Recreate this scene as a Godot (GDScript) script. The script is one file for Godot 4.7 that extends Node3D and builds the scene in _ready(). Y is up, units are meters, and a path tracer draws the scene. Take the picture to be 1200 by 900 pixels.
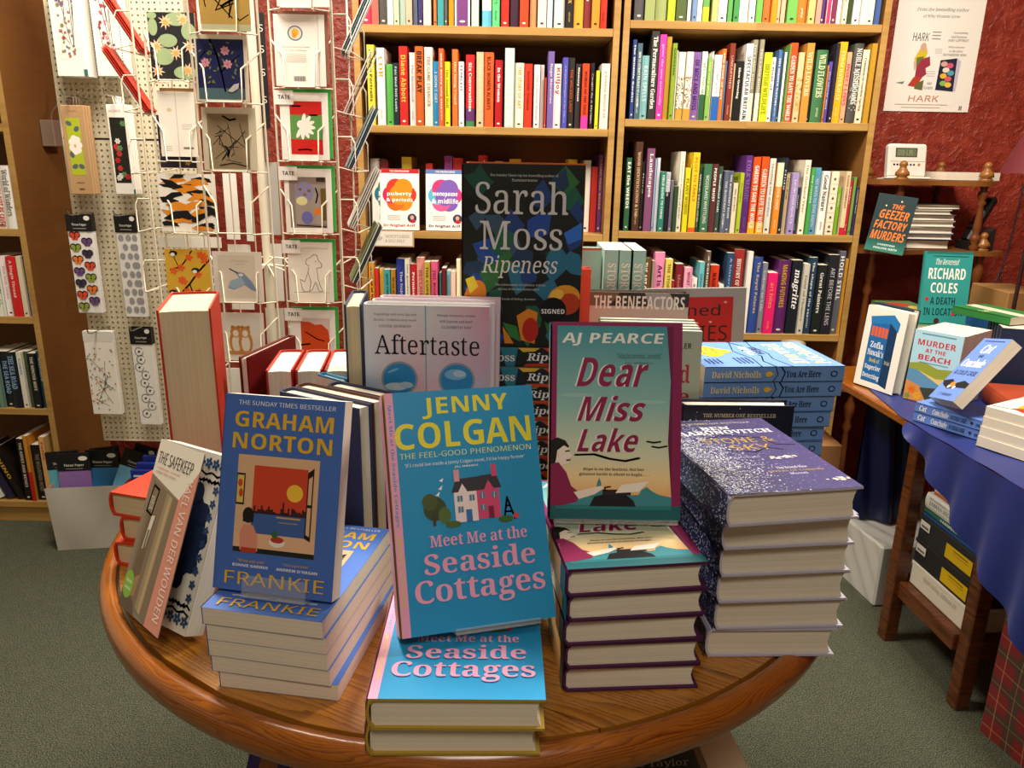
extends Node3D

# ---------------------------------------------------------------- geometry helpers
class Geo:
	var v := PackedVector3Array()
	var n := PackedVector3Array()
	var c := PackedColorArray()
	var uv := PackedVector2Array()
	var ix := PackedInt32Array()
	var col := Color(1, 1, 1)
	func tint(hex: String) -> Geo:
		col = Color(hex).srgb_to_linear()
		return self
	func vert(p: Vector3, nn: Vector3, t := Vector2.ZERO) -> int:
		v.append(p); n.append(nn); c.append(col); uv.append(t)
		return v.size() - 1
	func tri(a: Vector3, b: Vector3, d: Vector3) -> void:      # counter-clockwise seen from outside
		var nn := (b - a).cross(d - a).normalized()
		var i := vert(a, nn); vert(b, nn); vert(d, nn)
		ix.append_array([i, i + 2, i + 1])
	func quad(a: Vector3, b: Vector3, d: Vector3, e: Vector3, ta := Vector2.ZERO, tb := Vector2(1, 0), td := Vector2(1, 1), te := Vector2(0, 1)) -> void:
		var nn := (b - a).cross(d - a).normalized()
		var i := vert(a, nn, ta); vert(b, nn, tb); vert(d, nn, td); vert(e, nn, te)
		ix.append_array([i, i + 2, i + 1, i, i + 3, i + 2])
	func box(a: Vector3, b: Vector3, bev := 0.0) -> Geo:
		return xbox(Transform3D(Basis(), (a + b) * 0.5), (b - a).abs(), bev)
	func xbox(t: Transform3D, size: Vector3, bev := 0.0) -> Geo:   # box with chamfered edges
		var h := size * 0.5
		bev = minf(bev, minf(h.x, minf(h.y, h.z)) * 0.9)
		for ax in 3:
			for s in [-1.0, 1.0]:
				var u := (ax + 1) % 3
				var w := (ax + 2) % 3
				var q := []
				for k in [[-1, -1], [1, -1], [1, 1], [-1, 1]]:
					var p := Vector3.ZERO
					p[ax] = s * h[ax]; p[u] = k[0] * (h[u] - bev); p[w] = k[1] * (h[w] - bev)
					q.append(t * p)
				if s > 0: quad(q[0], q[1], q[2], q[3])
				else: quad(q[3], q[2], q[1], q[0])
		if bev > 0.0:
			for ax in 3:
				var u := (ax + 1) % 3
				var w := (ax + 2) % 3
				for k in [[-1, -1], [1, -1], [1, 1], [-1, 1]]:
					var q := []
					for e in [[-1, 0], [1, 0], [1, 1], [-1, 1]]:
						var p := Vector3.ZERO
						p[ax] = e[0] * (h[ax] - bev)
						p[u] = k[0] * (h[u] - (bev if e[1] == 1 else 0.0))
						p[w] = k[1] * (h[w] - (0.0 if e[1] == 1 else bev))
						q.append(t * p)
					if k[0] * k[1] > 0: quad(q[0], q[1], q[2], q[3])
					else: quad(q[3], q[2], q[1], q[0])
			for sx in [-1.0, 1.0]:
				for sy in [-1.0, 1.0]:
					for sz in [-1.0, 1.0]:
						var a := t * Vector3(sx * h.x, sy * (h.y - bev), sz * (h.z - bev))
						var b := t * Vector3(sx * (h.x - bev), sy * h.y, sz * (h.z - bev))
						var d := t * Vector3(sx * (h.x - bev), sy * (h.y - bev), sz * h.z)
						if sx * sy * sz > 0: tri(a, b, d)
						else: tri(d, b, a)
		return self
	func tube(path: Array, r: float, seg := 6, closed := false) -> Geo:
		var pts: Array = []
		for p in path:
			if pts.is_empty() or (p - pts[-1]).length() > 1e-5: pts.append(p)
		var m := pts.size()
		var up := Vector3(0.13, 0.97, 0.21).normalized()
		var rings := []
		for i in m:
			var a: Vector3 = pts[(i - 1 + m) % m] if (i > 0 or closed) else pts[i]
			var b: Vector3 = pts[(i + 1) % m] if (i < m - 1 or closed) else pts[i]
			var d := (b - a).normalized()
			var x := up.cross(d)
			if x.length() < 0.05: x = Vector3(1, 0, 0).cross(d)
			x = x.normalized()
			var y := d.cross(x)
			var ring := []
			for k in seg:
				var an := TAU * k / seg
				var nn := x * cos(an) + y * sin(an)
				ring.append(vert(pts[i] + nn * r, nn))
			rings.append(ring)
		for i in (m if closed else m - 1):
			var r0: Array = rings[i]
			var r1: Array = rings[(i + 1) % m]
			for k in seg:
				var k2 := (k + 1) % seg
				ix.append_array([r0[k], r1[k], r1[k2], r0[k], r1[k2], r0[k2]])
		return self
	func lathe(profile: Array, at := Vector3.ZERO, seg := 20) -> Geo:    # profile of Vector2(radius, y)
		var m := profile.size()
		var first := v.size()
		for i in m:
			var a: Vector2 = profile[maxi(i - 1, 0)]
			var b: Vector2 = profile[mini(i + 1, m - 1)]
			var d := (b - a).normalized()
			var p: Vector2 = profile[i]
			for k in seg + 1:
				var an := TAU * k / seg
				var o := Vector3(cos(an), 0, sin(an))
				vert(at + o * p.x + Vector3(0, p.y, 0), (o * d.y + Vector3(0, -d.x, 0)).normalized(), Vector2(float(k) / seg, float(i) / m))
		for i in m - 1:
			for k in seg:
				var a := first + i * (seg + 1) + k
				var b := a + seg + 1
				ix.append_array([a, a + 1, b + 1, a, b + 1, b])
		return self
	func prism(poly: Array, t: Transform3D, depth: float) -> Geo:        # polygon of Vector2 in the local xy plane, thick along local -z
		var pp := PackedVector2Array(poly)
		var tr := Geometry2D.triangulate_polygon(pp)
		var area := 0.0
		for i in pp.size(): area += pp[i].cross(pp[(i + 1) % pp.size()])
		for k in range(0, tr.size(), 3):
			var a := pp[tr[k]]; var b := pp[tr[k + 1]]; var d := pp[tr[k + 2]]
			if (b - a).cross(d - a) < 0:
				var sw := b; b = d; d = sw
			tri(t * Vector3(a.x, a.y, 0), t * Vector3(b.x, b.y, 0), t * Vector3(d.x, d.y, 0))
			tri(t * Vector3(a.x, a.y, -depth), t * Vector3(d.x, d.y, -depth), t * Vector3(b.x, b.y, -depth))
		for i in pp.size():
			var a := pp[i]; var b := pp[(i + 1) % pp.size()]
			if area < 0:
				var sw := a; a = b; b = sw
			quad(t * Vector3(a.x, a.y, -depth), t * Vector3(b.x, b.y, -depth), t * Vector3(b.x, b.y, 0), t * Vector3(a.x, a.y, 0))
		return self
	func grid(f: Callable, nu: int, nv: int) -> Geo:                     # smooth sheet f(u, v)
		var first := v.size()
		for j in nv + 1:
			for i in nu + 1:
				var u := float(i) / nu
				var w := float(j) / nv
				var p: Vector3 = f.call(u, w)
				var du: Vector3 = f.call(minf(u + 0.01, 1), w) - f.call(maxf(u - 0.01, 0), w)
				var dv: Vector3 = f.call(u, minf(w + 0.01, 1)) - f.call(u, maxf(w - 0.01, 0))
				vert(p, du.cross(dv).normalized(), Vector2(u, w))
		for j in nv:
			for i in nu:
				var a := first + j * (nu + 1) + i
				var b := a + nu + 1
				ix.append_array([a, b + 1, a + 1, a, b, b + 1])
		return self
	func mesh() -> ArrayMesh:
		var ar := []
		ar.resize(Mesh.ARRAY_MAX)
		ar[Mesh.ARRAY_VERTEX] = v; ar[Mesh.ARRAY_NORMAL] = n; ar[Mesh.ARRAY_COLOR] = c; ar[Mesh.ARRAY_TEX_UV] = uv; ar[Mesh.ARRAY_INDEX] = ix
		var m := ArrayMesh.new()
		m.add_surface_from_arrays(Mesh.PRIMITIVE_TRIANGLES, ar)
		return m

# flat print on a face: o = top left corner, U = to the right edge, V = to the bottom edge; u, v run 0..1
class Art:
	var g := Geo.new()
	var o: Vector3
	var U: Vector3
	var V: Vector3
	var N: Vector3
	var layer := 0.00025
	var root: Node
	func _init(r: Node, oo: Vector3, uu: Vector3, vv: Vector3, nn: Vector3) -> void:
		root = r; o = oo; U = uu; V = vv; N = nn.normalized()
	func at(u: float, w: float) -> Vector3:
		return o + U * u + V * w + N * layer
	func up() -> void:
		layer += 0.000025
	func rect(u0: float, v0: float, u1: float, v1: float, hex: String) -> Art:
		return grad(u0, v0, u1, v1, hex, hex)
	func grad(u0: float, v0: float, u1: float, v1: float, top: String, bottom: String) -> Art:
		up()
		g.tint(top)
		var i := g.vert(at(u0, v0), N); g.vert(at(u1, v0), N)
		g.tint(bottom)
		g.vert(at(u1, v1), N); g.vert(at(u0, v1), N)
		g.ix.append_array([i, i + 1, i + 2, i, i + 2, i + 3])
		return self
	func grad4(u0: float, v0: float, u1: float, v1: float, cols: Array) -> Art:     # print that runs between four corner inks: tl, tr, br, bl
		up()
		var i := g.v.size()
		var ps := [[u0, v0], [u1, v0], [u1, v1], [u0, v1]]
		for k in 4:
			g.tint(cols[k]); g.vert(at(ps[k][0], ps[k][1]), N)
		g.ix.append_array([i, i + 1, i + 2, i, i + 2, i + 3])
		return self
	func poly(p: Array, hex: String) -> Art:
		up(); g.tint(hex)
		var pp := PackedVector2Array()
		for k in range(0, p.size(), 2): pp.append(Vector2(p[k], p[k + 1]))
		var tr := Geometry2D.triangulate_polygon(pp)
		var i := g.v.size()
		for q in pp: g.vert(at(q.x, q.y), N)
		for k in range(0, tr.size(), 3): g.ix.append_array([i + tr[k], i + tr[k + 1], i + tr[k + 2]])
		return self
	func ell(cu: float, cv: float, ru: float, rv: float, hex: String, turn := 0.0, seg := 20) -> Art:
		up(); g.tint(hex)
		var i := g.v.size()
		var lu := U.length(); var lv := V.length()
		for k in seg:
			var a := TAU * k / seg
			var q := Vector2(cos(a) * ru * lu, sin(a) * rv * lv).rotated(turn)
			g.vert(at(cu + q.x / lu, cv + q.y / lv), N)
		for k in range(1, seg - 1): g.ix.append_array([i, i + k, i + k + 1])
		return self
	func line(p: Array, width: float, hex: String) -> Art:              # width as a share of |U|
		up(); g.tint(hex)
		var lu := U.length(); var lv := V.length()
		for k in range(0, p.size() - 2, 2):
			var a := Vector2(p[k] * lu, p[k + 1] * lv)
			var b := Vector2(p[k + 2] * lu, p[k + 3] * lv)
			var d := (b - a).normalized() * width * lu * 0.5
			var s := Vector2(-d.y, d.x)
			var i := g.v.size()
			for q in [a - d + s, b + d + s, b + d - s, a - d - s]: g.vert(at(q.x / lu, q.y / lv), N)
			g.ix.append_array([i, i + 1, i + 2, i, i + 2, i + 3])
		return self
	func text(s: String, u0: float, v0: float, u1: float, v1: float, hex: String, face := "sans_bold", slant := 0.0, fine := true) -> Art:
		up(); g.tint(hex)
		var d: Dictionary = root.glyphs(s, face, fine)
		var i := g.v.size()
		for p in d.p:
			var y: float = p.y
			g.vert(at(u0 + (u1 - u0) * (p.x + slant * (1.0 - y) * d.ratio) / (1.0 + slant * d.ratio), v0 + (v1 - v0) * y), N)
		for k in d.i: g.ix.append(i + k)
		return self
	func join(b: Art) -> void:
		var off := g.v.size()
		g.v.append_array(b.g.v); g.n.append_array(b.g.n); g.c.append_array(b.g.c); g.uv.append_array(b.g.uv)
		for k in b.g.ix: g.ix.append(k + off)
	func bumps(cu: float, cv: float, r: float, k: int, hex: String) -> Art:   # small flower of k petals
		var lu := U.length(); var lv := V.length()
		for j in k:
			var a := TAU * j / k
			ell(cu + cos(a) * r * 0.6, cv + sin(a) * r * 0.6 * lu / lv, r * 0.5, r * 0.34 * lu / lv, hex, a, 8)
			layer -= 0.000025
		up()
		return self

var fonts := {}
var glyph_cache := {}
func font(face: String) -> Font:
	if not fonts.has(face):
		var f := SystemFont.new()
		f.font_names = PackedStringArray(["Droid Serif" if face.begins_with("serif") else "Droid Sans Mono" if face.begins_with("mono") else "Droid Sans"])
		f.font_weight = 700 if face.ends_with("bold") else 400
		fonts[face] = f
	return fonts[face]
func glyphs(s: String, face: String, fine: bool) -> Dictionary:         # outline triangles of a word, scaled to the unit square
	var key := s + "|" + face + str(fine)
	if glyph_cache.has(key): return glyph_cache[key]
	var t := TextMesh.new()
	t.font = font(face)
	t.text = s
	t.font_size = 48
	t.pixel_size = 0.01
	t.depth = 0.0
	t.curve_step = 1.2 if fine else 4.0
	var ar := t.get_mesh_arrays()
	var src: PackedVector3Array = ar[Mesh.ARRAY_VERTEX]
	var idx: PackedInt32Array = ar[Mesh.ARRAY_INDEX]
	var lo := Vector2(1e9, 1e9); var hi := Vector2(-1e9, -1e9)
	for p in src:
		lo = lo.min(Vector2(p.x, p.y)); hi = hi.max(Vector2(p.x, p.y))
	var sz := (hi - lo).max(Vector2(0.0001, 0.0001))
	var out := PackedVector2Array()
	for p in src: out.append(Vector2((p.x - lo.x) / sz.x, 1.0 - (p.y - lo.y) / sz.y))
	glyph_cache[key] = {"p": out, "i": idx, "ratio": sz.y / sz.x}
	return glyph_cache[key]

# ---------------------------------------------------------------- naming and tree helpers
var used := {}
func numbered(s: String) -> String:
	used[s] = used.get(s, -1) + 1
	return s if used[s] == 0 else "%s_%03d" % [s, used[s]]
func meta(o: Node, label: String, category: String, group := "") -> Node:
	o.set_meta("label", label); o.set_meta("category", category)
	if group: o.set_meta("group", group)
	return o
func thing(called: String, label: String, category: String, at := Vector3.ZERO, group := "") -> Node3D:
	var o := Node3D.new()
	o.name = numbered(called)
	o.position = at
	add_child(o)
	meta(o, label, category, group)
	return o
func part(called: String, g: Variant, m: Material, parent: Node = null) -> MeshInstance3D:
	var o := MeshInstance3D.new()
	o.mesh = g.mesh() if g is Geo else g
	o.material_override = m
	o.name = numbered(called) if parent == null else called
	if parent == null: add_child(o)
	else: parent.add_child(o, true)
	return o
func struct(called: String, g: Variant, m: Material) -> MeshInstance3D:
	var o := part(called, g, m)
	o.set_meta("kind", "structure")
	return o

# ---------------------------------------------------------------- materials
var mats := {}
func mat(hex: String, rough := 0.55, metal := 0.0) -> StandardMaterial3D:
	var key := "%s %s %s" % [hex, rough, metal]
	if not mats.has(key):
		var m := StandardMaterial3D.new()
		m.albedo_color = Color(hex); m.roughness = rough; m.metallic = metal; m.metallic_specular = 0.4
		mats[key] = m
	return mats[key]
var print_mat: StandardMaterial3D
var gloss_print: StandardMaterial3D
var page_mat: StandardMaterial3D
var page_old: StandardMaterial3D
var oak: StandardMaterial3D
var laminate: StandardMaterial3D
var pine: StandardMaterial3D
var pine_rim: StandardMaterial3D
var pine_edge: StandardMaterial3D
var mahogany: StandardMaterial3D
var carpet: StandardMaterial3D
var red_wall: StandardMaterial3D
var acrylic: StandardMaterial3D
var wire: StandardMaterial3D
var chrome: StandardMaterial3D
var cello: StandardMaterial3D

func tex(w: int, h: int, f: Callable) -> ImageTexture:
	var data := PackedByteArray()
	data.resize(w * h * 3)
	var k := 0
	for y in h:
		for x in w:
			var c: Color = f.call(x, y)
			data[k] = int(clampf(c.r, 0, 1) * 255); data[k + 1] = int(clampf(c.g, 0, 1) * 255); data[k + 2] = int(clampf(c.b, 0, 1) * 255)
			k += 3
	return ImageTexture.create_from_image(Image.create_from_data(w, h, false, Image.FORMAT_RGB8, data))

func noise(seed_: int, freq: float, oct := 4) -> FastNoiseLite:
	var n := FastNoiseLite.new()
	n.seed = seed_; n.frequency = freq; n.fractal_octaves = oct
	n.noise_type = FastNoiseLite.TYPE_SIMPLEX_SMOOTH
	return n

func wood_tex(seed_: int, a: Color, b: Color, rings: float, streak: float) -> ImageTexture:    # grain runs along the texture's x axis
	var n1 := noise(seed_, 0.006, 3)
	var n2 := noise(seed_ + 1, 0.05, 3)
	return tex(512, 512, func(x, y):
		var w := n1.get_noise_2d(x * 0.25, y * 1.6) * rings
		var r: float = absf(fposmod(w + y * rings * 0.004, 1.0) - 0.5) * 2.0
		var s := n2.get_noise_2d(x * 0.06, y * 2.2) * streak
		return a.lerp(b, clampf(r * r * 0.75 + s + 0.1, 0, 1)))

func pine_tex() -> ImageTexture:      # straight, tight softwood grain along the texture's x axis
	var n1 := noise(61, 0.01, 2)
	var n2 := noise(62, 0.03, 3)
	var n3 := noise(63, 0.3, 2)
	return tex(512, 512, func(x, y):
		var v: float = y + n1.get_noise_2d(x * 0.35, y * 1.2) * 34.0 + n2.get_noise_2d(x * 0.1, y) * 5.0
		var s := fposmod(v / 9.0, 1.0)
		var d := pow(s, 2.5) * (0.55 + 0.5 * n2.get_noise_2d(x * 0.05, y * 0.4)) + 0.16 * n3.get_noise_2d(x * 0.08, y) + 0.12
		return Color("c0822b").lerp(Color("653410"), clampf(d, 0, 1)))

func make_materials() -> void:
	print_mat = StandardMaterial3D.new()
	print_mat.vertex_color_use_as_albedo = true
	print_mat.roughness = 0.4
	print_mat.metallic_specular = 0.4
	gloss_print = print_mat.duplicate()
	gloss_print.roughness = 0.25
	var rng := RandomNumberGenerator.new()
	rng.seed = 5
	var lines := []
	for i in 256: lines.append(rng.randf_range(0.86, 1.0))
	var pt := tex(8, 256, func(_x, y): return Color(lines[y], lines[y] * 0.995, lines[y] * 0.985))
	page_mat = StandardMaterial3D.new()
	page_mat.albedo_texture = pt
	page_mat.albedo_color = Color("ece4d2")
	page_mat.roughness = 0.85
	page_old = page_mat.duplicate()
	page_old.albedo_color = Color("dccda9")
	oak = StandardMaterial3D.new()
	oak.albedo_texture = wood_tex(11, Color("b08a4a"), Color("9a7338"), 0.8, 0.5)
	oak.roughness = 0.5
	oak.uv1_triplanar = true
	oak.uv1_scale = Vector3(1.1, 1.1, 1.1)
	laminate = oak.duplicate()
	laminate.albedo_texture = wood_tex(12, Color("83592a"), Color("774f24"), 0.6, 0.4)
	pine = StandardMaterial3D.new()
	pine.albedo_texture = pine_tex()
	pine.roughness = 0.3
	pine.clearcoat_enabled = true
	pine.clearcoat = 0.5
	pine.clearcoat_roughness = 0.2
	pine_rim = pine.duplicate()
	pine_rim.uv1_triplanar = true
	pine_rim.uv1_world_triplanar = true
	pine_rim.uv1_scale = Vector3(3.0, 3.0, 3.0)
	pine_rim.albedo_color = Color("d6ba92")
	pine_edge = pine.duplicate()
	pine_edge.uv1_scale = Vector3(8, 0.42, 1)
	pine_edge.albedo_color = Color("e2c49e")
	mahogany = StandardMaterial3D.new()
	mahogany.albedo_texture = wood_tex(37, Color("6b3a1a"), Color("43200d"), 3.0, 0.5)
	mahogany.roughness = 0.35
	mahogany.uv1_triplanar = true
	mahogany.uv1_scale = Vector3(2, 2, 2)
	var n1 := noise(3, 0.2, 2)
	var n2 := noise(4, 0.02, 3)
	carpet = StandardMaterial3D.new()
	carpet.albedo_texture = tex(512, 512, func(x, y):
		var a := n1.get_noise_2d(x, y) * 1.25 + n2.get_noise_2d(x, y) * 0.1
		return Color("62654d").lerp(Color("20251e"), clampf(0.45 - a, 0, 1)))
	var hm := NoiseTexture2D.new()
	hm.width = 512; hm.height = 512; hm.seamless = true
	hm.noise = noise(8, 0.4, 2)
	carpet.heightmap_enabled = true
	carpet.heightmap_texture = hm
	carpet.heightmap_scale = 0.25
	carpet.roughness = 0.98
	carpet.uv1_triplanar = true
	carpet.uv1_world_triplanar = true
	carpet.uv1_scale = Vector3(2.4, 2.4, 2.4)
	red_wall = StandardMaterial3D.new()
	var rn := noise(17, 0.012, 3)
	var rn2 := noise(18, 0.05, 2)
	red_wall.albedo_texture = tex(512, 512, func(x, y):
		return Color("963927").lerp(Color("7e291c"), clampf(0.5 + rn.get_noise_2d(x, y) * 0.9 + rn2.get_noise_2d(x, y) * 0.4, 0, 1)))
	var wn := NoiseTexture2D.new()
	wn.width = 1024; wn.height = 1024; wn.seamless = true
	var wf := FastNoiseLite.new()
	wf.seed = 4
	wf.noise_type = FastNoiseLite.TYPE_SIMPLEX_SMOOTH
	wf.frequency = 0.012
	wf.fractal_type = FastNoiseLite.FRACTAL_RIDGED
	wf.fractal_octaves = 3
	wf.domain_warp_enabled = true
	wf.domain_warp_amplitude = 60.0
	wf.domain_warp_frequency = 0.01
	wn.noise = wf
	red_wall.heightmap_enabled = true
	red_wall.heightmap_texture = wn
	red_wall.heightmap_scale = 0.45
	red_wall.roughness = 0.42
	red_wall.uv1_triplanar = true
	red_wall.uv1_world_triplanar = true
	red_wall.uv1_scale = Vector3(1.5, 1.5, 1.5)
	acrylic = StandardMaterial3D.new()
	acrylic.transparency = BaseMaterial3D.TRANSPARENCY_ALPHA
	acrylic.albedo_color = Color(0.92, 0.95, 0.95, 0.09)
	acrylic.roughness = 0.04
	cello = acrylic.duplicate()
	cello.albedo_color = Color(0.95, 0.96, 0.97, 0.08)
	cello.roughness = 0.1
	wire = mat("e6ddc6", 0.35)
	chrome = mat("b8b6b0", 0.25, 0.9)

# ---------------------------------------------------------------- books
# local frame of a book: front cover in the plane z = 0 looking to +z, spine along x = 0, foot at y = 0, back cover at z = -t
func book_meshes(root: Node3D, s: Vector3, o: Dictionary) -> void:
	var w := s.x; var h := s.y; var t := s.z
	var hard: bool = o.get("hard", false)
	var board := 0.0024 if hard else 0.0003
	var sq := 0.0035 if hard else 0.0       # how far the boards stand proud of the pages
	var bulge := (minf(0.003, t * 0.1) if hard else 0.0004)
	var hinge := 0.006 if hard else 0.0
	var outer := [Vector2(w, 0), Vector2(hinge, 0)]
	var k := 5 if hard else 1
	for i in range(0, k + 1):
		var a := float(i) / k
		outer.append(Vector2(0.001 - sin(a * PI) * bulge + (0.0015 if hard and (i == 0 or i == k) else 0.0), -t * a))
	outer.append(Vector2(hinge, -t)); outer.append(Vector2(w, -t))
	var m := outer.size()
	var inner := []
	for i in m:
		var p: Vector2 = outer[i]
		inner.append(Vector2(maxf(p.x + (board if p.x < hinge - 0.0001 or not hard and i > 1 and i < m - 2 else 0.0), p.x), clampf(p.y, -t + board, -board)))
	var g := Geo.new()
	for i in m - 1:
		var a: Vector2 = outer[i]; var b: Vector2 = outer[i + 1]
		if (a - b).length() < 1e-6: continue
		var ia: Vector2 = inner[i]; var ib: Vector2 = inner[i + 1]
		g.quad(Vector3(b.x, 0, b.y), Vector3(a.x, 0, a.y), Vector3(a.x, h, a.y), Vector3(b.x, h, b.y))
		g.quad(Vector3(ia.x, 0, ia.y), Vector3(ib.x, 0, ib.y), Vector3(ib.x, h, ib.y), Vector3(ia.x, h, ia.y))
		g.quad(Vector3(a.x, h, a.y), Vector3(ia.x, h, ia.y), Vector3(ib.x, h, ib.y), Vector3(b.x, h, b.y))
		g.quad(Vector3(b.x, 0, b.y), Vector3(ib.x, 0, ib.y), Vector3(ia.x, 0, ia.y), Vector3(a.x, 0, a.y))
	g.box(Vector3(w - 0.0001, 0, -board), Vector3(w, h, 0))
	g.box(Vector3(w - 0.0001, 0, -t), Vector3(w, h, -t + board))
	part("cover", g, o.cover if o.get("cover") is Material else mat(o.get("cover", "888888"), o.get("rough", 0.45)), root)
	var p := Geo.new()
	var x0 := 0.002; var x1 := w - sq; var y0 := sq; var y1 := h - sq; var zf := -board; var zb := -t + board
	var tv := (zf - zb) / 0.02
	var z2 := Vector2(0, 0); var hol := 0.004 if hard else 0.0
	var nk := 4
	for i in nk:       # fore-edge, slightly hollow on hardbacks
		var a := float(i) / nk; var b := float(i + 1) / nk
		var za := lerpf(zf, zb, a); var zc := lerpf(zf, zb, b)
		var xa := x1 - sin(a * PI) * hol; var xc := x1 - sin(b * PI) * hol
		p.quad(Vector3(xa, y0, za), Vector3(xc, y0, zc), Vector3(xc, y1, zc), Vector3(xa, y1, za), Vector2(0, a * tv), Vector2(0, b * tv), Vector2(1, b * tv), Vector2(1, a * tv))
		p.quad(Vector3(x0, y1, za), Vector3(xa, y1, za), Vector3(xc, y1, zc), Vector3(x0, y1, zc), Vector2(0, a * tv), Vector2(1, a * tv), Vector2(1, b * tv), Vector2(0, b * tv))
		p.quad(Vector3(x0, y0, zc), Vector3(xc, y0, zc), Vector3(xa, y0, za), Vector3(x0, y0, za), Vector2(0, b * tv), Vector2(1, b * tv), Vector2(1, a * tv), Vector2(0, a * tv))
	p.quad(Vector3(x0, y0, zf), Vector3(x1, y0, zf), Vector3(x1, y1, zf), Vector3(x0, y1, zf), z2, z2, z2, z2)
	p.quad(Vector3(x1, y0, zb), Vector3(x0, y0, zb), Vector3(x0, y1, zb), Vector3(x1, y1, zb), z2, z2, z2, z2)
	part("page_block", p, o.get("pages", page_mat), root)
	var sp := 0.001 - bulge
	if o.has("front"):
		var a := Art.new(self, Vector3(0, h, 0), Vector3(w, 0, 0), Vector3(0, -h, 0), Vector3(0, 0, 1))
		o.front.call(a)
		part("cover_print", a.g, o.get("ink", print_mat), root)
	if o.has("spine"):
		var a := Art.new(self, Vector3(sp, h, 0), Vector3(0, -h, 0), Vector3(0, 0, -t), Vector3(-1, 0, 0))
		o.spine.call(a)
		if a.g.v.size(): part("spine_print", a.g, o.get("ink", print_mat), root)
	if o.has("back"):
		var a := Art.new(self, Vector3(w, h, -t), Vector3(-w, 0, 0), Vector3(0, -h, 0), Vector3(0, 0, -1))
		o.back.call(a)
		part("back_print", a.g, print_mat, root)

func book(label: String, group: String, s: Vector3, xf: Transform3D, o: Dictionary) -> Node3D:
	var r := thing("book", label, "book", Vector3.ZERO, group)
	r.transform = xf
	book_meshes(r, s, o)
	return r

func eul(x: float, y: float, z: float) -> Basis:
	return Basis.from_euler(Vector3(deg_to_rad(x), deg_to_rad(y), deg_to_rad(z)))
# a book lying flat, front cover up, its foot edge towards the viewer; corner = front left bottom corner of the book on the surface
func flat(corner: Vector3, yaw: float, t: float) -> Transform3D:
	return Transform3D(eul(0, yaw, 0) * eul(-90, 0, 0), corner + Vector3(0, t, 0))
# a book lying flat, front cover up, spine towards the viewer; corner = front left bottom corner
func flat_spine(corner: Vector3, yaw: float, t: float) -> Transform3D:
	return Transform3D(eul(0, yaw, 0) * Basis(Vector3(0, 0, -1), Vector3(-1, 0, 0), Vector3(0, 1, 0)), corner + Vector3(0, t, 0))

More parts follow.
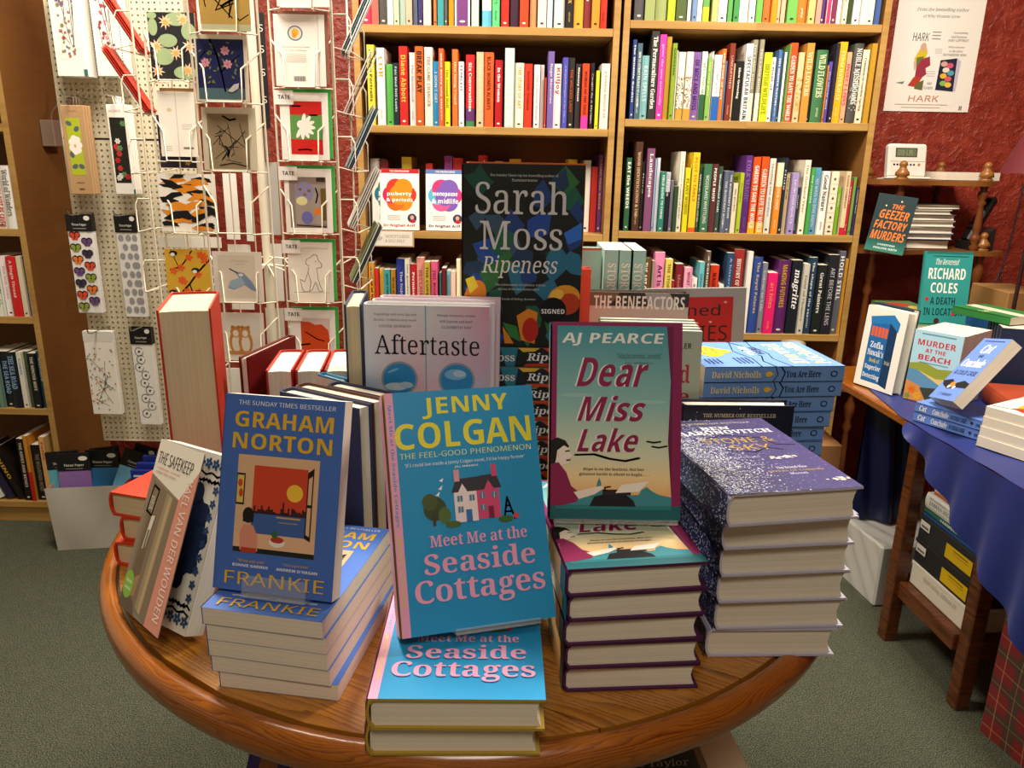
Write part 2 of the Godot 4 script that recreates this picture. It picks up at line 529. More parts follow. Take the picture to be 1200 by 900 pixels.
var shelf_rows := [
	["top row of left back bookcase", 1.6770, -2.600, [
		[-0.4910, 0.0312, 0.2220, "d8324f", "hot pink book, first from left, top row of left back bookcase", {}],
		[-0.4570, 0.0202, 0.2340, "f3d3b0", "peach book with orange band, second from left, top row of left back bookcase", {"b": "c65a50", "bf": 0.3}],
		[-0.4350, 0.0262, 0.2160, "4a4642", "charcoal book with white lettering, third from left, top row of left back bookcase", {"t": "Other Lives", "tc": "f2eee4"}],
		[-0.4080, 0.0182, 0.1980, "efe6d4", "cream book with black lettering, fourth from left, top row of left back bookcase", {"t": "Edges", "tc": "1e1e22"}],
		[-0.3890, 0.0172, 0.1980, "b8c7a0", "pale teal book, fifth from left, top row of left back bookcase", {}],
		[-0.3710, 0.0182, 0.2100, "9fb8a8", "pale teal book, sixth from left, top row of left back bookcase", {}],
		[-0.3510, 0.0202, 0.2100, "cfa68c", "salmon book with black lettering, seventh from left, top row of left back bookcase", {"t": "of a life", "tc": "1e1e22"}],
		[-0.3290, 0.0142, 0.1980, "4a5468", "slim slate blue book, eighth from left, top row of left back bookcase", {}],
		[-0.3130, 0.0142, 0.2220, "3a2e66", "slim navy book with pink lettering, ninth from left, top row of left back bookcase", {"t": "notes", "tc": "c88ad0"}],
		[-0.2960, 0.0232, 0.2100, "f0e2bd", "cream book, tenth from left, top row of left back bookcase", {}],
		[-0.2660, 0.0102, 0.1980, "c8743c", "slim orange book, eleventh from left, top row of left back bookcase", {}],
		[-0.2530, 0.0202, 0.2100, "3a8f92", "teal book with charcoal lettering, twelfth from left, top row of left back bookcase", {"t": "KINGS", "tc": "173438", "big": 1}],
		[-0.2310, 0.0092, 0.2220, "55524a", "slim brown book, thirteenth from left, top row of left back bookcase", {}],
		[-0.2190, 0.0162, 0.2220, "e09a20", "amber book, fourteenth from left, top row of left back bookcase", {}],
		[-0.1990, 0.0472, 0.2340, "6e3a72", "thick purple book with peach lettering, fifteenth from left, top row of left back bookcase", {"frame": "f5f0ee", "t": "the heart of", "tc": "e8c070"}],
		[-0.1470, 0.0222, 0.1980, "4aa6a0", "teal book with cream band, sixteenth from left, top row of left back bookcase", {"b": "efe3c0", "bf": 0.62}],
		[-0.1140, 0.0282, 0.2340, "f0ead8", "white book with light blue band, seventeenth from left, top row of left back bookcase", {"t": "Tully James", "tc": "1e1e22", "b": "5fb2d6", "bf": 0.2}],
		[-0.0830, 0.0232, 0.2160, "5cc878", "green book with black lettering, eighteenth from left, top row of left back bookcase", {"t": "BARBARA BATES", "tc": "1e1e22"}],
		[-0.0560, 0.0252, 0.2160, "c52a1f", "red book with black lettering, nineteenth from left, top row of left back bookcase", {"t": "Second Voice", "tc": "1e1e22"}],
		[-0.0270, 0.0262, 0.2220, "3a2030", "charcoal book with hot pink lettering, twentieth from left, top row of left back bookcase", {"t": "WARRIORS", "tc": "e0409a", "big": 1}],
		[0.0020, 0.0282, 0.1980, "b8401f", "red book with white lettering, twenty-first from left, top row of left back bookcase", {"t": "ADAMS", "tc": "f2eee4", "big": 1}],
		[0.0340, 0.0202, 0.2160, "c98a5a", "tan book, twenty-second from left, top row of left back bookcase", {}],
		[0.0580, 0.0272, 0.2220, "f3d2c0", "cream book with black lettering, twenty-third from left, top row of left back bookcase", {"t": "EXCEPTIONS", "tc": "1e1e22", "big": 1}],
		[0.0870, 0.0172, 0.1980, "b8cadd", "pale grey book, twenty-fourth from left, top row of left back bookcase", {}],
		[0.1090, 0.0332, 0.2220, "efe7d8", "white book with charcoal lettering, twenty-fifth from left, top row of left back bookcase", {"t": "FRANCES WILSON", "tc": "4a4038"}],
		[0.1450, 0.0232, 0.2220, "241f1e", "black book with tan lettering, twenty-sixth from left, top row of left back bookcase", {"t": "FURY from PEUX", "tc": "d8b060"}],
		[0.1700, 0.0292, 0.2340, "e89a30", "amber book with white lettering, twenty-seventh from left, top row of left back bookcase", {"t": "a wild soul", "tc": "f2eee4"}],
		[0.2010, 0.0222, 0.2160, "7a2a2a", "dark red book with white lettering, twenty-eighth from left, top row of left back bookcase", {"t": "no one told me", "tc": "f2eee4"}],
		[0.2250, 0.0252, 0.2340, "c8852a", "amber book, twenty-ninth from left, top row of left back bookcase", {}],
		[0.2530, 0.0202, 0.2340, "d22f1f", "red book with black lettering, thirtieth from left, top row of left back bookcase", {"t": "INSTANT", "tc": "1e1e22"}],
	]],
	["second row of left back bookcase", 1.3805, -2.600, [
		[-0.4770, 0.0232, 0.2385, "d8c23a", "yellow book with charcoal lettering, first from left, second row of left back bookcase", {"t": "Hidden Portraits", "tc": "4a4420"}],
		[-0.4460, 0.0252, 0.2295, "e8e2da", "white book with amber lettering, second from left, second row of left back bookcase", {"t": "COR", "tc": "dd8a28", "big": 1}],
		[-0.4190, 0.0222, 0.1835, "55a84a", "green book, third from left, second row of left back bookcase", {}],
		[-0.3950, 0.0172, 0.1865, "1c2a30", "black book with pale grey lettering, fourth from left, second row of left back bookcase", {"t": "Fair Med Still Looks", "tc": "b8c8c8"}],
		[-0.3760, 0.0272, 0.2355, "b5231c", "red book with amber lettering, fifth from left, second row of left back bookcase", {"t": "Diane Abbott", "tc": "e0b040", "big": 1}],
		[-0.3440, 0.0182, 0.2185, "d9d6d4", "pale grey book with grey lettering, sixth from left, second row of left back bookcase", {"t": "The Notebook", "tc": "8a8680"}],
		[-0.3250, 0.0262, 0.2355, "b5561f", "orange book with black lettering, seventh from left, second row of left back bookcase", {"t": "BREAK PLAY", "tc": "2a1810", "big": 1}],
		[-0.2960, 0.0262, 0.2345, "ddd2c4", "pale grey book with grey lettering, eighth from left, second row of left back bookcase", {"t": "THE GAME CHANGER", "tc": "8a7860"}],
		[-0.2690, 0.0182, 0.1935, "2b7fb0", "blue book with white lettering, ninth from left, second row of left back bookcase", {"t": "I DON'T GET", "tc": "f2eee4"}],
		[-0.2500, 0.0152, 0.2305, "dd5a2a", "slim orange book with white lettering, tenth from left, second row of left back bookcase", {"t": "what every one else", "tc": "f2eee4"}],
		[-0.2330, 0.0182, 0.1935, "d2d423", "yellow book with brown lettering, eleventh from left, second row of left back bookcase", {"t": "The Second Half", "tc": "6a7010"}],
		[-0.2080, 0.0182, 0.2295, "d86a28", "orange book with white lettering, twelfth from left, second row of left back bookcase", {"t": "the long road", "tc": "f2eee4"}],
		[-0.1870, 0.0162, 0.1935, "f0ece8", "white book with blue lettering, thirteenth from left, second row of left back bookcase", {"t": "FEARLESS", "tc": "2f4a90"}],
		[-0.1650, 0.0282, 0.2155, "c21f1f", "red book with purple band, fourteenth from left, second row of left back bookcase", {"t": "Six Conversations", "tc": "f2eee4", "b": "5a2f68", "bf": 0.26, "b2": "3a7a4a", "b2f": 0.08}],
		[-0.1310, 0.0232, 0.2225, "c9b28e", "peach book with cream lettering, fifteenth from left, second row of left back bookcase", {"t": "Invisible Women", "tc": "e8dcc0"}],
		[-0.1070, 0.0302, 0.2225, "d95a28", "orange book with maroon lettering, sixteenth from left, second row of left back bookcase", {"t": "BLACK WOMEN ALWAYS", "tc": "4a1a10"}],
		[-0.0720, 0.0242, 0.2015, "a8141f", "dark red book with white lettering, seventeenth from left, second row of left back bookcase", {"t": "In the Woman", "tc": "f2eee4"}],
		[-0.0410, 0.0302, 0.2355, "b9cfc8", "pale grey book with white lettering, eighteenth from left, second row of left back bookcase", {"t": "THE WOMEN WHO MADE MODERN ART MODERN", "tc": "f2f6f0", "big": 1}],
		[-0.0090, 0.0292, 0.1935, "f0e4c8", "cream book with amber lettering, nineteenth from left, second row of left back bookcase", {"t": "THE STORY OF ART", "tc": "dd8a40"}],
		[0.0220, 0.0252, 0.1915, "d2341f", "red book with dark red lettering, twentieth from left, second row of left back bookcase", {"t": "Invisible Women", "tc": "7a1a10"}],
		[0.0520, 0.0192, 0.1885, "e4dcd8", "cream book with grey lettering, twenty-first from left, second row of left back bookcase", {"t": "Like a Normal Woman", "tc": "9a9490"}],
		[0.0730, 0.0112, 0.1895, "c9bab5", "slim pale grey book, twenty-second from left, second row of left back bookcase", {}],
		[0.0860, 0.0062, 0.1515, "b04030", "slim red book, twenty-third from left, second row of left back bookcase", {}],
		[0.0950, 0.0202, 0.2285, "6f5a9c", "slate blue book with white lettering, twenty-fourth from left, second row of left back bookcase", {"t": "Rage Becomes", "tc": "f2eee4"}],
		[0.1150, 0.0242, 0.1935, "f2ece6", "white book with red lettering, twenty-fifth from left, second row of left back bookcase", {"t": "Killjoy", "tc": "a84a38", "big": 1}],
		[0.1420, 0.0172, 0.2115, "4a4aa0", "blue book with light blue lettering, twenty-sixth from left, second row of left back bookcase", {"t": "A Hypnotherapist of the Sea", "tc": "a8a8e0"}],
		[0.1610, 0.0192, 0.2115, "2b2620", "black book with orange lettering, twenty-seventh from left, second row of left back bookcase", {"t": "THE WICKED LADY", "tc": "d8582a"}],
		[0.1840, 0.0172, 0.1945, "322a30", "charcoal book with white lettering, twenty-eighth from left, second row of left back bookcase", {"t": "Memory House", "tc": "f2eee4"}],
		[0.2040, 0.0222, 0.1945, "d8441f", "red book with hot pink band, twenty-ninth from left, second row of left back bookcase", {"t": "WOMAN ON THE EDGE", "tc": "2a1510", "b": "d83a9a", "bf": 0.19}],
		[0.2310, 0.0122, 0.1975, "241d22", "slim black book with white lettering, thirtieth from left, second row of left back bookcase", {"t": "Caught By A Mystic", "tc": "f2eee4"}],
		[0.2490, 0.0112, 0.1755, "d6cf2a", "slim yellow book, thirty-first from left, second row of left back bookcase", {}],
		[0.2640, 0.0272, 0.1955, "d8d4c6", "pale grey book with pale teal lettering, thirty-second from left, second row of left back bookcase", {"t": "a hidden history of", "tc": "a8a498"}],
	]],
	["third row of left back bookcase", 1.0460, -2.680, [
		[-0.4920, 0.0312, 0.2300, "e8e4dc", "white book, first from left, third row of left back bookcase", {}],
		[-0.4580, 0.0282, 0.2250, "6a2226", "maroon book, second from left, third row of left back bookcase", {}],
		[-0.3860, 0.0332, 0.2370, "d8b830", "yellow book, third from left, third row of left back bookcase", {}],
		[-0.3040, 0.0232, 0.2170, "c03028", "red book, fourth from left, third row of left back bookcase", {}],
		[-0.2420, 0.0272, 0.2430, "8a3a86", "mauve book, fifth from left, third row of left back bookcase", {}],
		[-0.2130, 0.0332, 0.2370, "c83028", "red book, sixth from left, third row of left back bookcase", {}],
		[-0.1270, 0.0302, 0.2470, "c8281f", "red book with white lettering, seventh from left, third row of left back bookcase", {"t": "TH", "tc": "f2eee4"}],
		[-0.0720, 0.0262, 0.2290, "d89a30", "amber book, eighth from left, third row of left back bookcase", {}],
		[-0.0230, 0.0392, 0.2370, "d8b020", "amber book, ninth from left, third row of left back bookcase", {}],
		[0.1740, 0.0312, 0.2390, "dab428", "yellow book, tenth from left, third row of left back bookcase", {}],
		[0.2290, 0.0242, 0.2370, "e8e4da", "white book, eleventh from left, third row of left back bookcase", {}],
		[0.2550, 0.0212, 0.2170, "c0302a", "red book, twelfth from left, third row of left back bookcase", {}],
		[0.2780, 0.0147, 0.2560, "6a3a78", "slim purple book with amber lettering, thirteenth from left, third row of left back bookcase", {"t": "CAMP! PAUL BAKER", "tc": "e0a040"}],
	]],
	["fourth row of left back bookcase", 0.6900, -2.600, [
		[-0.4940, 0.0192, 0.2480, "d8962a", "amber book with black lettering, first from left, fourth row of left back bookcase", {"t": "A mind at home", "tc": "1e1e22"}],
		[-0.4730, 0.0132, 0.2300, "c8302a", "slim red book, second from left, fourth row of left back bookcase", {}],
		[-0.4580, 0.0142, 0.2280, "d8a83a", "slim amber book, third from left, fourth row of left back bookcase", {}],
		[-0.4430, 0.0222, 0.2260, "3f9a98", "teal book with dark green lettering, fourth from left, fourth row of left back bookcase", {"t": "QUIETNESS", "tc": "1f4a48"}],
		[-0.4190, 0.0162, 0.2260, "a8782a", "olive book with maroon lettering, fifth from left, fourth row of left back bookcase", {"t": "WALK", "tc": "5a2a10"}],
		[-0.4000, 0.0292, 0.2610, "2a3a90", "navy book with white lettering, sixth from left, fourth row of left back bookcase", {"t": "The hidden spring", "tc": "f2eee4"}],
		[-0.3700, 0.0162, 0.2620, "d8d4c0", "pale grey book with mauve lettering, seventh from left, fourth row of left back bookcase", {"t": "the garden within", "tc": "6a6450"}],
		[-0.3530, 0.0212, 0.2450, "b01f26", "red book with white lettering, eighth from left, fourth row of left back bookcase", {"t": "Permission", "tc": "f2eee4"}],
		[-0.3310, 0.0252, 0.2670, "d88a80", "salmon book with brown lettering, ninth from left, fourth row of left back bookcase", {"t": "RECLAIM", "tc": "8a4038"}],
		[-0.3050, 0.0202, 0.2540, "b8a03a", "amber book with brown lettering, tenth from left, fourth row of left back bookcase", {"t": "THE CURE", "tc": "5a4a10"}],
		[-0.2830, 0.0232, 0.2550, "d85a80", "hot pink book with dark red lettering, eleventh from left, fourth row of left back bookcase", {"t": "THE BOOK OF", "tc": "7a2040"}],
		[-0.2540, 0.0072, 0.2180, "3a6a6a", "slim slate blue book, twelfth from left, fourth row of left back bookcase", {}],
		[-0.2450, 0.0142, 0.2340, "6a1f26", "slim maroon book, thirteenth from left, fourth row of left back bookcase", {}],
		[-0.2290, 0.0142, 0.2240, "7fb8c8", "slim light blue book, fourteenth from left, fourth row of left back bookcase", {}],
		[-0.2140, 0.0162, 0.2240, "f0c8b0", "peach book, fifteenth from left, fourth row of left back bookcase", {}],
		[-0.1960, 0.0132, 0.2630, "f0e8c0", "slim cream book, sixteenth from left, fourth row of left back bookcase", {}],
	]],
	["top row of right back bookcase", 1.7030, -2.600, [
		[0.3570, 0.0292, 0.2340, "4a4848", "charcoal book, first from left, top row of right back bookcase", {}],
		[0.3890, 0.0312, 0.2340, "3a4030", "charcoal book with olive band, second from left, top row of right back bookcase", {"b": "8f9a60", "bf": 0.3}],
		[0.4230, 0.0342, 0.2160, "3a4030", "charcoal book with olive band, third from left, top row of right back bookcase", {"b": "8f9a60", "bf": 0.3}],
		[0.4600, 0.0232, 0.2220, "a8c82a", "lime green book, fourth from left, top row of right back bookcase", {}],
		[0.4860, 0.0322, 0.2100, "4a5a30", "dark green book, fifth from left, top row of right back bookcase", {}],
		[0.5220, 0.0112, 0.2220, "f0ece4", "slim white book, sixth from left, top row of right back bookcase", {}],
		[0.5350, 0.0152, 0.2100, "6a86b0", "slim grey book, seventh from left, top row of right back bookcase", {}],
		[0.5520, 0.0152, 0.2100, "f0e6d8", "slim white book, eighth from left, top row of right back bookcase", {}],
		[0.5690, 0.0202, 0.2100, "5f9a4a", "green book with yellow band, ninth from left, top row of right back bookcase", {"b": "c8b830", "bf": 0.2}],
		[0.5960, 0.0192, 0.2220, "b8b070", "tan book, tenth from left, top row of right back bookcase", {}],
		[0.6180, 0.0262, 0.2160, "f3f0ea", "white book with charcoal lettering, eleventh from left, top row of right back bookcase", {"t": "Natural Food", "tc": "2a2a2a"}],
		[0.6460, 0.0142, 0.2160, "5a9a4a", "slim green book, twelfth from left, top row of right back bookcase", {}],
		[0.6630, 0.0182, 0.2340, "3f8a4a", "green book with white lettering, thirteenth from left, top row of right back bookcase", {"t": "Reduce It", "tc": "f2eee4"}],
		[0.6830, 0.0272, 0.2340, "f2efe8", "white book with grey lettering, fourteenth from left, top row of right back bookcase", {"t": "the little book", "tc": "8a8680"}],
		[0.7120, 0.0172, 0.2340, "f0f0e4", "white book, fifteenth from left, top row of right back bookcase", {}],
		[0.7330, 0.0202, 0.1980, "6aa84a", "green book with white lettering, sixteenth from left, top row of right back bookcase", {"t": "Salad days", "tc": "f2eee4"}],
		[0.7560, 0.0212, 0.2220, "e0672a", "orange book, seventeenth from left, top row of right back bookcase", {}],
		[0.7790, 0.0182, 0.1980, "e88a1f", "amber book, eighteenth from left, top row of right back bookcase", {}],
		[0.7980, 0.0102, 0.2220, "f0b890", "slim peach book, nineteenth from left, top row of right back bookcase", {}],
		[0.8100, 0.0142, 0.2340, "f0a888", "slim peach book, twentieth from left, top row of right back bookcase", {}],
		[0.8280, 0.0312, 0.2160, "6aa850", "green book with white lettering, twenty-first from left, top row of right back bookcase", {"t": "Dreams", "tc": "f2eee4"}],
		[0.8610, 0.0282, 0.2100, "e8782a", "orange book with white lettering, twenty-second from left, top row of right back bookcase", {"t": "Plenty", "tc": "f2eee4"}],
		[0.8940, 0.0212, 0.2340, "d8b870", "tan book, twenty-third from left, top row of right back bookcase", {}],
		[0.9180, 0.0162, 0.2100, "e09080", "salmon book, twenty-fourth from left, top row of right back bookcase", {}],
		[0.9350, 0.0122, 0.2160, "4a3a70", "slim purple book, twenty-fifth from left, top row of right back bookcase", {}],
		[0.9490, 0.0152, 0.2220, "c03a60", "slim hot pink book with white edges, twenty-sixth from left, top row of right back bookcase", {"frame": "f2e4e4"}],
		[0.9670, 0.0152, 0.2100, "7a2f50", "slim mauve book with white lettering, twenty-seventh from left, top row of right back bookcase", {"t": "a taste of", "tc": "f2eee4"}],
		[0.9840, 0.0132, 0.1980, "f0e2cc", "slim cream book with black lettering, twenty-eighth from left, top row of right back bookcase", {"t": "Apple orchard", "tc": "1e1e22"}],
		[0.9990, 0.0142, 0.2220, "ead8b8", "slim cream book with black lettering, twenty-ninth from left, top row of right back bookcase", {"t": "The old kitchen", "tc": "1e1e22"}],
		[1.0160, 0.0152, 0.2340, "3a4a2a", "slim dark green book, thirtieth from left, top row of right back bookcase", {}],
		[1.0330, 0.0212, 0.2220, "f0ede4", "white book with grey lettering, thirty-first from left, top row of right back bookcase", {"t": "Cold Pantry", "tc": "8a9098"}],
		[1.0560, 0.0182, 0.2100, "ece4d0", "cream book with grey lettering, thirty-second from left, top row of right back bookcase", {"t": "Quiet Food", "tc": "8a8a80"}],
		[1.0780, 0.0222, 0.2100, "e2dac8", "cream book, thirty-third from left, top row of right back bookcase", {}],
		[1.1020, 0.0142, 0.2100, "3f5a90", "slim blue book, thirty-fourth from left, top row of right back bookcase", {}],
	]],
	["second row of right back bookcase", 1.4130, -2.600, [
		[0.3600, 0.0122, 0.2350, "2f3f78", "slim navy book with white lettering, first from left, second row of right back bookcase", {"t": "The Wildlife Garden", "tc": "f2eee4"}],
		[0.3740, 0.0162, 0.2240, "44606c", "slate blue book with white lettering, second from left, second row of right back bookcase", {"t": "HOW TO ATTRACT WILDLIFE TO A GARDEN", "tc": "f2eee4"}],
		[0.3920, 0.0232, 0.1900, "7fb3b5", "light blue book with pale grey lettering, third from left, second row of right back bookcase", {"t": "RAIN SPELLS", "tc": "c8e0e0", "big": 1}],
		[0.4170, 0.0242, 0.2600, "33322f", "charcoal book with white lettering, fourth from left, second row of right back bookcase", {"t": "The Permaculture Garden", "tc": "f2eee4", "big": 1}],
		[0.4430, 0.0212, 0.2510, "d83a9a", "hot pink book with pale grey lettering, fifth from left, second row of right back bookcase", {"t": "grow the new naturally", "tc": "f0b0d8"}],
		[0.4660, 0.0162, 0.2460, "b0892a", "olive book, sixth from left, second row of right back bookcase", {}],
		[0.4840, 0.0142, 0.2260, "7f9a2f", "slim olive book with dark green lettering, seventh from left, second row of right back bookcase", {"t": "GARDENS", "tc": "2a4a10"}],
		[0.5000, 0.0042, 0.2060, "e8e4d8", "slim cream book, eighth from left, second row of right back bookcase", {}],
		[0.5060, 0.0222, 0.2020, "f0e4cc", "cream book with amber band, ninth from left, second row of right back bookcase", {"speck": "7a3a1a", "b": "c9913a", "bf": 0.17, "b2": "c9913a", "b2f": 0.02}],
		[0.5300, 0.0212, 0.2020, "f0e4cc", "cream book with amber band, tenth from left, second row of right back bookcase", {"speck": "7a3a1a", "b": "c9913a", "bf": 0.17}],
		[0.5530, 0.0252, 0.2030, "7d5a9a", "slate blue book with purple lettering, eleventh from left, second row of right back bookcase", {"t": "OF MICE AND MOSS", "tc": "4a2a6a", "big": 1}],
		[0.5790, 0.0172, 0.2040, "d8e4d0", "pale grey book with dark green band, twelfth from left, second row of right back bookcase", {"t": "BEES AND ME", "tc": "5a7a40", "b": "2f5a38", "bf": 0.38}],
		[0.5980, 0.0132, 0.1840, "7fae4a", "slim olive book with cream lettering, thirteenth from left, second row of right back bookcase", {"t": "the tiny plot", "tc": "d8e8a0"}],
		[0.6130, 0.0042, 0.2060, "f0eee4", "slim white book, fourteenth from left, second row of right back bookcase", {}],
		[0.6180, 0.0232, 0.1950, "f2ede8", "white book with blue band, fifteenth from left, second row of right back bookcase", {"t": "Under your feet", "tc": "6a6a6a", "b": "2860a8", "bf": 0.37}],
		[0.6420, 0.0122, 0.2130, "d8722a", "slim orange book with white lettering, sixteenth from left, second row of right back bookcase", {"t": "the book of dirt", "tc": "f2eee4"}],
		[0.6560, 0.0052, 0.1790, "5f8fc0", "slim light blue book, seventeenth from left, second row of right back bookcase", {}],
		[0.6630, 0.0172, 0.2290, "7a2f24", "dark red book with peach lettering, eighteenth from left, second row of right back bookcase", {"t": "UNEARTHED", "tc": "d8b8a8"}],
		[0.6810, 0.0062, 0.1710, "c9b98a", "slim peach book, nineteenth from left, second row of right back bookcase", {}],
		[0.6880, 0.0232, 0.1790, "1d1b1a", "black book with white lettering, twentieth from left, second row of right back bookcase", {"t": "Slow Growing", "tc": "f2eee4"}],
		[0.7140, 0.0222, 0.2290, "f2efe8", "white book with charcoal lettering, twenty-first from left, second row of right back bookcase", {"t": "SPECTACULAR BRITAIN", "tc": "4a4642", "big": 1}],
		[0.7370, 0.0152, 0.2420, "8f8a74", "slim grey book with pale grey band, twenty-second from left, second row of right back bookcase", {"t": "THE LAND BOOK", "tc": "d8d4c0", "b": "d8d4c0", "bf": 0.35}],
		[0.7560, 0.0142, 0.2420, "8f8a74", "slim grey book with pale grey band, twenty-third from left, second row of right back bookcase", {"t": "THE LAND BOOK", "tc": "d8d4c0", "b": "d8d4c0", "bf": 0.35}],
		[0.7730, 0.0252, 0.2050, "c9cf2a", "yellow book with olive lettering, twenty-fourth from left, second row of right back bookcase", {"t": "BRITISH WILDLIFE", "tc": "8f9a10", "big": 1}],
		[0.7990, 0.0152, 0.1920, "e6e2e0", "slim white book with slate blue lettering, twenty-fifth from left, second row of right back bookcase", {"t": "a field of", "tc": "7a6a78"}],
		[0.8160, 0.0122, 0.2130, "4a6aa0", "slim blue book with white lettering, twenty-sixth from left, second row of right back bookcase", {"t": "THE HIDDEN NATURE", "tc": "f2eee4"}],
		[0.8300, 0.0062, 0.2110, "2a4a50", "slim dark green book, twenty-seventh from left, second row of right back bookcase", {}],
		[0.8380, 0.0082, 0.2070, "f0ede0", "slim white book, twenty-eighth from left, second row of right back bookcase", {}],
		[0.8490, 0.0052, 0.2290, "6f9a4a", "slim green book, twenty-ninth from left, second row of right back bookcase", {}],
		[0.8560, 0.0222, 0.2350, "d8501f", "orange book with white lettering, thirtieth from left, second row of right back bookcase", {"t": "GARDEN TO SAVE THE WORLD", "tc": "f2eee4", "big": 1}],
		[0.8820, 0.0192, 0.2070, "e0b98a", "peach book with speckled pattern, thirty-first from left, second row of right back bookcase", {"speck": "c09a28"}],
		[0.9030, 0.0242, 0.2340, "c08a3a", "amber book with cream lettering, thirty-second from left, second row of right back bookcase", {"t": "WILD LOVERS", "tc": "f0dcb0", "big": 1}],
		[0.9290, 0.0062, 0.1790, "3a2a20", "slim charcoal book, thirty-third from left, second row of right back bookcase", {}],
		[0.9380, 0.0342, 0.2150, "3f7048", "dark green book with pale grey lettering, thirty-fourth from left, second row of right back bookcase", {"t": "WILD FLOWERS", "tc": "d8dcb0", "big": 1}],
		[0.9760, 0.0042, 0.1710, "d8892a", "slim amber book, thirty-fifth from left, second row of right back bookcase", {}],
		[0.9820, 0.0112, 0.1820, "5a4aa0", "slim blue book with white lettering, thirty-sixth from left, second row of right back bookcase", {"t": "the secret wild", "tc": "f2eee4"}],
		[0.9950, 0.0112, 0.2350, "2f2a35", "slim charcoal book, thirty-seventh from left, second row of right back bookcase", {}],
		[1.0080, 0.0242, 0.2400, "e0a820", "amber book with cream lettering, thirty-eighth from left, second row of right back bookcase", {"t": "FUNGI NATURALLY", "tc": "f6e8b0"}],
		[1.0340, 0.0162, 0.2110, "e8a07a", "salmon book with hot pink lettering, thirty-ninth from left, second row of right back bookcase", {"t": "INSECT LIVES", "tc": "d03a6a", "big": 1}],
		[1.0520, 0.0282, 0.2350, "4a4a45", "charcoal book with speckled pattern, fortieth from left, second row of right back bookcase", {"t": "NOBLE MUSHROOMS", "tc": "e8e4dc", "big": 1, "speck": "b8b4a8"}],
		[1.0830, 0.0222, 0.2190, "f3d9bd", "cream book with brown lettering, forty-first from left, second row of right back bookcase", {"t": "Common or Garden Spring", "tc": "6a5040"}],
		[1.1070, 0.0182, 0.2370, "b58a2a", "olive book, forty-second from left, second row of right back bookcase", {}],
	]],
	["third row of right back bookcase", 1.0590, -2.600, [
		[0.3610, 0.0172, 0.2350, "2f5a3a", "dark green book with white lettering, first from left, third row of right back bookcase", {"t": "EAT the WEEDS", "tc": "f2eee4", "big": 1}],
		[0.3880, 0.0232, 0.2850, "4a2f22", "maroon book with peach lettering, second from left, third row of right back bookcase", {"t": "WOOD IDENTIFICATION & USE", "tc": "d8b890"}],
		[0.4140, 0.0092, 0.2240, "2a2a24", "slim black book with white lettering, third from left, third row of right back bookcase", {"t": "flora", "tc": "f2eee4"}],
		[0.4260, 0.0252, 0.2650, "7a4a6a", "mauve book with white lettering, fourth from left, third row of right back bookcase", {"t": "Landscapes", "tc": "f2eee4", "big": 1}],
		[0.4530, 0.0072, 0.2330, "8fa0b8", "slim lilac book, fifth from left, third row of right back bookcase", {}],
		[0.4620, 0.0102, 0.2360, "d8e0e6", "slim white book, sixth from left, third row of right back bookcase", {}],
		[0.4740, 0.0182, 0.1930, "2f7a68", "teal book with white lettering, seventh from left, third row of right back bookcase", {"t": "FIELD GUIDE TO FUNGI", "tc": "d8f0e8"}],
		[0.4930, 0.0152, 0.1920, "26262c", "slim black book with black band, eighth from left, third row of right back bookcase", {"t": "trees", "tc": "f2eee4", "b": "26262c", "bf": 0.65, "c0": "b8bcc8"}],
		[0.5100, 0.0112, 0.1650, "6a6470", "slim slate blue book, ninth from left, third row of right back bookcase", {}],
		[0.5220, 0.0132, 0.1480, "2f4a2f", "slim dark green book, tenth from left, third row of right back bookcase", {}],
		[0.5360, 0.0162, 0.2570, "f0e8d0", "cream book with grey lettering, eleventh from left, third row of right back bookcase", {"t": "A natural history of birds", "tc": "9a9080"}],
		[0.5550, 0.0172, 0.2070, "d8cc1f", "yellow book with olive lettering, twelfth from left, third row of right back bookcase", {"t": "PLANT WORDS", "tc": "8a8410", "big": 1}],
		[0.5750, 0.0232, 0.2550, "e8c02a", "yellow book with orange band, thirteenth from left, third row of right back bookcase", {"t": "PLOT TO TABLE", "tc": "c08a18", "b": "d85a2a", "bf": 0.06}],
		[0.6000, 0.0122, 0.2110, "2f4a3a", "slim dark green book with white lettering, fourteenth from left, third row of right back bookcase", {"t": "WHITTLING WALKING STICKS", "tc": "f2eee4"}],
		[0.6140, 0.0262, 0.2200, "3f7050", "dark green book with white lettering, fifteenth from left, third row of right back bookcase", {"t": "WOODLAND WHITTLING", "tc": "f2eee4"}],
		[0.6420, 0.0202, 0.2200, "5a2f30", "maroon book with white lettering, sixteenth from left, third row of right back bookcase", {"t": "PEOPLE MUST", "tc": "f2eee4"}],
		[0.6640, 0.0142, 0.2130, "3a5040", "slim dark green book with white lettering, seventeenth from left, third row of right back bookcase", {"t": "Woodland Craft", "tc": "f2eee4"}],
		[0.6820, 0.0152, 0.1990, "5a6478", "slim slate blue book with white lettering, eighteenth from left, third row of right back bookcase", {"t": "THE BUSHCRAFT BOOK", "tc": "f2eee4"}],
		[0.6990, 0.0152, 0.1990, "5a6478", "slim slate blue book with white lettering, nineteenth from left, third row of right back bookcase", {"t": "THE BUSHCRAFT BOOK", "tc": "f2eee4"}],
		[0.7160, 0.0162, 0.1610, "d8ccb0", "pale grey book with brown lettering, twentieth from left, third row of right back bookcase", {"t": "the pocket", "tc": "6a6040"}],
		[0.7340, 0.0132, 0.1940, "a8b82a", "slim lime green book with brown lettering, twenty-first from left, third row of right back bookcase", {"t": "forage", "tc": "4a5a10"}],
		[0.7500, 0.0222, 0.2490, "5a2f78", "purple book with lilac lettering, twenty-second from left, third row of right back bookcase", {"t": "FOLK MAGIC", "tc": "8a68a8", "big": 1}],
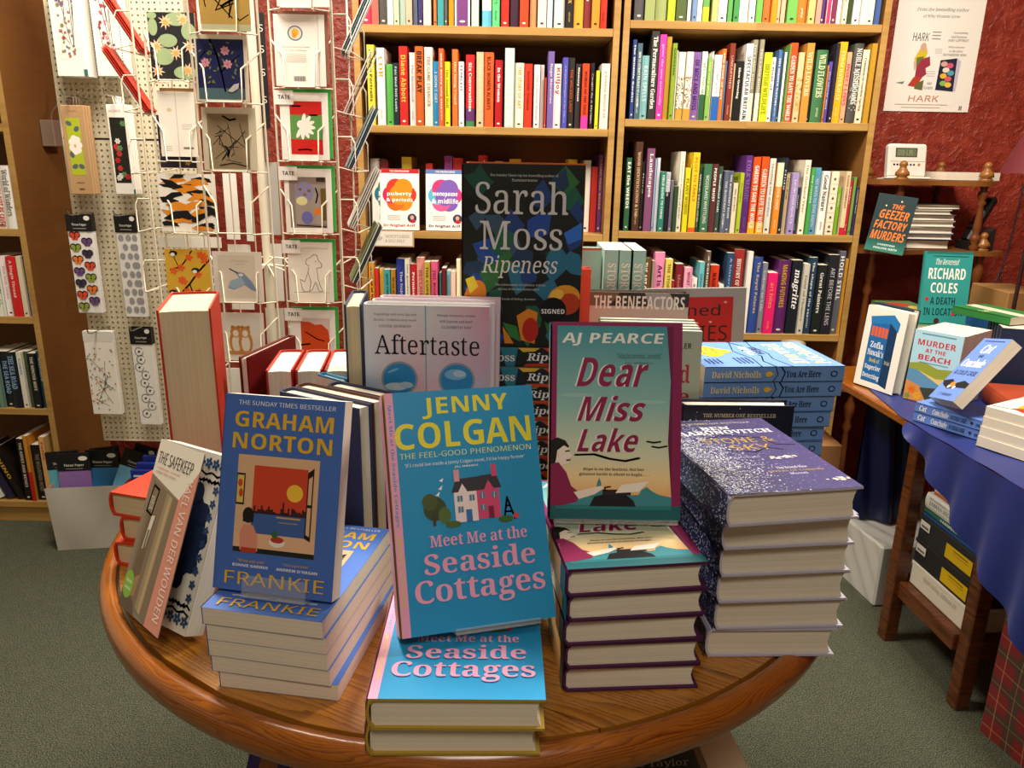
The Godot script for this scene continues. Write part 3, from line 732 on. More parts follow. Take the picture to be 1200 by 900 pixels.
		[0.7740, 0.0232, 0.2440, "e0521f", "orange book with amber band, twenty-third from left, third row of right back bookcase", {"t": "GARDEN TO SAVE THE WORLD", "tc": "f2eee4", "big": 1, "b": "e8a828", "bf": 0.15}],
		[0.8000, 0.0242, 0.2460, "e0521f", "orange book with amber band, twenty-fourth from left, third row of right back bookcase", {"t": "GARDEN TO SAVE THE WORLD", "tc": "f2eee4", "big": 1, "b": "e8a828", "bf": 0.15}],
		[0.8290, 0.0202, 0.2410, "d8dcd0", "pale grey book with grey lettering, twenty-fifth from left, third row of right back bookcase", {"t": "Tending the Garden", "tc": "8a9088"}],
		[0.8520, 0.0212, 0.2280, "e0892a", "amber book with cream lettering, twenty-sixth from left, third row of right back bookcase", {"t": "GROW YOUR OWN", "tc": "f0e8c0", "c0": "c8d8b8"}],
		[0.8760, 0.0112, 0.2440, "26303a", "slim charcoal book with white lettering, twenty-seventh from left, third row of right back bookcase", {"t": "Hide", "tc": "f2eee4", "c0": "26303a"}],
		[0.8880, 0.0122, 0.1940, "b8a078", "slim tan book with brown lettering, twenty-eighth from left, third row of right back bookcase", {"t": "The Bog", "tc": "5a4830"}],
		[0.9030, 0.0232, 0.1970, "a08fc0", "lilac book with white lettering, twenty-ninth from left, third row of right back bookcase", {"t": "Let the Land Speak Up", "tc": "e8e0f0"}],
		[0.9280, 0.0102, 0.1510, "2a3a40", "slim charcoal book with white lettering, thirtieth from left, third row of right back bookcase", {"t": "moths", "tc": "f2eee4"}],
		[0.9420, 0.0202, 0.2380, "f0e4cc", "cream book with tan lettering, thirty-first from left, third row of right back bookcase", {"t": "The Orchard Year", "tc": "a89878"}],
		[0.9640, 0.0132, 0.2140, "4aa04a", "slim green book with white lettering, thirty-second from left, third row of right back bookcase", {"t": "my rewild", "tc": "f2eee4"}],
		[0.9790, 0.0212, 0.2150, "5a9ab8", "teal book with white lettering, thirty-third from left, third row of right back bookcase", {"t": "101 WAYS TO SAVE EARTH", "tc": "f2eee4"}],
		[1.0030, 0.0242, 0.2040, "f5f0e6", "white book with black lettering, thirty-fourth from left, third row of right back bookcase", {"t": "Good Nature", "tc": "2a2a26", "big": 1}],
		[1.0320, 0.0262, 0.2040, "f0e0c4", "cream book, thirty-fifth from left, third row of right back bookcase", {"icons": "6a5840"}],
		[1.0620, 0.0122, 0.1550, "7fb02a", "slim olive book with white lettering, thirty-sixth from left, third row of right back bookcase", {"t": "peat", "tc": "f2eee4"}],
		[1.0780, 0.0172, 0.2050, "e0c8a0", "peach book with red band, thirty-seventh from left, third row of right back bookcase", {"t": "GOOD COMPOST", "tc": "8a7040", "b": "c8283a", "bf": 0.12}],
		[1.0970, 0.0092, 0.1770, "d02a3a", "slim red book with white lettering, thirty-eighth from left, third row of right back bookcase", {"t": "apples", "tc": "f2eee4"}],
		[1.1090, 0.0102, 0.1870, "7a9a4a", "slim olive book, thirty-ninth from left, third row of right back bookcase", {}],
		[1.1210, 0.0047, 0.1560, "3a3a6a", "slim navy book with white lettering, fortieth from left, third row of right back bookcase", {"t": "nature cure", "tc": "f2eee4"}],
	]],
	["fourth row of right back bookcase", 0.7195, -2.600, [
		[0.4200, 0.0442, 0.2515, "6a4a2a", "thick brown book with cream lettering, first from left, fourth row of right back bookcase", {"t": "THE ART OF TREES", "tc": "e8dcc8"}],
		[0.4670, 0.0072, 0.2425, "9a8a7a", "slim grey book, second from left, fourth row of right back bookcase", {}],
		[0.4750, 0.0342, 0.2705, "e08ab0", "pink book with purple lettering, third from left, fourth row of right back bookcase", {"t": "Art is Magic", "tc": "5a2a58", "big": 1}],
		[0.5110, 0.0252, 0.2485, "d8c860", "yellow book with olive lettering, fourth from left, fourth row of right back bookcase", {"t": "THE STORY OF ART", "tc": "8a7420"}],
		[0.5380, 0.0082, 0.1765, "b02a3a", "slim red book, fifth from left, fourth row of right back bookcase", {}],
		[0.5480, 0.0262, 0.2325, "7a1f26", "dark red book with salmon lettering, sixth from left, fourth row of right back bookcase", {"t": "Modern", "tc": "c08a80"}],
		[0.5770, 0.0272, 0.2215, "e8a0b8", "pink book with mauve lettering, seventh from left, fourth row of right back bookcase", {"t": "WHAT ARTISTS", "tc": "9a4068"}],
		[0.6060, 0.0182, 0.1865, "f0ece4", "white book with black lettering, eighth from left, fourth row of right back bookcase", {"t": "Still life", "tc": "1e1e22"}],
		[0.6270, 0.0192, 0.2405, "6ab8c0", "light blue book with navy lettering, ninth from left, fourth row of right back bookcase", {"t": "Silent Nature", "tc": "1f4a50"}],
		[0.6480, 0.0132, 0.2775, "6a5a4a", "slim brown book with white lettering, tenth from left, fourth row of right back bookcase", {"t": "a colour", "tc": "f2eee4"}],
		[0.6660, 0.0302, 0.2305, "d03a1f", "red book with black lettering, eleventh from left, fourth row of right back bookcase", {"t": "MAGICAL ART", "tc": "3a1008"}],
		[0.6990, 0.0162, 0.1665, "e8e8e0", "white book, twelfth from left, fourth row of right back bookcase", {}],
		[0.7170, 0.0242, 0.2735, "2f4a6a", "navy book with light blue lettering, thirteenth from left, fourth row of right back bookcase", {"t": "A history of art", "tc": "9ab0c8"}],
		[0.7430, 0.0342, 0.2850, "9a2f2a", "dark red book with white lettering, fourteenth from left, fourth row of right back bookcase", {"t": "HISTORY OF ART WITHOUT", "tc": "f2eee4"}],
		[0.7860, 0.0182, 0.2795, "e8e4dc", "white book, fifteenth from left, fourth row of right back bookcase", {}],
		[0.8080, 0.0322, 0.2605, "2f4a90", "blue book with tan lettering, sixteenth from left, fourth row of right back bookcase", {"t": "The Royal Palaces", "tc": "c8b070"}],
		[0.8420, 0.0182, 0.2415, "7a7f8a", "grey book with pale grey lettering, seventeenth from left, fourth row of right back bookcase", {"t": "Colour in Life", "tc": "c8ccd8"}],
		[0.8610, 0.0332, 0.2095, "e0206a", "hot pink book with amber lettering, eighteenth from left, fourth row of right back bookcase", {"t": "art bites", "tc": "f0a040"}],
		[0.8960, 0.0412, 0.2515, "5a2560", "purple book with amber lettering, nineteenth from left, fourth row of right back bookcase", {"t": "MAKING FUTURES", "tc": "c89a28"}],
		[0.9410, 0.0352, 0.2525, "1a2028", "black book with white lettering, twentieth from left, fourth row of right back bookcase", {"t": "magritte", "tc": "f4f2ee", "huge": 1}],
		[0.9780, 0.0212, 0.2415, "c8c4b4", "pale grey book with mauve lettering, twenty-first from left, fourth row of right back bookcase", {"t": "Field of Flowers", "tc": "6a6858"}],
		[1.0010, 0.0252, 0.2625, "26405a", "navy book with white lettering, twenty-second from left, fourth row of right back bookcase", {"t": "The shape of the sea", "tc": "f2eee4"}],
		[1.0280, 0.0312, 0.2385, "1d2422", "black book with white lettering, twenty-third from left, fourth row of right back bookcase", {"t": "Great Painters", "tc": "f2eee4"}],
		[1.0600, 0.0352, 0.2735, "22242a", "black book with pale grey lettering, twenty-fourth from left, fourth row of right back bookcase", {"t": "ART BEFORE THE LENS", "tc": "c8c8cc"}],
		[1.0970, 0.0222, 0.2850, "5a5f6a", "slate blue book with white lettering, twenty-fifth from left, fourth row of right back bookcase", {"t": "HOLD STILL", "tc": "f4f2ee", "big": 1}],
		[1.1210, 0.0047, 0.2595, "e0a030", "slim amber book with olive lettering, twenty-sixth from left, fourth row of right back bookcase", {"t": "Anatomy of a painting", "tc": "a87018"}],
	]],
	["upper row of left wall bookcase", 1.0380, -2.500, [
		[-1.7210, 0.0282, 0.1910, "d8d0c0", "pale grey book, first from left, upper row of left wall bookcase", {}],
		[-1.6910, 0.0132, 0.1950, "e8e4da", "slim white book, second from left, upper row of left wall bookcase", {}],
		[-1.6760, 0.0432, 0.1950, "ece6de", "thick white book with red lettering, third from left, upper row of left wall bookcase", {"t": "WE WILL NOT BE SAVED", "tc": "c03a30", "big": 1}],
		[-1.6310, 0.0332, 0.1960, "eae8e0", "white book with mauve lettering, fourth from left, upper row of left wall bookcase", {"t": "World of Wonders", "tc": "5a5a58", "big": 1}],
	]],
	["second row of left wall bookcase", 0.7505, -2.500, [
		[-1.7600, 0.0302, 0.1925, "9ab0a0", "pale teal book, first from left, second row of left wall bookcase", {}],
		[-1.7280, 0.0402, 0.1965, "dfe6d6", "cream book with speckled pattern, second from left, second row of left wall bookcase", {"speck": "5a8a5a"}],
		[-1.6860, 0.0252, 0.1975, "f0e6e6", "white book with salmon lettering, third from left, second row of left wall bookcase", {"t": "the lost ones", "tc": "d08a90"}],
		[-1.6590, 0.0312, 0.1975, "c81f1f", "red book with cream lettering, fourth from left, second row of left wall bookcase", {"t": "A Single Thread", "tc": "f0d8d0"}],
		[-1.6260, 0.0182, 0.1985, "d8ccb0", "pale grey book, fifth from left, second row of left wall bookcase", {}],
		[-1.6060, 0.0082, 0.1985, "1f2a3a", "slim charcoal book with blue band, sixth from left, second row of left wall bookcase", {"t": "STARDUST", "tc": "d8b030", "b": "3a5ad0", "bf": 0.45}],
	]],
	["third row of left wall bookcase", 0.4305, -2.500, [
		[-1.7870, 0.0282, 0.1955, "5a7a6a", "slate blue book, first from left, third row of left wall bookcase", {}],
		[-1.7570, 0.0162, 0.1965, "6a8a7a", "grey book, second from left, third row of left wall bookcase", {}],
		[-1.7390, 0.0272, 0.1965, "161b22", "black book with light blue lettering, third from left, third row of left wall bookcase", {"t": "THE SEA ROAD", "tc": "8ab0d8", "big": 1}],
		[-1.7100, 0.0302, 0.1975, "161b22", "black book with light blue lettering, fourth from left, third row of left wall bookcase", {"t": "THE SEA ROAD", "tc": "8ab0d8", "big": 1}],
		[-1.6770, 0.0192, 0.1965, "dcd8c8", "pale grey book with teal lettering, fifth from left, third row of left wall bookcase", {"t": "Coast", "tc": "5a8ab8"}],
		[-1.6550, 0.0152, 0.1985, "4a5a3a", "slim dark green book, sixth from left, third row of left wall bookcase", {}],
		[-1.6370, 0.0252, 0.1945, "15191d", "black book with pale grey lettering, seventh from left, third row of left wall bookcase", {"t": "THE WINTER WIFE", "tc": "d8d0b8"}],
		[-1.6100, 0.0122, 0.2005, "1f4a5a", "slim navy book with white lettering, eighth from left, third row of left wall bookcase", {"t": "nightfall", "tc": "f2eee4"}],
	]],
	["bottom row of left wall bookcase", 0.0815, -2.500, [
		[-1.7290, 0.0252, 0.2335, "1a1512", "black book with pale grey lettering, first from left, bottom row of left wall bookcase", {"t": "THE ASHES AND BONES", "tc": "d8c8b0"}],
		[-1.7010, 0.0142, 0.2455, "c8862a", "slim amber book with red band, second from left, bottom row of left wall bookcase", {"b": "b82420", "bf": 0.45}],
		[-1.6840, 0.0342, 0.2095, "161616", "black book with tan lettering, third from left, bottom row of left wall bookcase", {"t": "THE MOUNTAIN WIND", "tc": "a89878"}],
		[-1.6470, 0.0202, 0.2425, "d8a868", "tan book with red lettering, fourth from left, bottom row of left wall bookcase", {"t": "Tales", "tc": "b84030"}],
	]],
]

# ---------------------------------------------------------------- printed covers
func art_frankie(a: Art) -> void:
	a.text("THE SUNDAY TIMES BESTSELLER", 0.12, 0.03, 0.93, 0.052, "e8ecf4", "sans")
	a.text("GRAHAM", 0.1, 0.085, 0.92, 0.165, "dcb02c")
	a.text("NORTON", 0.09, 0.195, 0.92, 0.275, "dcb02c")
	a.rect(0.15, 0.305, 0.83, 0.8, "d9b18c")
	a.rect(0.15, 0.775, 0.83, 0.8, "1f2420")
	a.rect(0.15, 0.7, 0.83, 0.775, "e0b590")
	a.rect(0.29, 0.355, 0.74, 0.59, "c9452c")
	a.ell(0.64, 0.48, 0.068, 0.044, "efc23e")
	var sk := [0.29, 0.6]
	var rng := RandomNumberGenerator.new()
	rng.seed = 9
	for k in 30:
		var hgt := rng.randf_range(0.555, 0.59) - (0.035 if k == 17 else 0.0)
		sk.append_array([0.29 + 0.015 * k, hgt, 0.29 + 0.015 * (k + 1), hgt])
	sk.append_array([0.74, 0.6])
	a.poly(sk, "3a1f24")
	a.rect(0.29, 0.598, 0.74, 0.7, "3f5f9e")
	a.rect(0.5, 0.605, 0.7, 0.612, "c9a45a")
	a.rect(0.52, 0.63, 0.68, 0.636, "8f8a80")
	a.poly([0.74, 0.37, 0.79, 0.345, 0.79, 0.715, 0.74, 0.7], "1c1c1e")
	a.poly([0.75, 0.4, 0.78, 0.385, 0.78, 0.53, 0.75, 0.53], "d9b18c")
	a.poly([0.75, 0.545, 0.78, 0.545, 0.78, 0.69, 0.75, 0.68], "d9b18c")
	a.rect(0.15, 0.4, 0.22, 0.56, "1c1c1e").rect(0.155, 0.41, 0.21, 0.55, "d8c060").ell(0.18, 0.45, 0.02, 0.02, "c9452c").ell(0.19, 0.5, 0.018, 0.022, "c9452c")
	a.poly([0.21, 0.79, 0.2, 0.7, 0.23, 0.66, 0.31, 0.66, 0.35, 0.71, 0.36, 0.79], "d98f76")
	a.rect(0.22, 0.775, 0.35, 0.8, "b5352a")
	a.ell(0.265, 0.61, 0.048, 0.04, "1a1718").rect(0.222, 0.61, 0.31, 0.645, "1a1718")
	a.ell(0.52, 0.735, 0.065, 0.025, "ece6dc").ell(0.52, 0.722, 0.055, 0.016, "b5352a")
	a.poly([0.46, 0.69, 0.5, 0.675, 0.53, 0.715, 0.48, 0.71], "2f6a3a")
	a.text("BONNIE GARMUS", 0.16, 0.86, 0.46, 0.874, "e8ecf4").text("\"Warm and wise\"", 0.2, 0.835, 0.43, 0.85, "dcb02c", "serif")
	a.text("ANDREW O'HAGAN", 0.53, 0.86, 0.87, 0.874, "e8ecf4").text("\"Unforgettable\"", 0.58, 0.835, 0.8, 0.85, "dcb02c", "serif")
	a.text("FRANKIE", 0.1, 0.9, 0.93, 0.965, "dcb02c", "sans")

func art_seaside(a: Art) -> void:
	a.rect(0, 0, 1, 1, "2795cc").rect(0, 0, 0.055, 1, "e8a3c4")
	var sp := Art.new(self, a.o + a.U * 0.05, a.V, a.U * -0.045, a.N)
	sp.layer = a.layer
	sp.text("Meet Me at the Seaside Cottages", 0.05, 0.2, 0.56, 0.85, "3a94c8", "serif_bold").text("JENNY COLGAN", 0.6, 0.25, 0.88, 0.8, "d8cf3a")
	a.join(sp)
	a.text("JENNY", 0.24, 0.03, 0.82, 0.12, "e9e13c")
	a.text("COLGAN", 0.05, 0.135, 0.96, 0.245, "e9e13c")
	a.text("THE FEEL-GOOD PHENOMENON", 0.07, 0.26, 0.95, 0.283, "d9e8a0", "sans")
	a.text("'If I could live inside a Jenny Colgan novel, I'd be happy forever'", 0.1, 0.303, 0.9, 0.322, "eaf4fa", "sans")
	a.text("JILL MANSELL", 0.42, 0.328, 0.58, 0.338, "eaf4fa")
	a.ell(0.27, 0.5, 0.075, 0.05, "3f4a2c").ell(0.24, 0.47, 0.05, 0.035, "4f5a32").ell(0.33, 0.53, 0.04, 0.035, "55703a").rect(0.25, 0.53, 0.27, 0.57, "4a3a24")
	a.rect(0.4, 0.43, 0.55, 0.565, "f0e2e4").rect(0.55, 0.42, 0.7, 0.56, "d84f7c")
	a.poly([0.385, 0.44, 0.42, 0.385, 0.58, 0.38, 0.555, 0.44], "3b3940").poly([0.54, 0.44, 0.58, 0.378, 0.69, 0.375, 0.72, 0.435], "3b3940")
	a.poly([0.43, 0.44, 0.46, 0.405, 0.49, 0.44], "f0e2e4").poly([0.6, 0.44, 0.635, 0.4, 0.67, 0.44], "d84f7c")
	a.rect(0.41, 0.345, 0.445, 0.395, "e2a0a8").rect(0.66, 0.335, 0.695, 0.385, "d84f7c")
	for p in [[0.42, 0.455], [0.5, 0.455], [0.42, 0.5], [0.57, 0.45], [0.65, 0.45], [0.57, 0.5]]:
		a.rect(p[0], p[1], p[0] + 0.035, p[1] + 0.025, "5b7fa0"); a.rect(p[0] + 0.016, p[1], p[0] + 0.019, p[1] + 0.025, "f4f0ee")
	a.rect(0.47, 0.515, 0.51, 0.565, "3a74b8").rect(0.62, 0.51, 0.655, 0.56, "7a2a40")
	a.line([0.72, 0.57, 0.75, 0.48, 0.79, 0.57], 0.012, "d8b82c").line([0.73, 0.54, 0.775, 0.54], 0.01, "d8b82c").line([0.738, 0.515, 0.765, 0.515], 0.01, "d8b82c")
	a.ell(0.73, 0.57, 0.05, 0.014, "3f6a34").ell(0.38, 0.57, 0.05, 0.014, "4f6a34").ell(0.8, 0.56, 0.02, 0.012, "d04a60")
	a.poly([0.3, 0.42, 0.33, 0.405, 0.32, 0.425], "f4f6f8").poly([0.28, 0.445, 0.31, 0.43, 0.3, 0.45], "f4f6f8").poly([0.31, 0.385, 0.34, 0.375, 0.33, 0.392], "f4f6f8")
	a.text("Meet Me at the", 0.22, 0.605, 0.86, 0.655, "eda6c8", "serif_bold")
	a.text("Seaside", 0.17, 0.675, 0.9, 0.765, "eda6c8", "serif_bold")
	a.text("Cottages", 0.1, 0.785, 0.95, 0.905, "eda6c8", "serif_bold")
func spine_seaside(a: Art) -> void:
	a.rect(0, 0, 1, 1, "e8a3c4")

func art_lake(a: Art) -> void:
	a.rect(0, 0, 1, 1, "8a2459")
	a.grad(0.04, 0.02, 0.93, 0.42, "3c93a4", "8fc0bd")
	a.grad(0.04, 0.42, 0.93, 0.66, "8fc0bd", "d3dcc0").grad(0.04, 0.66, 0.93, 0.78, "d3dcc0", "f2d8a4")
	a.grad(0.04, 0.78, 0.93, 0.9, "f2d8a4", "ecae62")
	a.poly([0.88, 0.02, 0.93, 0.02, 0.93, 0.88, 0.9, 0.6, 0.915, 0.3], "6d1c49")
	a.ell(0.2, 0.37, 0.13, 0.01, "98c6c2").ell(0.75, 0.4, 0.14, 0.01, "9ccac4")
	a.text("AJ PEARCE", 0.07, 0.055, 0.86, 0.12, "eef2ee", "sans_bold", 0.12)
	a.text("\"Touching, funny and emotional ... just wonderful\"", 0.5, 0.155, 0.84, 0.19, "2a3c44", "serif")
	a.text("JILL MANSELL", 0.56, 0.2, 0.78, 0.212, "2a3c44", "sans")
	for k in 2:
		var hx: String = ["efe9ea", "8c1f4e"][k]
		var dx: float = [-0.012, 0.0][k]
		a.text("Dear", 0.19 + dx, 0.18, 0.76 + dx, 0.325, hx, "sans_bold", 0.35)
		a.text("Miss", 0.2 + dx, 0.37, 0.75 + dx, 0.5, hx, "sans_bold", 0.35)
		a.text("Lake", 0.2 + dx, 0.535, 0.7 + dx, 0.655, hx, "sans_bold", 0.35)
		a.line([0.2 + dx, 0.672, 0.34 + dx, 0.668, 0.46 + dx, 0.69, 0.58 + dx, 0.7, 0.68 + dx, 0.685], 0.014, hx)
	a.line([0.74, 0.6, 0.79, 0.605, 0.84, 0.6], 0.012, "4a4a50").line([0.78, 0.625, 0.83, 0.63, 0.89, 0.622], 0.012, "4a4a50")
	a.text("Hope is on the horizon. But her", 0.25, 0.735, 0.72, 0.753, "3a2a34", "serif_bold")
	a.text("greatest battle is about to begin. . . .", 0.22, 0.76, 0.76, 0.778, "3a2a34", "serif_bold")
	var sky := [0.12, 0.93]
	for p in [[0.12, 0.885], [0.2, 0.885], [0.2, 0.87], [0.3, 0.875], [0.35, 0.865], [0.36, 0.81], [0.375, 0.785], [0.39, 0.81], [0.4, 0.87], [0.5, 0.88], [0.68, 0.87], [0.7, 0.845], [0.74, 0.83], [0.78, 0.85], [0.84, 0.87], [0.93, 0.88], [0.93, 0.93]]: sky.append_array(p)
	a.poly(sky, "3f8c98")
	a.rect(0.0, 0.925, 1.0, 1.0, "1f6068")
	a.rect(0.04, 0.925, 0.93, 0.945, "2a7a80")
	a.poly([0.3, 0.93, 0.34, 0.88, 0.43, 0.868, 0.58, 0.868, 0.64, 0.9, 0.66, 0.93], "1b1a1d")
	a.rect(0.4, 0.845, 0.62, 0.872, "262428").line([0.42, 0.85, 0.42, 0.835, 0.46, 0.83], 0.01, "262428")
	a.poly([0.5, 0.862, 0.55, 0.82, 0.76, 0.8, 0.68, 0.855], "f2ece0")
	a.poly([0.0, 0.6, 0.05, 0.585, 0.11, 0.6, 0.14, 0.63, 0.1, 0.66, 0.05, 0.72, 0.0, 0.73], "1c191c")
	a.poly([0.05, 0.65, 0.1, 0.625, 0.14, 0.64, 0.145, 0.66, 0.165, 0.678, 0.145, 0.69, 0.14, 0.715, 0.09, 0.725, 0.07, 0.75, 0.02, 0.75, 0.04, 0.7], "f2e4d6").line([0.115, 0.655, 0.14, 0.652], 0.01, "1c191c").line([0.125, 0.7, 0.145, 0.698], 0.012, "b8243c")
	a.poly([0.0, 0.72, 0.06, 0.71, 0.12, 0.76, 0.16, 0.83, 0.24, 0.87, 0.2, 0.91, 0.08, 0.93, 0.0, 0.93], "8c2254")
	a.poly([0.18, 0.86, 0.3, 0.84, 0.4, 0.825, 0.41, 0.84, 0.34, 0.87, 0.22, 0.895], "f0e3d6")
func spine_lake(a: Art) -> void:
	a.grad4(0, 0.0, 0.5, 1.0, ["3c93a4", "c9cfa8", "c9cfa8", "3c93a4"])
	a.grad4(0.5, 0.0, 0.9, 1.0, ["c9cfa8", "e8a75a", "e8a75a", "c9cfa8"])
	a.text("Dear Miss Lake", 0.25, 0.25, 0.66, 0.75, "8c1f4e", "sans_bold", 0.3)
	a.text("AJ PEARCE", 0.05, 0.3, 0.2, 0.65, "f2efe8")
	a.rect(0.9, 0, 1, 1, "1f6068")

func art_ripeness(a: Art) -> void:
	a.rect(0, 0, 1, 1, "171d20")
	var rng := RandomNumberGenerator.new()
	rng.seed = 31
	var inks := ["24479a", "1f5d4a", "2a6e8e", "223f7a", "2f6b3c", "1d3a5c", "10181a", "35506a", "1a4a44", "0f1416"]
	for k in 46:
		var c := Vector2(rng.randf_range(0.02, 0.98), rng.randf_range(0.02, 0.98))
		var p := []
		var m := rng.randi_range(4, 7)
		for j in m:
			var an := TAU * j / m + rng.randf_range(-0.25, 0.25)
			var r := rng.randf_range(0.05, 0.15)
			p.append_array([clampf(c.x + cos(an) * r, 0, 1), clampf(c.y + sin(an) * r * 0.7, 0, 1)])
		a.layer -= 0.00002
		if Geometry2D.triangulate_polygon(PackedVector2Array([Vector2(p[0], p[1]), Vector2(p[2], p[3]), Vector2(p[4], p[5])])).size(): a.poly(p, inks[k % inks.size()])
	a.poly([0.84, 0.36, 0.99, 0.3, 0.99, 0.39, 0.88, 0.42], "2f6fd0")
	a.ell(0.86, 0.72, 0.14, 0.075, "d9952c", -0.3).ell(0.9, 0.75, 0.1, 0.06, "b5401f", -0.4).ell(0.8, 0.7, 0.06, 0.03, "e8bc4a", -0.4)
	a.ell(0.1, 0.72, 0.09, 0.1, "e0872a", 0.3).ell(0.05, 0.8, 0.08, 0.09, "b8301f")
	a.poly([0.02, 0.62, 0.09, 0.6, 0.13, 0.66, 0.06, 0.7], "e8d43a")
	a.poly([0.46, 0.82, 0.56, 0.78, 0.64, 0.8, 0.62, 0.98, 0.5, 0.96], "d9852a").ell(0.58, 0.9, 0.07, 0.07, "b5281f")
	a.poly([0.34, 0.86, 0.46, 0.88, 0.5, 0.97, 0.4, 0.94], "2f7a3c").poly([0.34, 0.88, 0.36, 0.98, 0.44, 0.98], "d9852a")
	a.text("The Sunday Times top ten bestselling author of", 0.22, 0.052, 0.78, 0.068, "c9ccd0", "serif")
	a.text("Summerwater", 0.4, 0.076, 0.61, 0.09, "c9ccd0", "serif")
	a.text("Sarah", 0.1, 0.09, 0.87, 0.262, "c6c8ca", "serif")
	a.text("Moss", 0.14, 0.3, 0.83, 0.455, "c6c8ca", "serif")
	a.text("Ripeness", 0.15, 0.485, 0.81, 0.61, "d8d9da", "serif", 0.22)
	a.text("'The achievement of a lifetime, written", 0.27, 0.64, 0.7, 0.655, "c9ccd0", "serif").text("by one of the best writers alive'", 0.3, 0.665, 0.65, 0.68, "c9ccd0", "serif")
	a.text("'A book of living dreams'", 0.3, 0.72, 0.62, 0.735, "c9ccd0", "serif")
	a.ell(0.77, 0.79, 0.115, 0.076, "141516", 0.0, 28)
	a.text("SIGNED", 0.67, 0.78, 0.87, 0.806, "eef0f0")
func spine_ripeness(a: Art) -> void:
	a.rect(0, 0, 1, 1, "1a2022")
	a.poly([0.36, 0.0, 0.47, 0.0, 0.45, 1.0, 0.4, 1.0], "2a7a90").poly([0.47, 0.0, 0.6, 0.0, 0.57, 0.18, 0.5, 0.22], "d8b23a").poly([0.62, 0.0, 0.8, 0.0, 0.8, 0.3, 0.66, 0.24], "c9401f").poly([0.52, 0.85, 0.7, 0.8, 0.76, 1.0, 0.5, 1.0], "b8401f").poly([0.0, 0.2, 0.12, 0.0, 0.3, 0.9, 0.1, 1.0], "24479a").poly([0.8, 0.2, 0.95, 0.0, 1.0, 0.9, 0.84, 1.0], "2f6b3c")
	a.text("Sarah Moss", 0.08, 0.28, 0.45, 0.72, "d8d9da", "serif_bold").text("Ripeness", 0.52, 0.25, 0.86, 0.8, "e6e7e8", "serif_bold", 0.2)

func art_aftertaste(a: Art) -> void:
	a.grad4(0, 0, 0.49, 0.3, ["d9dde2", "cfd2d8", "d8b8c4", "c8d4e2"]).grad4(0, 0.3, 0.49, 0.6, ["c8d4e2", "d8b8c4", "d49aa8", "6fb2e0"]).grad4(0, 0.6, 0.49, 1, ["6fb2e0", "d49aa8", "b8c8e0", "5fa4d8"])
	a.grad4(0.49, 0, 1, 0.3, ["cfd2d8", "c890a8", "c0a0bc", "cfc2cc"]).grad4(0.49, 0.3, 1, 0.6, ["cfc2cc", "c0a0bc", "aab4d8", "dba6b0"]).grad4(0.49, 0.6, 1, 1, ["dba6b0", "aab4d8", "a0c0e4", "c8b8d0"])
	a.rect(0.487, 0, 0.497, 1, "5fa8b8")
	a.text("'Exploding with love, life and", 0.08, 0.045, 0.42, 0.06, "23262c", "serif").text("flavour. I relished every word'", 0.08, 0.075, 0.42, 0.09, "23262c", "serif").text("LOUISE KENNEDY", 0.12, 0.108, 0.38, 0.122, "3a3c42", "sans")
	a.text("'Bitingly inventive, written", 0.58, 0.045, 0.89, 0.06, "23262c", "serif").text("with humour and heart'", 0.6, 0.075, 0.87, 0.09, "23262c", "serif").text("ELIZABETH DAY", 0.62, 0.108, 0.86, 0.122, "3a3c42", "sans")
	a.text("Aftertaste", 0.08, 0.158, 0.92, 0.27, "111216", "serif")
	for cx in [0.275, 0.74]:
		a.ell(cx, 0.405, 0.148, 0.097, "8e949c", 0, 32).ell(cx, 0.405, 0.132, 0.086, "2c86c4", 0, 32)
		if cx < 0.5: a.ell(cx - 0.03, 0.45, 0.09, 0.022, "b9cede").ell(cx + 0.05, 0.44, 0.06, 0.018, "a8c2d8").ell(cx - 0.05, 0.36, 0.05, 0.006, "7fb4dc", -0.4)
		else: a.ell(cx - 0.01, 0.375, 0.09, 0.03, "7aaed6").ell(cx + 0.02, 0.37, 0.05, 0.018, "a9c6dc")

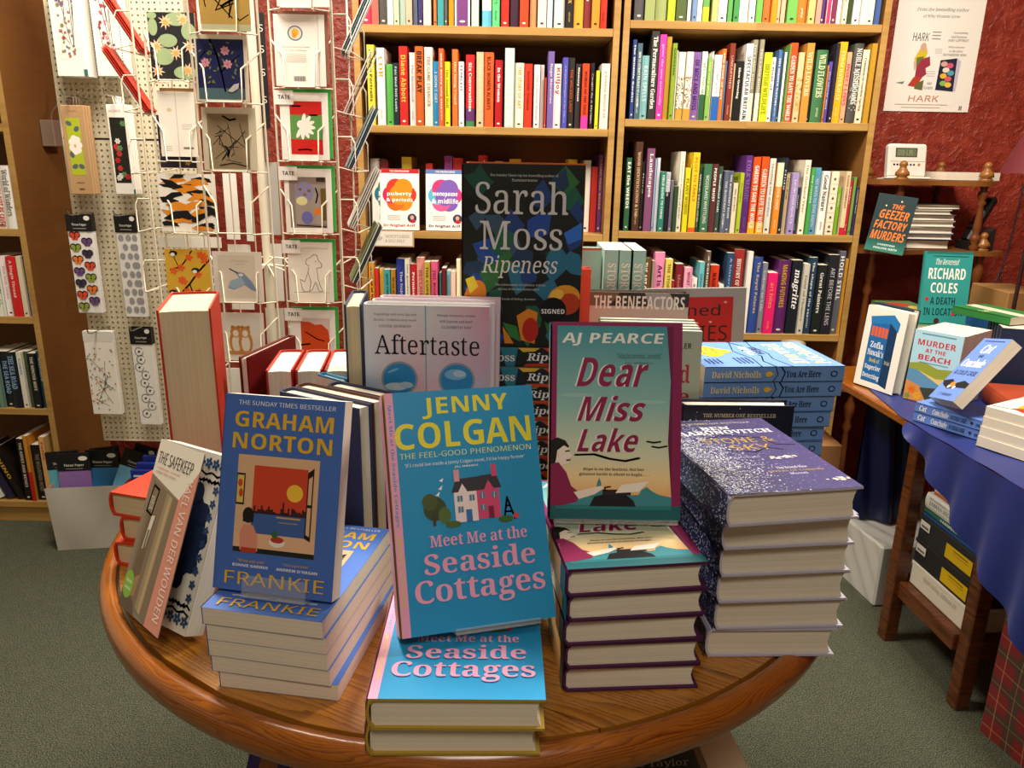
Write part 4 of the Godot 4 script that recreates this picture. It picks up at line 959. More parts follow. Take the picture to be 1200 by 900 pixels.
func art_safekeep(a: Art) -> void:
	a.rect(0, 0, 1, 1, "8a7a68")
	a.poly([0, 0, 1, 0, 1, 0.1, 0.72, 0.29, 0, 0.21], "ece6d6")
	a.poly([1, 0.1, 1, 1, 0.66, 1, 0.72, 0.29], "d9907c")
	a.poly([0.08, 0.24, 0.72, 0.3, 0.66, 1, 0.08, 0.93], "7c6a54").poly([0.45, 0.28, 0.6, 0.295, 0.52, 0.97, 0.38, 0.95], "9c8a68").poly([0.52, 0.29, 0.58, 0.295, 0.5, 0.97, 0.45, 0.96], "b8a478")
	a.poly([0.16, 0.45, 0.34, 0.42, 0.3, 0.78, 0.12, 0.83], "6a543c").poly([0.24, 0.44, 0.32, 0.43, 0.27, 0.62, 0.2, 0.64], "d8d4c4").poly([0.24, 0.52, 0.28, 0.52, 0.26, 0.63, 0.22, 0.63], "6a6458")
	a.poly([0.13, 0.83, 0.33, 0.77, 0.3, 0.9, 0.1, 0.93], "a47a54").poly([0.0, 0.87, 0.3, 0.93, 0.4, 1.0, 0.0, 1.0], "5a4a3c")
	a.line([0.13, 0.27, 0.27, 0.285, 0.23, 0.44, 0.09, 0.425, 0.13, 0.27], 0.018, "ece6d6").text("a novel", 0.13, 0.3, 0.22, 0.41, "ece6d6", "serif")
	a.text("THE SAFEKEEP", 0.05, 0.07, 0.86, 0.14, "33302c", "sans", 0.1)
	a.text("'A real discovery... of craft and", 0.08, 0.155, 0.62, 0.175, "c88a78", "sans").text("a brilliant debut, intimate", 0.08, 0.18, 0.55, 0.2, "c88a78", "sans")
	a.ell(0.12, 0.86, 0.12, 0.08, "7fb53a", 0, 24).text("indie book", 0.05, 0.83, 0.19, 0.85, "e8f2d0").text("exclusive", 0.05, 0.87, 0.19, 0.89, "e8f2d0")
	var b := Art.new(self, a.o + a.U * 0.97 + a.V * 0.16, a.V * 0.78, a.U * -0.22, a.N)
	b.layer = a.layer
	b.text("YAEL VAN DER WOUDEN", 0, 0.18, 1, 0.75, "f4e4da", "sans")
	a.join(b)
func art_safekeep_page(a: Art) -> void:
	a.rect(0, 0, 1, 1, "e4dfd0")
	a.ell(0.5, 0.48, 0.42, 0.3, "1d2c4a", 0, 28)
	for k in 12:
		var an := TAU * k / 12
		a.ell(0.5 + cos(an) * 0.38, 0.48 + sin(an) * 0.28, 0.1, 0.06, "1d2c4a", an, 10)
	for k in 10:
		var u := 0.05 + 0.1 * k
		for w in [0.06, 0.93]:
			a.bumps(u, w, 0.05, 5, "2f4a74")
	for k in 12:
		a.line([0.02 + 0.08 * k, 0.15 + 0.015 * (k % 2), 0.06 + 0.08 * k, 0.165 - 0.015 * (k % 2), 0.1 + 0.08 * k, 0.15 + 0.015 * (k % 2)], 0.02, "2a3f66")
		a.line([0.02 + 0.08 * k, 0.84 + 0.015 * (k % 2), 0.06 + 0.08 * k, 0.855 - 0.015 * (k % 2), 0.1 + 0.08 * k, 0.84 + 0.015 * (k % 2)], 0.02, "2a3f66")
	for k in 9:
		a.bumps(0.06, 0.2 + 0.075 * k, 0.04, 5, "2f4a74").bumps(0.94, 0.2 + 0.075 * k, 0.04, 5, "2f4a74")
	for k in 6: a.line([0.05 + 0.16 * k, 0.11, 0.12 + 0.16 * k, 0.125, 0.19 + 0.16 * k, 0.11], 0.018, "2f4a74").line([0.05 + 0.16 * k, 0.89, 0.12 + 0.16 * k, 0.875, 0.19 + 0.16 * k, 0.89], 0.018, "2f4a74")
	for k in 5: a.text(["worthy of", "this complete", "a joy", "richly", "loved"][k], 0.4, 0.3 + 0.08 * k, 0.66, 0.325 + 0.08 * k, "c9ccd0", "serif", 0, false)

func art_nicholls(a: Art) -> void:
	a.text("David", 0.1, 0.66, 0.9, 0.78, "f0e6a0", "serif_bold").text("Nicholls", 0.1, 0.82, 0.95, 0.94, "f0e6a0", "serif_bold")
	a.line([0.0, 0.5, 0.2, 0.47, 0.4, 0.52, 0.62, 0.44, 0.8, 0.5, 1.0, 0.42], 0.012, "22304a").line([0.0, 0.62, 0.3, 0.57, 0.5, 0.6, 0.8, 0.56, 1.0, 0.58], 0.008, "22304a").line([0, 0.4, 0.3, 0.42, 0.6, 0.36, 1, 0.44], 0.008, "22304a")
	a.text("YOU ARE", 0.42, 0.44, 0.8, 0.5, "eef2f4").text("HERE", 0.48, 0.52, 0.76, 0.57, "22304a")
	a.ell(0.6, 0.17, 0.22, 0.1, "f0d22e").poly([0.42, 0.2, 0.6, 0.36, 0.78, 0.2], "f0d22e")
	a.text("BOOK", 0.48, 0.11, 0.72, 0.14, "22304a").text("OF THE", 0.48, 0.16, 0.72, 0.185, "22304a").text("YEAR", 0.48, 0.205, 0.72, 0.235, "22304a")
	for k in 4: a.rect(0.12, 0.06 + 0.03 * k, 0.3, 0.072 + 0.03 * k, "2c4a86"); a.rect(0.12, 0.28 + 0.03 * k, 0.34, 0.292 + 0.03 * k, "2c4a86")
func spine_nicholls(a: Art) -> void:
	a.text("David Nicholls", 0.05, 0.28, 0.4, 0.72, "f0e6a0", "serif_bold")
	a.ell(0.455, 0.5, 0.024, 0.18, "f0c83a").poly([0.46, 0.34, 0.492, 0.5, 0.46, 0.66], "f0c83a")
	a.text("You Are Here", 0.58, 0.3, 0.83, 0.7, "15203a", "serif_bold")
	a.line([0.54, 0.04, 0.57, 0.4, 0.55, 0.96], 0.008, "15203a").line([0.5, 0.04, 0.52, 0.5, 0.49, 0.96], 0.005, "15203a")
	a.ell(0.925, 0.5, 0.025, 0.2, "15203a").ell(0.925, 0.5, 0.017, 0.13, "6f9cdc")

func art_stone(a: Art, dense := 1500) -> void:
	a.grad4(0, 0, 1, 1, ["23284e", "332c66", "3d3374", "262c54"] if dense > 500 else ["12142a", "15172e", "12142a", "12142a"])
	var rng := RandomNumberGenerator.new()
	rng.seed = 77
	a.up()
	for k in dense:
		var r := absf(rng.randfn(0, 0.2))
		var u := clampf(r, 0, 1)
		var w := clampf(0.62 + rng.randfn(0, 0.28), 0, 1)
		var far := rng.randf() < 0.3
		if far: u = rng.randf(); w = rng.randf()
		a.g.tint(["7a78b8", "5a58a0", "241f4c", "4a4690"][rng.randi() % 4] if far else ["f0f2f6", "d8dce6", "b8bcd0", "8f94b8", "1c1f3c"][rng.randi() % 5])
		var s := rng.randf_range(0.003, 0.011)
		var i := a.g.v.size()
		var an := rng.randf() * TAU
		for j in 3: a.g.vert(a.at(u + cos(an + j * 2.1) * s, w + sin(an + j * 2.1) * s * 0.6), a.N)
		a.g.ix.append_array([i, i + 1, i + 2])
	a.text("THE NUMBER ONE BESTSELLER", 0.18, 0.05, 0.84, 0.072, "c9c0a4", "serif")
	a.text("BEN", 0.34, 0.12, 0.6, 0.165, "f2f2f4", "serif_bold").text("AARONOVITCH", 0.1, 0.18, 0.93, 0.235, "f2f2f4", "serif_bold")
	a.text("STONE &", 0.24, 0.3, 0.84, 0.375, "a8872e", "sans").text("SKY", 0.4, 0.41, 0.74, 0.485, "a8872e", "sans")
	a.line([0.3, 0.29, 0.5, 0.26, 0.75, 0.32, 0.8, 0.42, 0.95, 0.44], 0.008, "c9a23a").line([0.36, 0.48, 0.55, 0.52, 0.7, 0.46, 0.8, 0.5], 0.008, "c9a23a")
	a.text("The Brand New", 0.55, 0.72, 0.8, 0.745, "dcdce4", "serif").text("RIVERS OF LONDON", 0.46, 0.765, 0.9, 0.782, "c9a23a", "serif").text("Novel", 0.6, 0.8, 0.74, 0.82, "dcdce4", "serif")
	for q in [[0.72, 0.6], [0.9, 0.9]]:
		for k in 26: a.ell(clampf(q[0] + rng.randfn(0, 0.05), 0.02, 0.98), clampf(q[1] + rng.randfn(0, 0.012), 0.02, 0.98), 0.014, 0.006, ["e8dcc0", "cfc4b8", "b8b0c8"][k % 3], 0, 6); a.layer -= 0.00002
	a.text("a delight", 0.4, 0.58, 0.54, 0.595, "c8c8dc", "serif").text("pure magic", 0.36, 0.68, 0.5, 0.695, "c8c8dc", "serif")
func spine_stone(a: Art) -> void:
	a.rect(0, 0.0, 1, 1.0, "2a2e50")
	var rng := RandomNumberGenerator.new()
	rng.seed = 78
	a.up()
	for k in 900:
		var u := rng.randf(); var w := rng.randf_range(0.04, 0.96)
		a.g.tint(["dfe2ea", "aeb4c8", "5a6088", "141830"][rng.randi() % 4])
		var i := a.g.v.size()
		var an := rng.randf() * TAU
		for j in 3: a.g.vert(a.at(u + cos(an + j * 2.1) * 0.005, w + sin(an + j * 2.1) * 0.035), a.N)
		a.g.ix.append_array([i, i + 1, i + 2])

func art_coles(a: Art) -> void:
	a.rect(0, 0, 1, 0.035, "246e6c").rect(0.15, 0.06, 0.9, 0.072, "1f5553")
	a.text("The Reverend", 0.2, 0.1, 0.72, 0.18, "f0eee4", "serif", 0.3)
	a.text("RICHARD", 0.08, 0.23, 0.88, 0.38, "f0eee4").text("COLES", 0.16, 0.43, 0.74, 0.57, "f0eee4")
	a.text("A DEATH", 0.18, 0.63, 0.72, 0.73, "173c40").text("IN LOCATION", 0.06, 0.78, 0.9, 0.88, "173c40")
	a.ell(0.1, 0.66, 0.04, 0.03, "c03030").ell(0.7, 0.86, 0.04, 0.02, "c03030").ell(0.36, 0.96, 0.06, 0.04, "4a2a20")
func art_zofia(a: Art) -> void:
	a.rect(0, 0, 1, 1, "ece8de")
	a.poly([0.16, 0.2, 0.62, 0.16, 0.62, 0.93, 0.16, 0.93], "2467a6").poly([0.62, 0.16, 0.82, 0.24, 0.82, 0.96, 0.62, 0.93], "163a5e")
	a.poly([0.12, 0.13, 0.68, 0.06, 0.86, 0.15, 0.84, 0.26, 0.64, 0.17, 0.16, 0.22], "2a78b8")
	for k in 5: a.rect(0.2 + k * 0.085, 0.24, 0.265 + k * 0.085, 0.36, "e0602c")
	a.text("Zofia", 0.24, 0.42, 0.56, 0.5, "eef0f2", "serif_bold").text("Nowak's", 0.2, 0.52, 0.6, 0.6, "eef0f2", "serif_bold").text("Book of", 0.28, 0.63, 0.54, 0.68, "d8c04a", "serif_bold").text("Superior", 0.2, 0.71, 0.6, 0.79, "eef0f2", "serif_bold").text("Detecting", 0.18, 0.82, 0.61, 0.9, "eef0f2", "serif_bold")
	a.text("Piotr Cieplak", 0.66, 0.62, 0.79, 0.68, "e0d8c0", "serif")
func art_beach(a: Art) -> void:
	a.rect(0, 0, 1, 0.5, "a9d2e2").rect(0, 0.5, 1, 1, "5d8fb4")
	a.poly([0, 0.48, 0.3, 0.44, 0.6, 0.5, 1, 0.47, 1, 0.62, 0.5, 0.66, 0.2, 0.56, 0, 0.56], "8f9a3c").poly([0.2, 0.56, 0.6, 0.64, 1, 0.6, 1, 0.7, 0.7, 0.72], "d8c07a")
	a.poly([0, 0.72, 0.3, 0.78, 0.5, 0.88, 0.6, 1, 0, 1], "c98a4a").poly([0.3, 0.8, 0.7, 0.76, 1, 0.86, 1, 1, 0.5, 1], "3a4238").bumps(0.15, 0.85, 0.09, 6, "d8702c").bumps(0.28, 0.92, 0.08, 6, "e0a02c").bumps(0.08, 0.95, 0.07, 5, "7a8a3a")
	a.text("MURDER", 0.1, 0.13, 0.88, 0.21, "c03038").text("AT THE", 0.28, 0.245, 0.7, 0.3, "c03038").text("BEACH", 0.16, 0.335, 0.82, 0.41, "c03038")
	a.rect(0.15, 0.04, 0.85, 0.055, "5a8a9c").rect(0.2, 0.44, 0.8, 0.45, "5a8a9c")
func art_cat(a: Art) -> void:
	a.text("Cat", 0.3, 0.1, 0.74, 0.24, "f4f4f2", "serif_bold", 0.3).text("AND", 0.42, 0.27, 0.6, 0.31, "22304a").text("Conclude", 0.08, 0.34, 0.9, 0.47, "f4f4f2", "serif_bold", 0.3).text("A COLD CASE", 0.1, 0.53, 0.92, 0.6, "22304a")
	a.poly([0, 0.72, 0.3, 0.68, 0.5, 0.74, 0.75, 0.68, 1, 0.72, 1, 0.79, 0.6, 0.8, 0.4, 0.84, 0.1, 0.78], "1a1a1e").ell(0.45, 0.76, 0.1, 0.045, "c8803c").ell(0.38, 0.8, 0.05, 0.025, "f0ece4").ell(0.58, 0.8, 0.05, 0.025, "f0ece4")
	a.text("L T SHEARER", 0.25, 0.9, 0.75, 0.94, "22304a", "sans").rect(0.15, 0.04, 0.85, 0.052, "33457a")
func spine_cat(a: Art) -> void:
	a.text("Cat", 0.06, 0.2, 0.17, 0.8, "f4f4f2", "serif_bold", 0.3).text("Conclude", 0.24, 0.2, 0.46, 0.8, "f4f4f2", "serif_bold", 0.3).text("A COLD CASE", 0.48, 0.28, 0.68, 0.72, "22304a").ell(0.75, 0.5, 0.02, 0.15, "22304a").text("SHEARER", 0.8, 0.4, 0.92, 0.7, "22304a")
func art_geezer(a: Art) -> void:
	a.rect(0, 0, 1, 0.72, "1d3436").grad(0, 0.72, 1, 1, "1d3436", "2f7a6a")
	a.text("THE", 0.4, 0.16, 0.72, 0.24, "ef7a2a", "sans_bold", 0.2).text("GEEZER", 0.14, 0.27, 0.92, 0.42, "ef7a2a", "sans_bold", 0.2).text("FACTORY", 0.08, 0.46, 0.92, 0.6, "ef7a2a", "sans_bold", 0.2).text("MURDERS", 0.06, 0.64, 0.94, 0.79, "ef7a2a", "sans_bold", 0.2)
	a.text("CHRISTINE", 0.3, 0.86, 0.75, 0.89, "d8e4dc").text("POULSON SMITH", 0.22, 0.92, 0.82, 0.955, "d8e4dc")
	a.ell(0.62, 0.1, 0.02, 0.014, "e8d8a0").ell(0.26, 0.2, 0.02, 0.014, "e8d8a0")
func art_benefactors(a: Art) -> void:
	a.rect(0, 0, 1, 1, "cdb8ac")
	a.rect(0, 0, 1, 0.1, "3a302c").poly([0, 0, 0.3, 0, 0.2, 0.1, 0, 0.1], "7a6450").poly([0.55, 0, 0.8, 0, 0.9, 0.1, 0.6, 0.1], "a8a4a4")
	a.text("THE BENEFACTORS", 0.04, 0.025, 0.96, 0.12, "f6f0e6")
	a.rect(0.1, 0.2, 0.9, 0.8, "8a6a58")
func art_sage(a: Art) -> void:
	a.text("NATIONAL BESTSELLER", 0.2, 0.08, 0.9, 0.115, "2c3a34").text("The Good", 0.1, 0.22, 0.9, 0.34, "a8303a", "serif_bold").text("People", 0.2, 0.38, 0.9, 0.5, "a8303a", "serif_bold").text("MOORE", 0.3, 0.57, 0.92, 0.62, "2c3a34")
	a.rect(0.3, 0.7, 0.96, 0.84, "e8e4d8")
	for k in 3:
		var u := 0.55 + 0.13 * k
		a.line([u, 0.73, u + 0.05, 0.73, u + 0.05, 0.78, u, 0.78, u, 0.73], 0.012, "4a5a3a").line([u + 0.075, 0.72, u + 0.075, 0.81], 0.012, "4a5a3a").line([u, 0.8, u + 0.06, 0.8], 0.012, "4a5a3a")
	a.rect(0.55, 0.88, 0.96, 0.97, "b8402c")
func art_health(a: Art, kind: int) -> void:
	var band: String = ["b8242c", "5a78b0", "2f7a5a"][kind]
	a.rect(0, 0, 1, 0.07, band).text("THE KNOWLEDGE", 0.25, 0.02, 0.75, 0.05, "f0e4dc")
	var inks: Array = [["d83a2a", "e88a20", "e06a24", "c82a50"], ["c83a78", "7a5ab0", "d85a90", "5ab0d0"], ["2f8a6a", "4ab0a0", "3a9a70", "2a7a90"]][kind]
	for k in 6:
		var an := TAU * k / 6
		a.ell(0.5 + cos(an) * 0.2, 0.42 + sin(an) * 0.13, 0.24, 0.15, inks[k % 4], 0, 20)
	a.ell(0.5, 0.42, 0.26, 0.17, inks[1])
	var t: Array = [["puberty", "& periods"], ["menopause", "& midlife"], ["health", "& body"]][kind]
	a.text(t[0], 0.18, 0.37, 0.82, 0.45, "fbf6f0").text(t[1], 0.16, 0.47, 0.84, 0.55, "fbf6f0")
	a.ell(0.82, 0.8, 0.12, 0.075, "3a3a5a").ell(0.82, 0.79, 0.05, 0.035, "d8a080").ell(0.84, 0.85, 0.07, 0.03, "b82a3a")
	for k in 3: a.rect(0.18, 0.76 + 0.03 * k, 0.52, 0.768 + 0.03 * k, "9a948c")
	a.text("Dr Nighat Arif", 0.08, 0.9, 0.9, 0.955, ["b8242c", "4a3a5a", "2f7a5a"][kind])
func art_hark(a: Art) -> void:
	a.text("From the bestselling author", 0.22, 0.3, 0.82, 0.328, "3a3a38", "serif", 0.2).text("of Why Women Grow", 0.3, 0.345, 0.73, 0.37, "3a3a38", "serif", 0.2)
	a.rect(0.2, 0.44, 0.57, 0.84, "f2efe6")
	a.text("HARK", 0.22, 0.465, 0.41, 0.52, "26262a", "sans", 0.1)
	for k in 3: a.rect(0.44, 0.455 + 0.022 * k, 0.54, 0.463 + 0.022 * k, "9a9690")
	a.poly([0.33, 0.56, 0.39, 0.55, 0.42, 0.6, 0.38, 0.66, 0.3, 0.68, 0.27, 0.64], "d8c03a").ell(0.36, 0.56, 0.035, 0.03, "d8a890").poly([0.3, 0.63, 0.38, 0.62, 0.37, 0.68, 0.29, 0.7], "6a7a34")
	a.poly([0.27, 0.66, 0.3, 0.64, 0.31, 0.7, 0.29, 0.72], "d8b0a0").poly([0.36, 0.64, 0.45, 0.62, 0.47, 0.68, 0.42, 0.7, 0.44, 0.74, 0.36, 0.78, 0.31, 0.76, 0.31, 0.7], "9c3a4a").poly([0.3, 0.76, 0.4, 0.76, 0.34, 0.83, 0.24, 0.82], "b8402c").poly([0.34, 0.8, 0.42, 0.78, 0.42, 0.85, 0.32, 0.84], "6a6a3c")
	for k in 3: a.rect(0.5, 0.57 + 0.012 * k, 0.58, 0.574 + 0.012 * k, "b8b4ac"); a.rect(0.44, 0.72 + 0.015 * k, 0.54, 0.724 + 0.015 * k, "b8b4ac")
	a.text("Alice", 0.46, 0.79, 0.52, 0.81, "26262a", "serif").text("Vincent", 0.42, 0.82, 0.54, 0.84, "26262a", "serif")
	a.poly([0.1, 0.8, 0.2, 0.79, 0.18, 0.81], "7a8a80")
	a.text("Fascinating", 0.68, 0.455, 0.85, 0.47, "5a5a58", "serif", 0.2).text("and humane", 0.66, 0.48, 0.84, 0.495, "5a5a58", "serif", 0.2).text("AMY LIPTROT", 0.63, 0.505, 0.87, 0.52, "4a4a48", "sans")
	a.text("What beauty", 0.64, 0.55, 0.84, 0.565, "5a5a58", "serif", 0.2).text("to be alive", 0.66, 0.575, 0.82, 0.59, "5a5a58", "serif", 0.2).text("KATHERINE MAY", 0.6, 0.6, 0.87, 0.615, "4a4a48", "sans")
	a.poly([0.58, 0.645, 0.77, 0.63, 0.78, 0.855, 0.57, 0.845], "2a2c40").poly([0.77, 0.63, 0.82, 0.65, 0.81, 0.85, 0.78, 0.855], "c8c0d0")
	for p in [[0.63, 0.67, "d8a8a0"], [0.7, 0.68, "d85a7a"], [0.66, 0.71, "e8e0c8"], [0.72, 0.73, "5aa0b8"], [0.64, 0.75, "e8b83a"], [0.7, 0.77, "d8606a"], [0.65, 0.8, "8ab85a"], [0.71, 0.81, "e8c050"]]: a.ell(p[0], p[1], 0.04, 0.018, p[2])
	a.text("HARK", 0.27, 0.885, 0.63, 0.925, "c98a6a", "sans", 0.05)
	a.rect(0.12, 0.945, 0.74, 0.949, "d8b8a0").rect(0.2, 0.965, 0.66, 0.969, "d8b8a0").text("H", 0.88, 0.955, 0.92, 0.98, "26262a", "serif_bold")

# ---------------------------------------------------------------- greeting cards
func art_card(a: Art, key: String) -> void:
	var rng := RandomNumberGenerator.new()
	rng.seed = hash(key) % 10000
	match key:
		"lily":
			a.rect(0, 0, 1, 1, "2c2c30")
			for p in [[0.1, 0.22, 0.24, 0.13], [0.62, 0.1, 0.25, 0.12], [0.85, 0.28, 0.22, 0.13], [0.4, 0.42, 0.2, 0.1], [0.28, 0.66, 0.22, 0.13], [0.72, 0.9, 0.25, 0.13], [0.1, 0.05, 0.2, 0.08]]: a.ell(p[0], p[1], minf(p[2], minf(p[0], 1 - p[0])) if p[0] < 0.2 or p[0] > 0.8 else p[2], minf(p[3], minf(p[1], 1 - p[1])), "9fb487")
			for p in [[0.38, 0.14], [0.75, 0.1], [0.15, 0.5], [0.55, 0.6], [0.78, 0.86], [0.13, 0.88], [0.85, 0.5]]:
				var st := []
				for k in 18:
					var an := TAU * k / 18
					var r := (0.17 if k % 4 == 0 else 0.14) if k % 2 == 0 else 0.07
					st.append_array([clampf(p[0] + sin(an) * r, 0.0, 1.0), clampf(p[1] + cos(an) * r * 0.72, 0.0, 1.0)])
				a.poly(st, "efc6a2")
				a.ell(p[0], p[1] + 0.01, 0.06, 0.04, "eda95c")
		"backs":
			a.rect(0, 0, 1, 1, "ece6da").rect(0.48, 0, 0.5, 1, "c9c2b4").ell(0.3, 0.28, 0.07, 0.03, "d8c49a")
			for k in 3: a.rect(0.08, 0.84 + 0.03 * k, 0.3, 0.85 + 0.03 * k, "b8b4aa"); a.rect(0.62, 0.5 + 0.03 * k, 0.9, 0.51 + 0.03 * k, "c8c4ba")
			a.rect(0.62, 0.85, 0.9, 0.88, "7a7670")
		"puzzle":
			a.rect(0, 0, 1, 1, "eee8dc")
			for k in 34:
				var c := Vector2(rng.randf_range(0.1, 0.9), 0.05 + 0.027 * k)
				var an := rng.randf_range(-0.5, 0.5)
				var l := rng.randf_range(0.14, 0.26)
				var d := Vector2(cos(an), sin(an)) * l
				var s := Vector2(-d.y, d.x) * rng.randf_range(0.2, 0.42)
				var q := [c - d, c - d * 0.3 + s * 0.8, c + d * 0.2 + s * 0.5, c + d + s * 0.4, c + d * 0.8 - s * 0.6, c - d * 0.1 - s * 0.9]
				var p := []
				for z in q: p.append_array([clampf(z.x, 0.01, 0.99), clampf(z.y, 0.01, 0.99)])
				a.poly(p, "171616" if k % 5 < 3 else "dd8a28")
		"blossom":
			a.rect(0, 0, 1, 1, "d2a437")
			a.line([0.02, 0.95, 0.2, 0.7, 0.5, 0.5, 0.75, 0.3, 0.98, 0.15], 0.04, "241a14").line([0.5, 0.5, 0.62, 0.75, 0.95, 0.9], 0.03, "241a14").line([0.1, 0.3, 0.35, 0.25, 0.6, 0.03], 0.03, "241a14").line([0.15, 0.02, 0.3, 0.28], 0.02, "241a14")
			for k in 15: a.bumps(rng.randf_range(0.08, 0.92), rng.randf_range(0.06, 0.94), 0.085, 5, "df5a2a")
			for p in [[0.66, 0.3], [0.12, 0.62], [0.7, 0.62], [0.2, 0.06]]: a.ell(p[0], p[1], 0.09, 0.035, "1a1a1c").ell(p[0] - 0.02, p[1] + 0.02, 0.05, 0.025, "e8e4dc")
		"tan_bird":
			a.rect(0.0, 0, 1, 1, "b8964e").rect(0, 0.9, 1, 1, "b8b894")
			for k in 9: a.line([rng.randf(), rng.randf() * 0.85, rng.randf(), rng.randf() * 0.85, rng.randf(), rng.randf() * 0.85], 0.02, "8a6a30")
			a.line([0.45, 0.62, 0.6, 0.55, 0.72, 0.5], 0.04, "3a3430")
		"navy_bird":
			a.rect(0, 0, 1, 1, "cfc6ae").rect(0.04, 0.07, 0.93, 0.97, "20264e").rect(0.04, 0.8, 0.93, 0.97, "4a626a")
			a.line([0.3, 0.08, 0.42, 0.3, 0.5, 0.6, 0.55, 0.84], 0.03, "6a5a34").line([0.5, 0.55, 0.7, 0.4, 0.85, 0.3], 0.015, "6a6a4a").line([0.42, 0.3, 0.2, 0.25, 0.1, 0.35], 0.015, "6a6a4a")
			for k in 26: a.ell(rng.randf_range(0.1, 0.85), rng.randf_range(0.12, 0.72), 0.035, 0.014, "66703c", rng.randf() * 3.0, 8)
			for p in [[0.58, 0.24], [0.2, 0.42], [0.62, 0.44]]: a.bumps(p[0], p[1], 0.08, 7, "c98a96")
			a.poly([0.6, 0.84, 0.72, 0.74, 0.82, 0.72, 0.8, 0.8, 0.68, 0.86], "b8b4b0")
		"brown_bird":
			a.rect(0, 0, 1, 1, "cfc6ae").rect(0.1, 0.1, 0.86, 0.98, "8c7a5e")
			for k in 16: a.line([rng.randf_range(0.15, 0.8), rng.randf_range(0.2, 0.9), rng.randf_range(0.15, 0.8), rng.randf_range(0.2, 0.9)], 0.01, "a8977a")
			a.line([0.4, 0.14, 0.52, 0.2, 0.62, 0.18], 0.03, "3a2e22").line([0.42, 0.62, 0.48, 0.7, 0.46, 0.76], 0.03, "3a2e22").line([0.3, 0.92, 0.55, 0.88, 0.8, 0.93], 0.015, "4a3c2c")
		"kingfisher":
			a.rect(0, 0, 1, 1, "efe9dc").rect(0.1, 0.07, 0.86, 0.93, "e2d8c6")
			a.text("of feathers", 0.35, 0.16, 0.72, 0.2, "c0a880", "serif").text("and flight", 0.45, 0.23, 0.66, 0.26, "c0a880", "serif")
			a.poly([0.35, 0.35, 0.5, 0.4, 0.62, 0.42, 0.78, 0.6, 0.88, 0.8, 0.76, 0.76, 0.62, 0.66, 0.4, 0.76, 0.28, 0.72, 0.34, 0.6, 0.52, 0.52, 0.46, 0.42], "7f9cb8")
			a.poly([0.28, 0.7, 0.34, 0.58, 0.56, 0.5, 0.64, 0.64, 0.42, 0.74], "9fb8cc").line([0.34, 0.34, 0.48, 0.42], 0.02, "3a4048").ell(0.56, 0.46, 0.05, 0.03, "e8e0d4")
		"hamsters":
			a.rect(0, 0, 1, 1, "efe9dc").rect(0.08, 0.06, 0.92, 0.92, "e4ded2")
			for dx in [0.0, 0.2]:
				a.ell(0.4 + dx, 0.62, 0.15, 0.24, "c48a4a").ell(0.4 + dx, 0.64, 0.09, 0.19, "e8ddcc").ell(0.4 + dx, 0.4, 0.11, 0.12, "c48a4a").ell(0.4 + dx, 0.43, 0.06, 0.07, "eadfce").ell(0.34 + dx, 0.3, 0.035, 0.035, "b0743c").ell(0.47 + dx, 0.3, 0.035, 0.035, "b0743c")
			a.rect(0.24, 0.8, 0.76, 0.87, "c98a44")
		"stamp_back":
			a.rect(0, 0, 1, 1, "ece7df").rect(0.86, 0, 0.88, 1, "cfc9be").ell(0.42, 0.26, 0.15, 0.105, "4f6680", 0, 28).ell(0.42, 0.26, 0.125, 0.088, "d9d3bf", 0, 28).ell(0.42, 0.25, 0.07, 0.05, "e2a92c").ell(0.4, 0.29, 0.04, 0.035, "d8902c")
			a.text("beautiful cards made by hand", 0.14, 0.44, 0.7, 0.465, "6a665e", "serif").text("in the village", 0.2, 0.49, 0.64, 0.51, "6a665e", "serif")
			for k in 5: a.rect(0.22, 0.55 + 0.025 * k, 0.62, 0.56 + 0.025 * k, "cfcac0")
			for k in 14: a.rect(0.36 + 0.017 * k, 0.86, 0.36 + 0.017 * k + (0.011 if k % 3 else 0.006), 0.93, "3a3836")
		"leaf":
			a.rect(0, 0, 1, 1, "f0ece4").rect(0.2, 0.13, 0.87, 0.92, "c4261e").rect(0.2, 0.33, 0.87, 0.69, "5a8f4a")
			for k in 8:
				var an := -1.4 + 0.5 * k
				a.ell(0.46 + cos(an) * 0.14, 0.5 + sin(an) * 0.1, 0.13, 0.032, "f0ece4", an, 12)
				a.layer -= 0.00002
			a.ell(0.42, 0.47, 0.08, 0.06, "f0ece4").line([0.36, 0.85, 0.5, 0.84, 0.62, 0.85], 0.03, "2a1a18").line([0.26, 0.2, 0.42, 0.2], 0.03, "5a1814").line([0.62, 0.33, 0.76, 0.33], 0.03, "2a3a20")
		"abstract":
			a.rect(0, 0, 1, 1, "f0ece4").rect(0.1, 0.13, 0.88, 0.92, "8a7a74").rect(0.22, 0.24, 0.88, 0.86, "9c9088")
			a.ell(0.42, 0.36, 0.2, 0.16, "8a84a8").ell(0.36, 0.5, 0.12, 0.07, "d8d49a").ell(0.46, 0.76, 0.12, 0.1, "6a68a8", 0, 16).ell(0.68, 0.66, 0.075, 0.055, "e07a2a").line([0.66, 0.3, 0.7, 0.4, 0.66, 0.52], 0.03, "e8dc8a").rect(0.76, 0.3, 0.87, 0.8, "6a5424").line([0.24, 0.88, 0.85, 0.9], 0.02, "e0a860").rect(0.68, 0.13, 0.87, 0.2, "3a3020")
			for p in [[0.33, 0.32], [0.43, 0.4], [0.52, 0.34]]: a.ell(p[0], p[1], 0.035, 0.02, "8a5a2a")
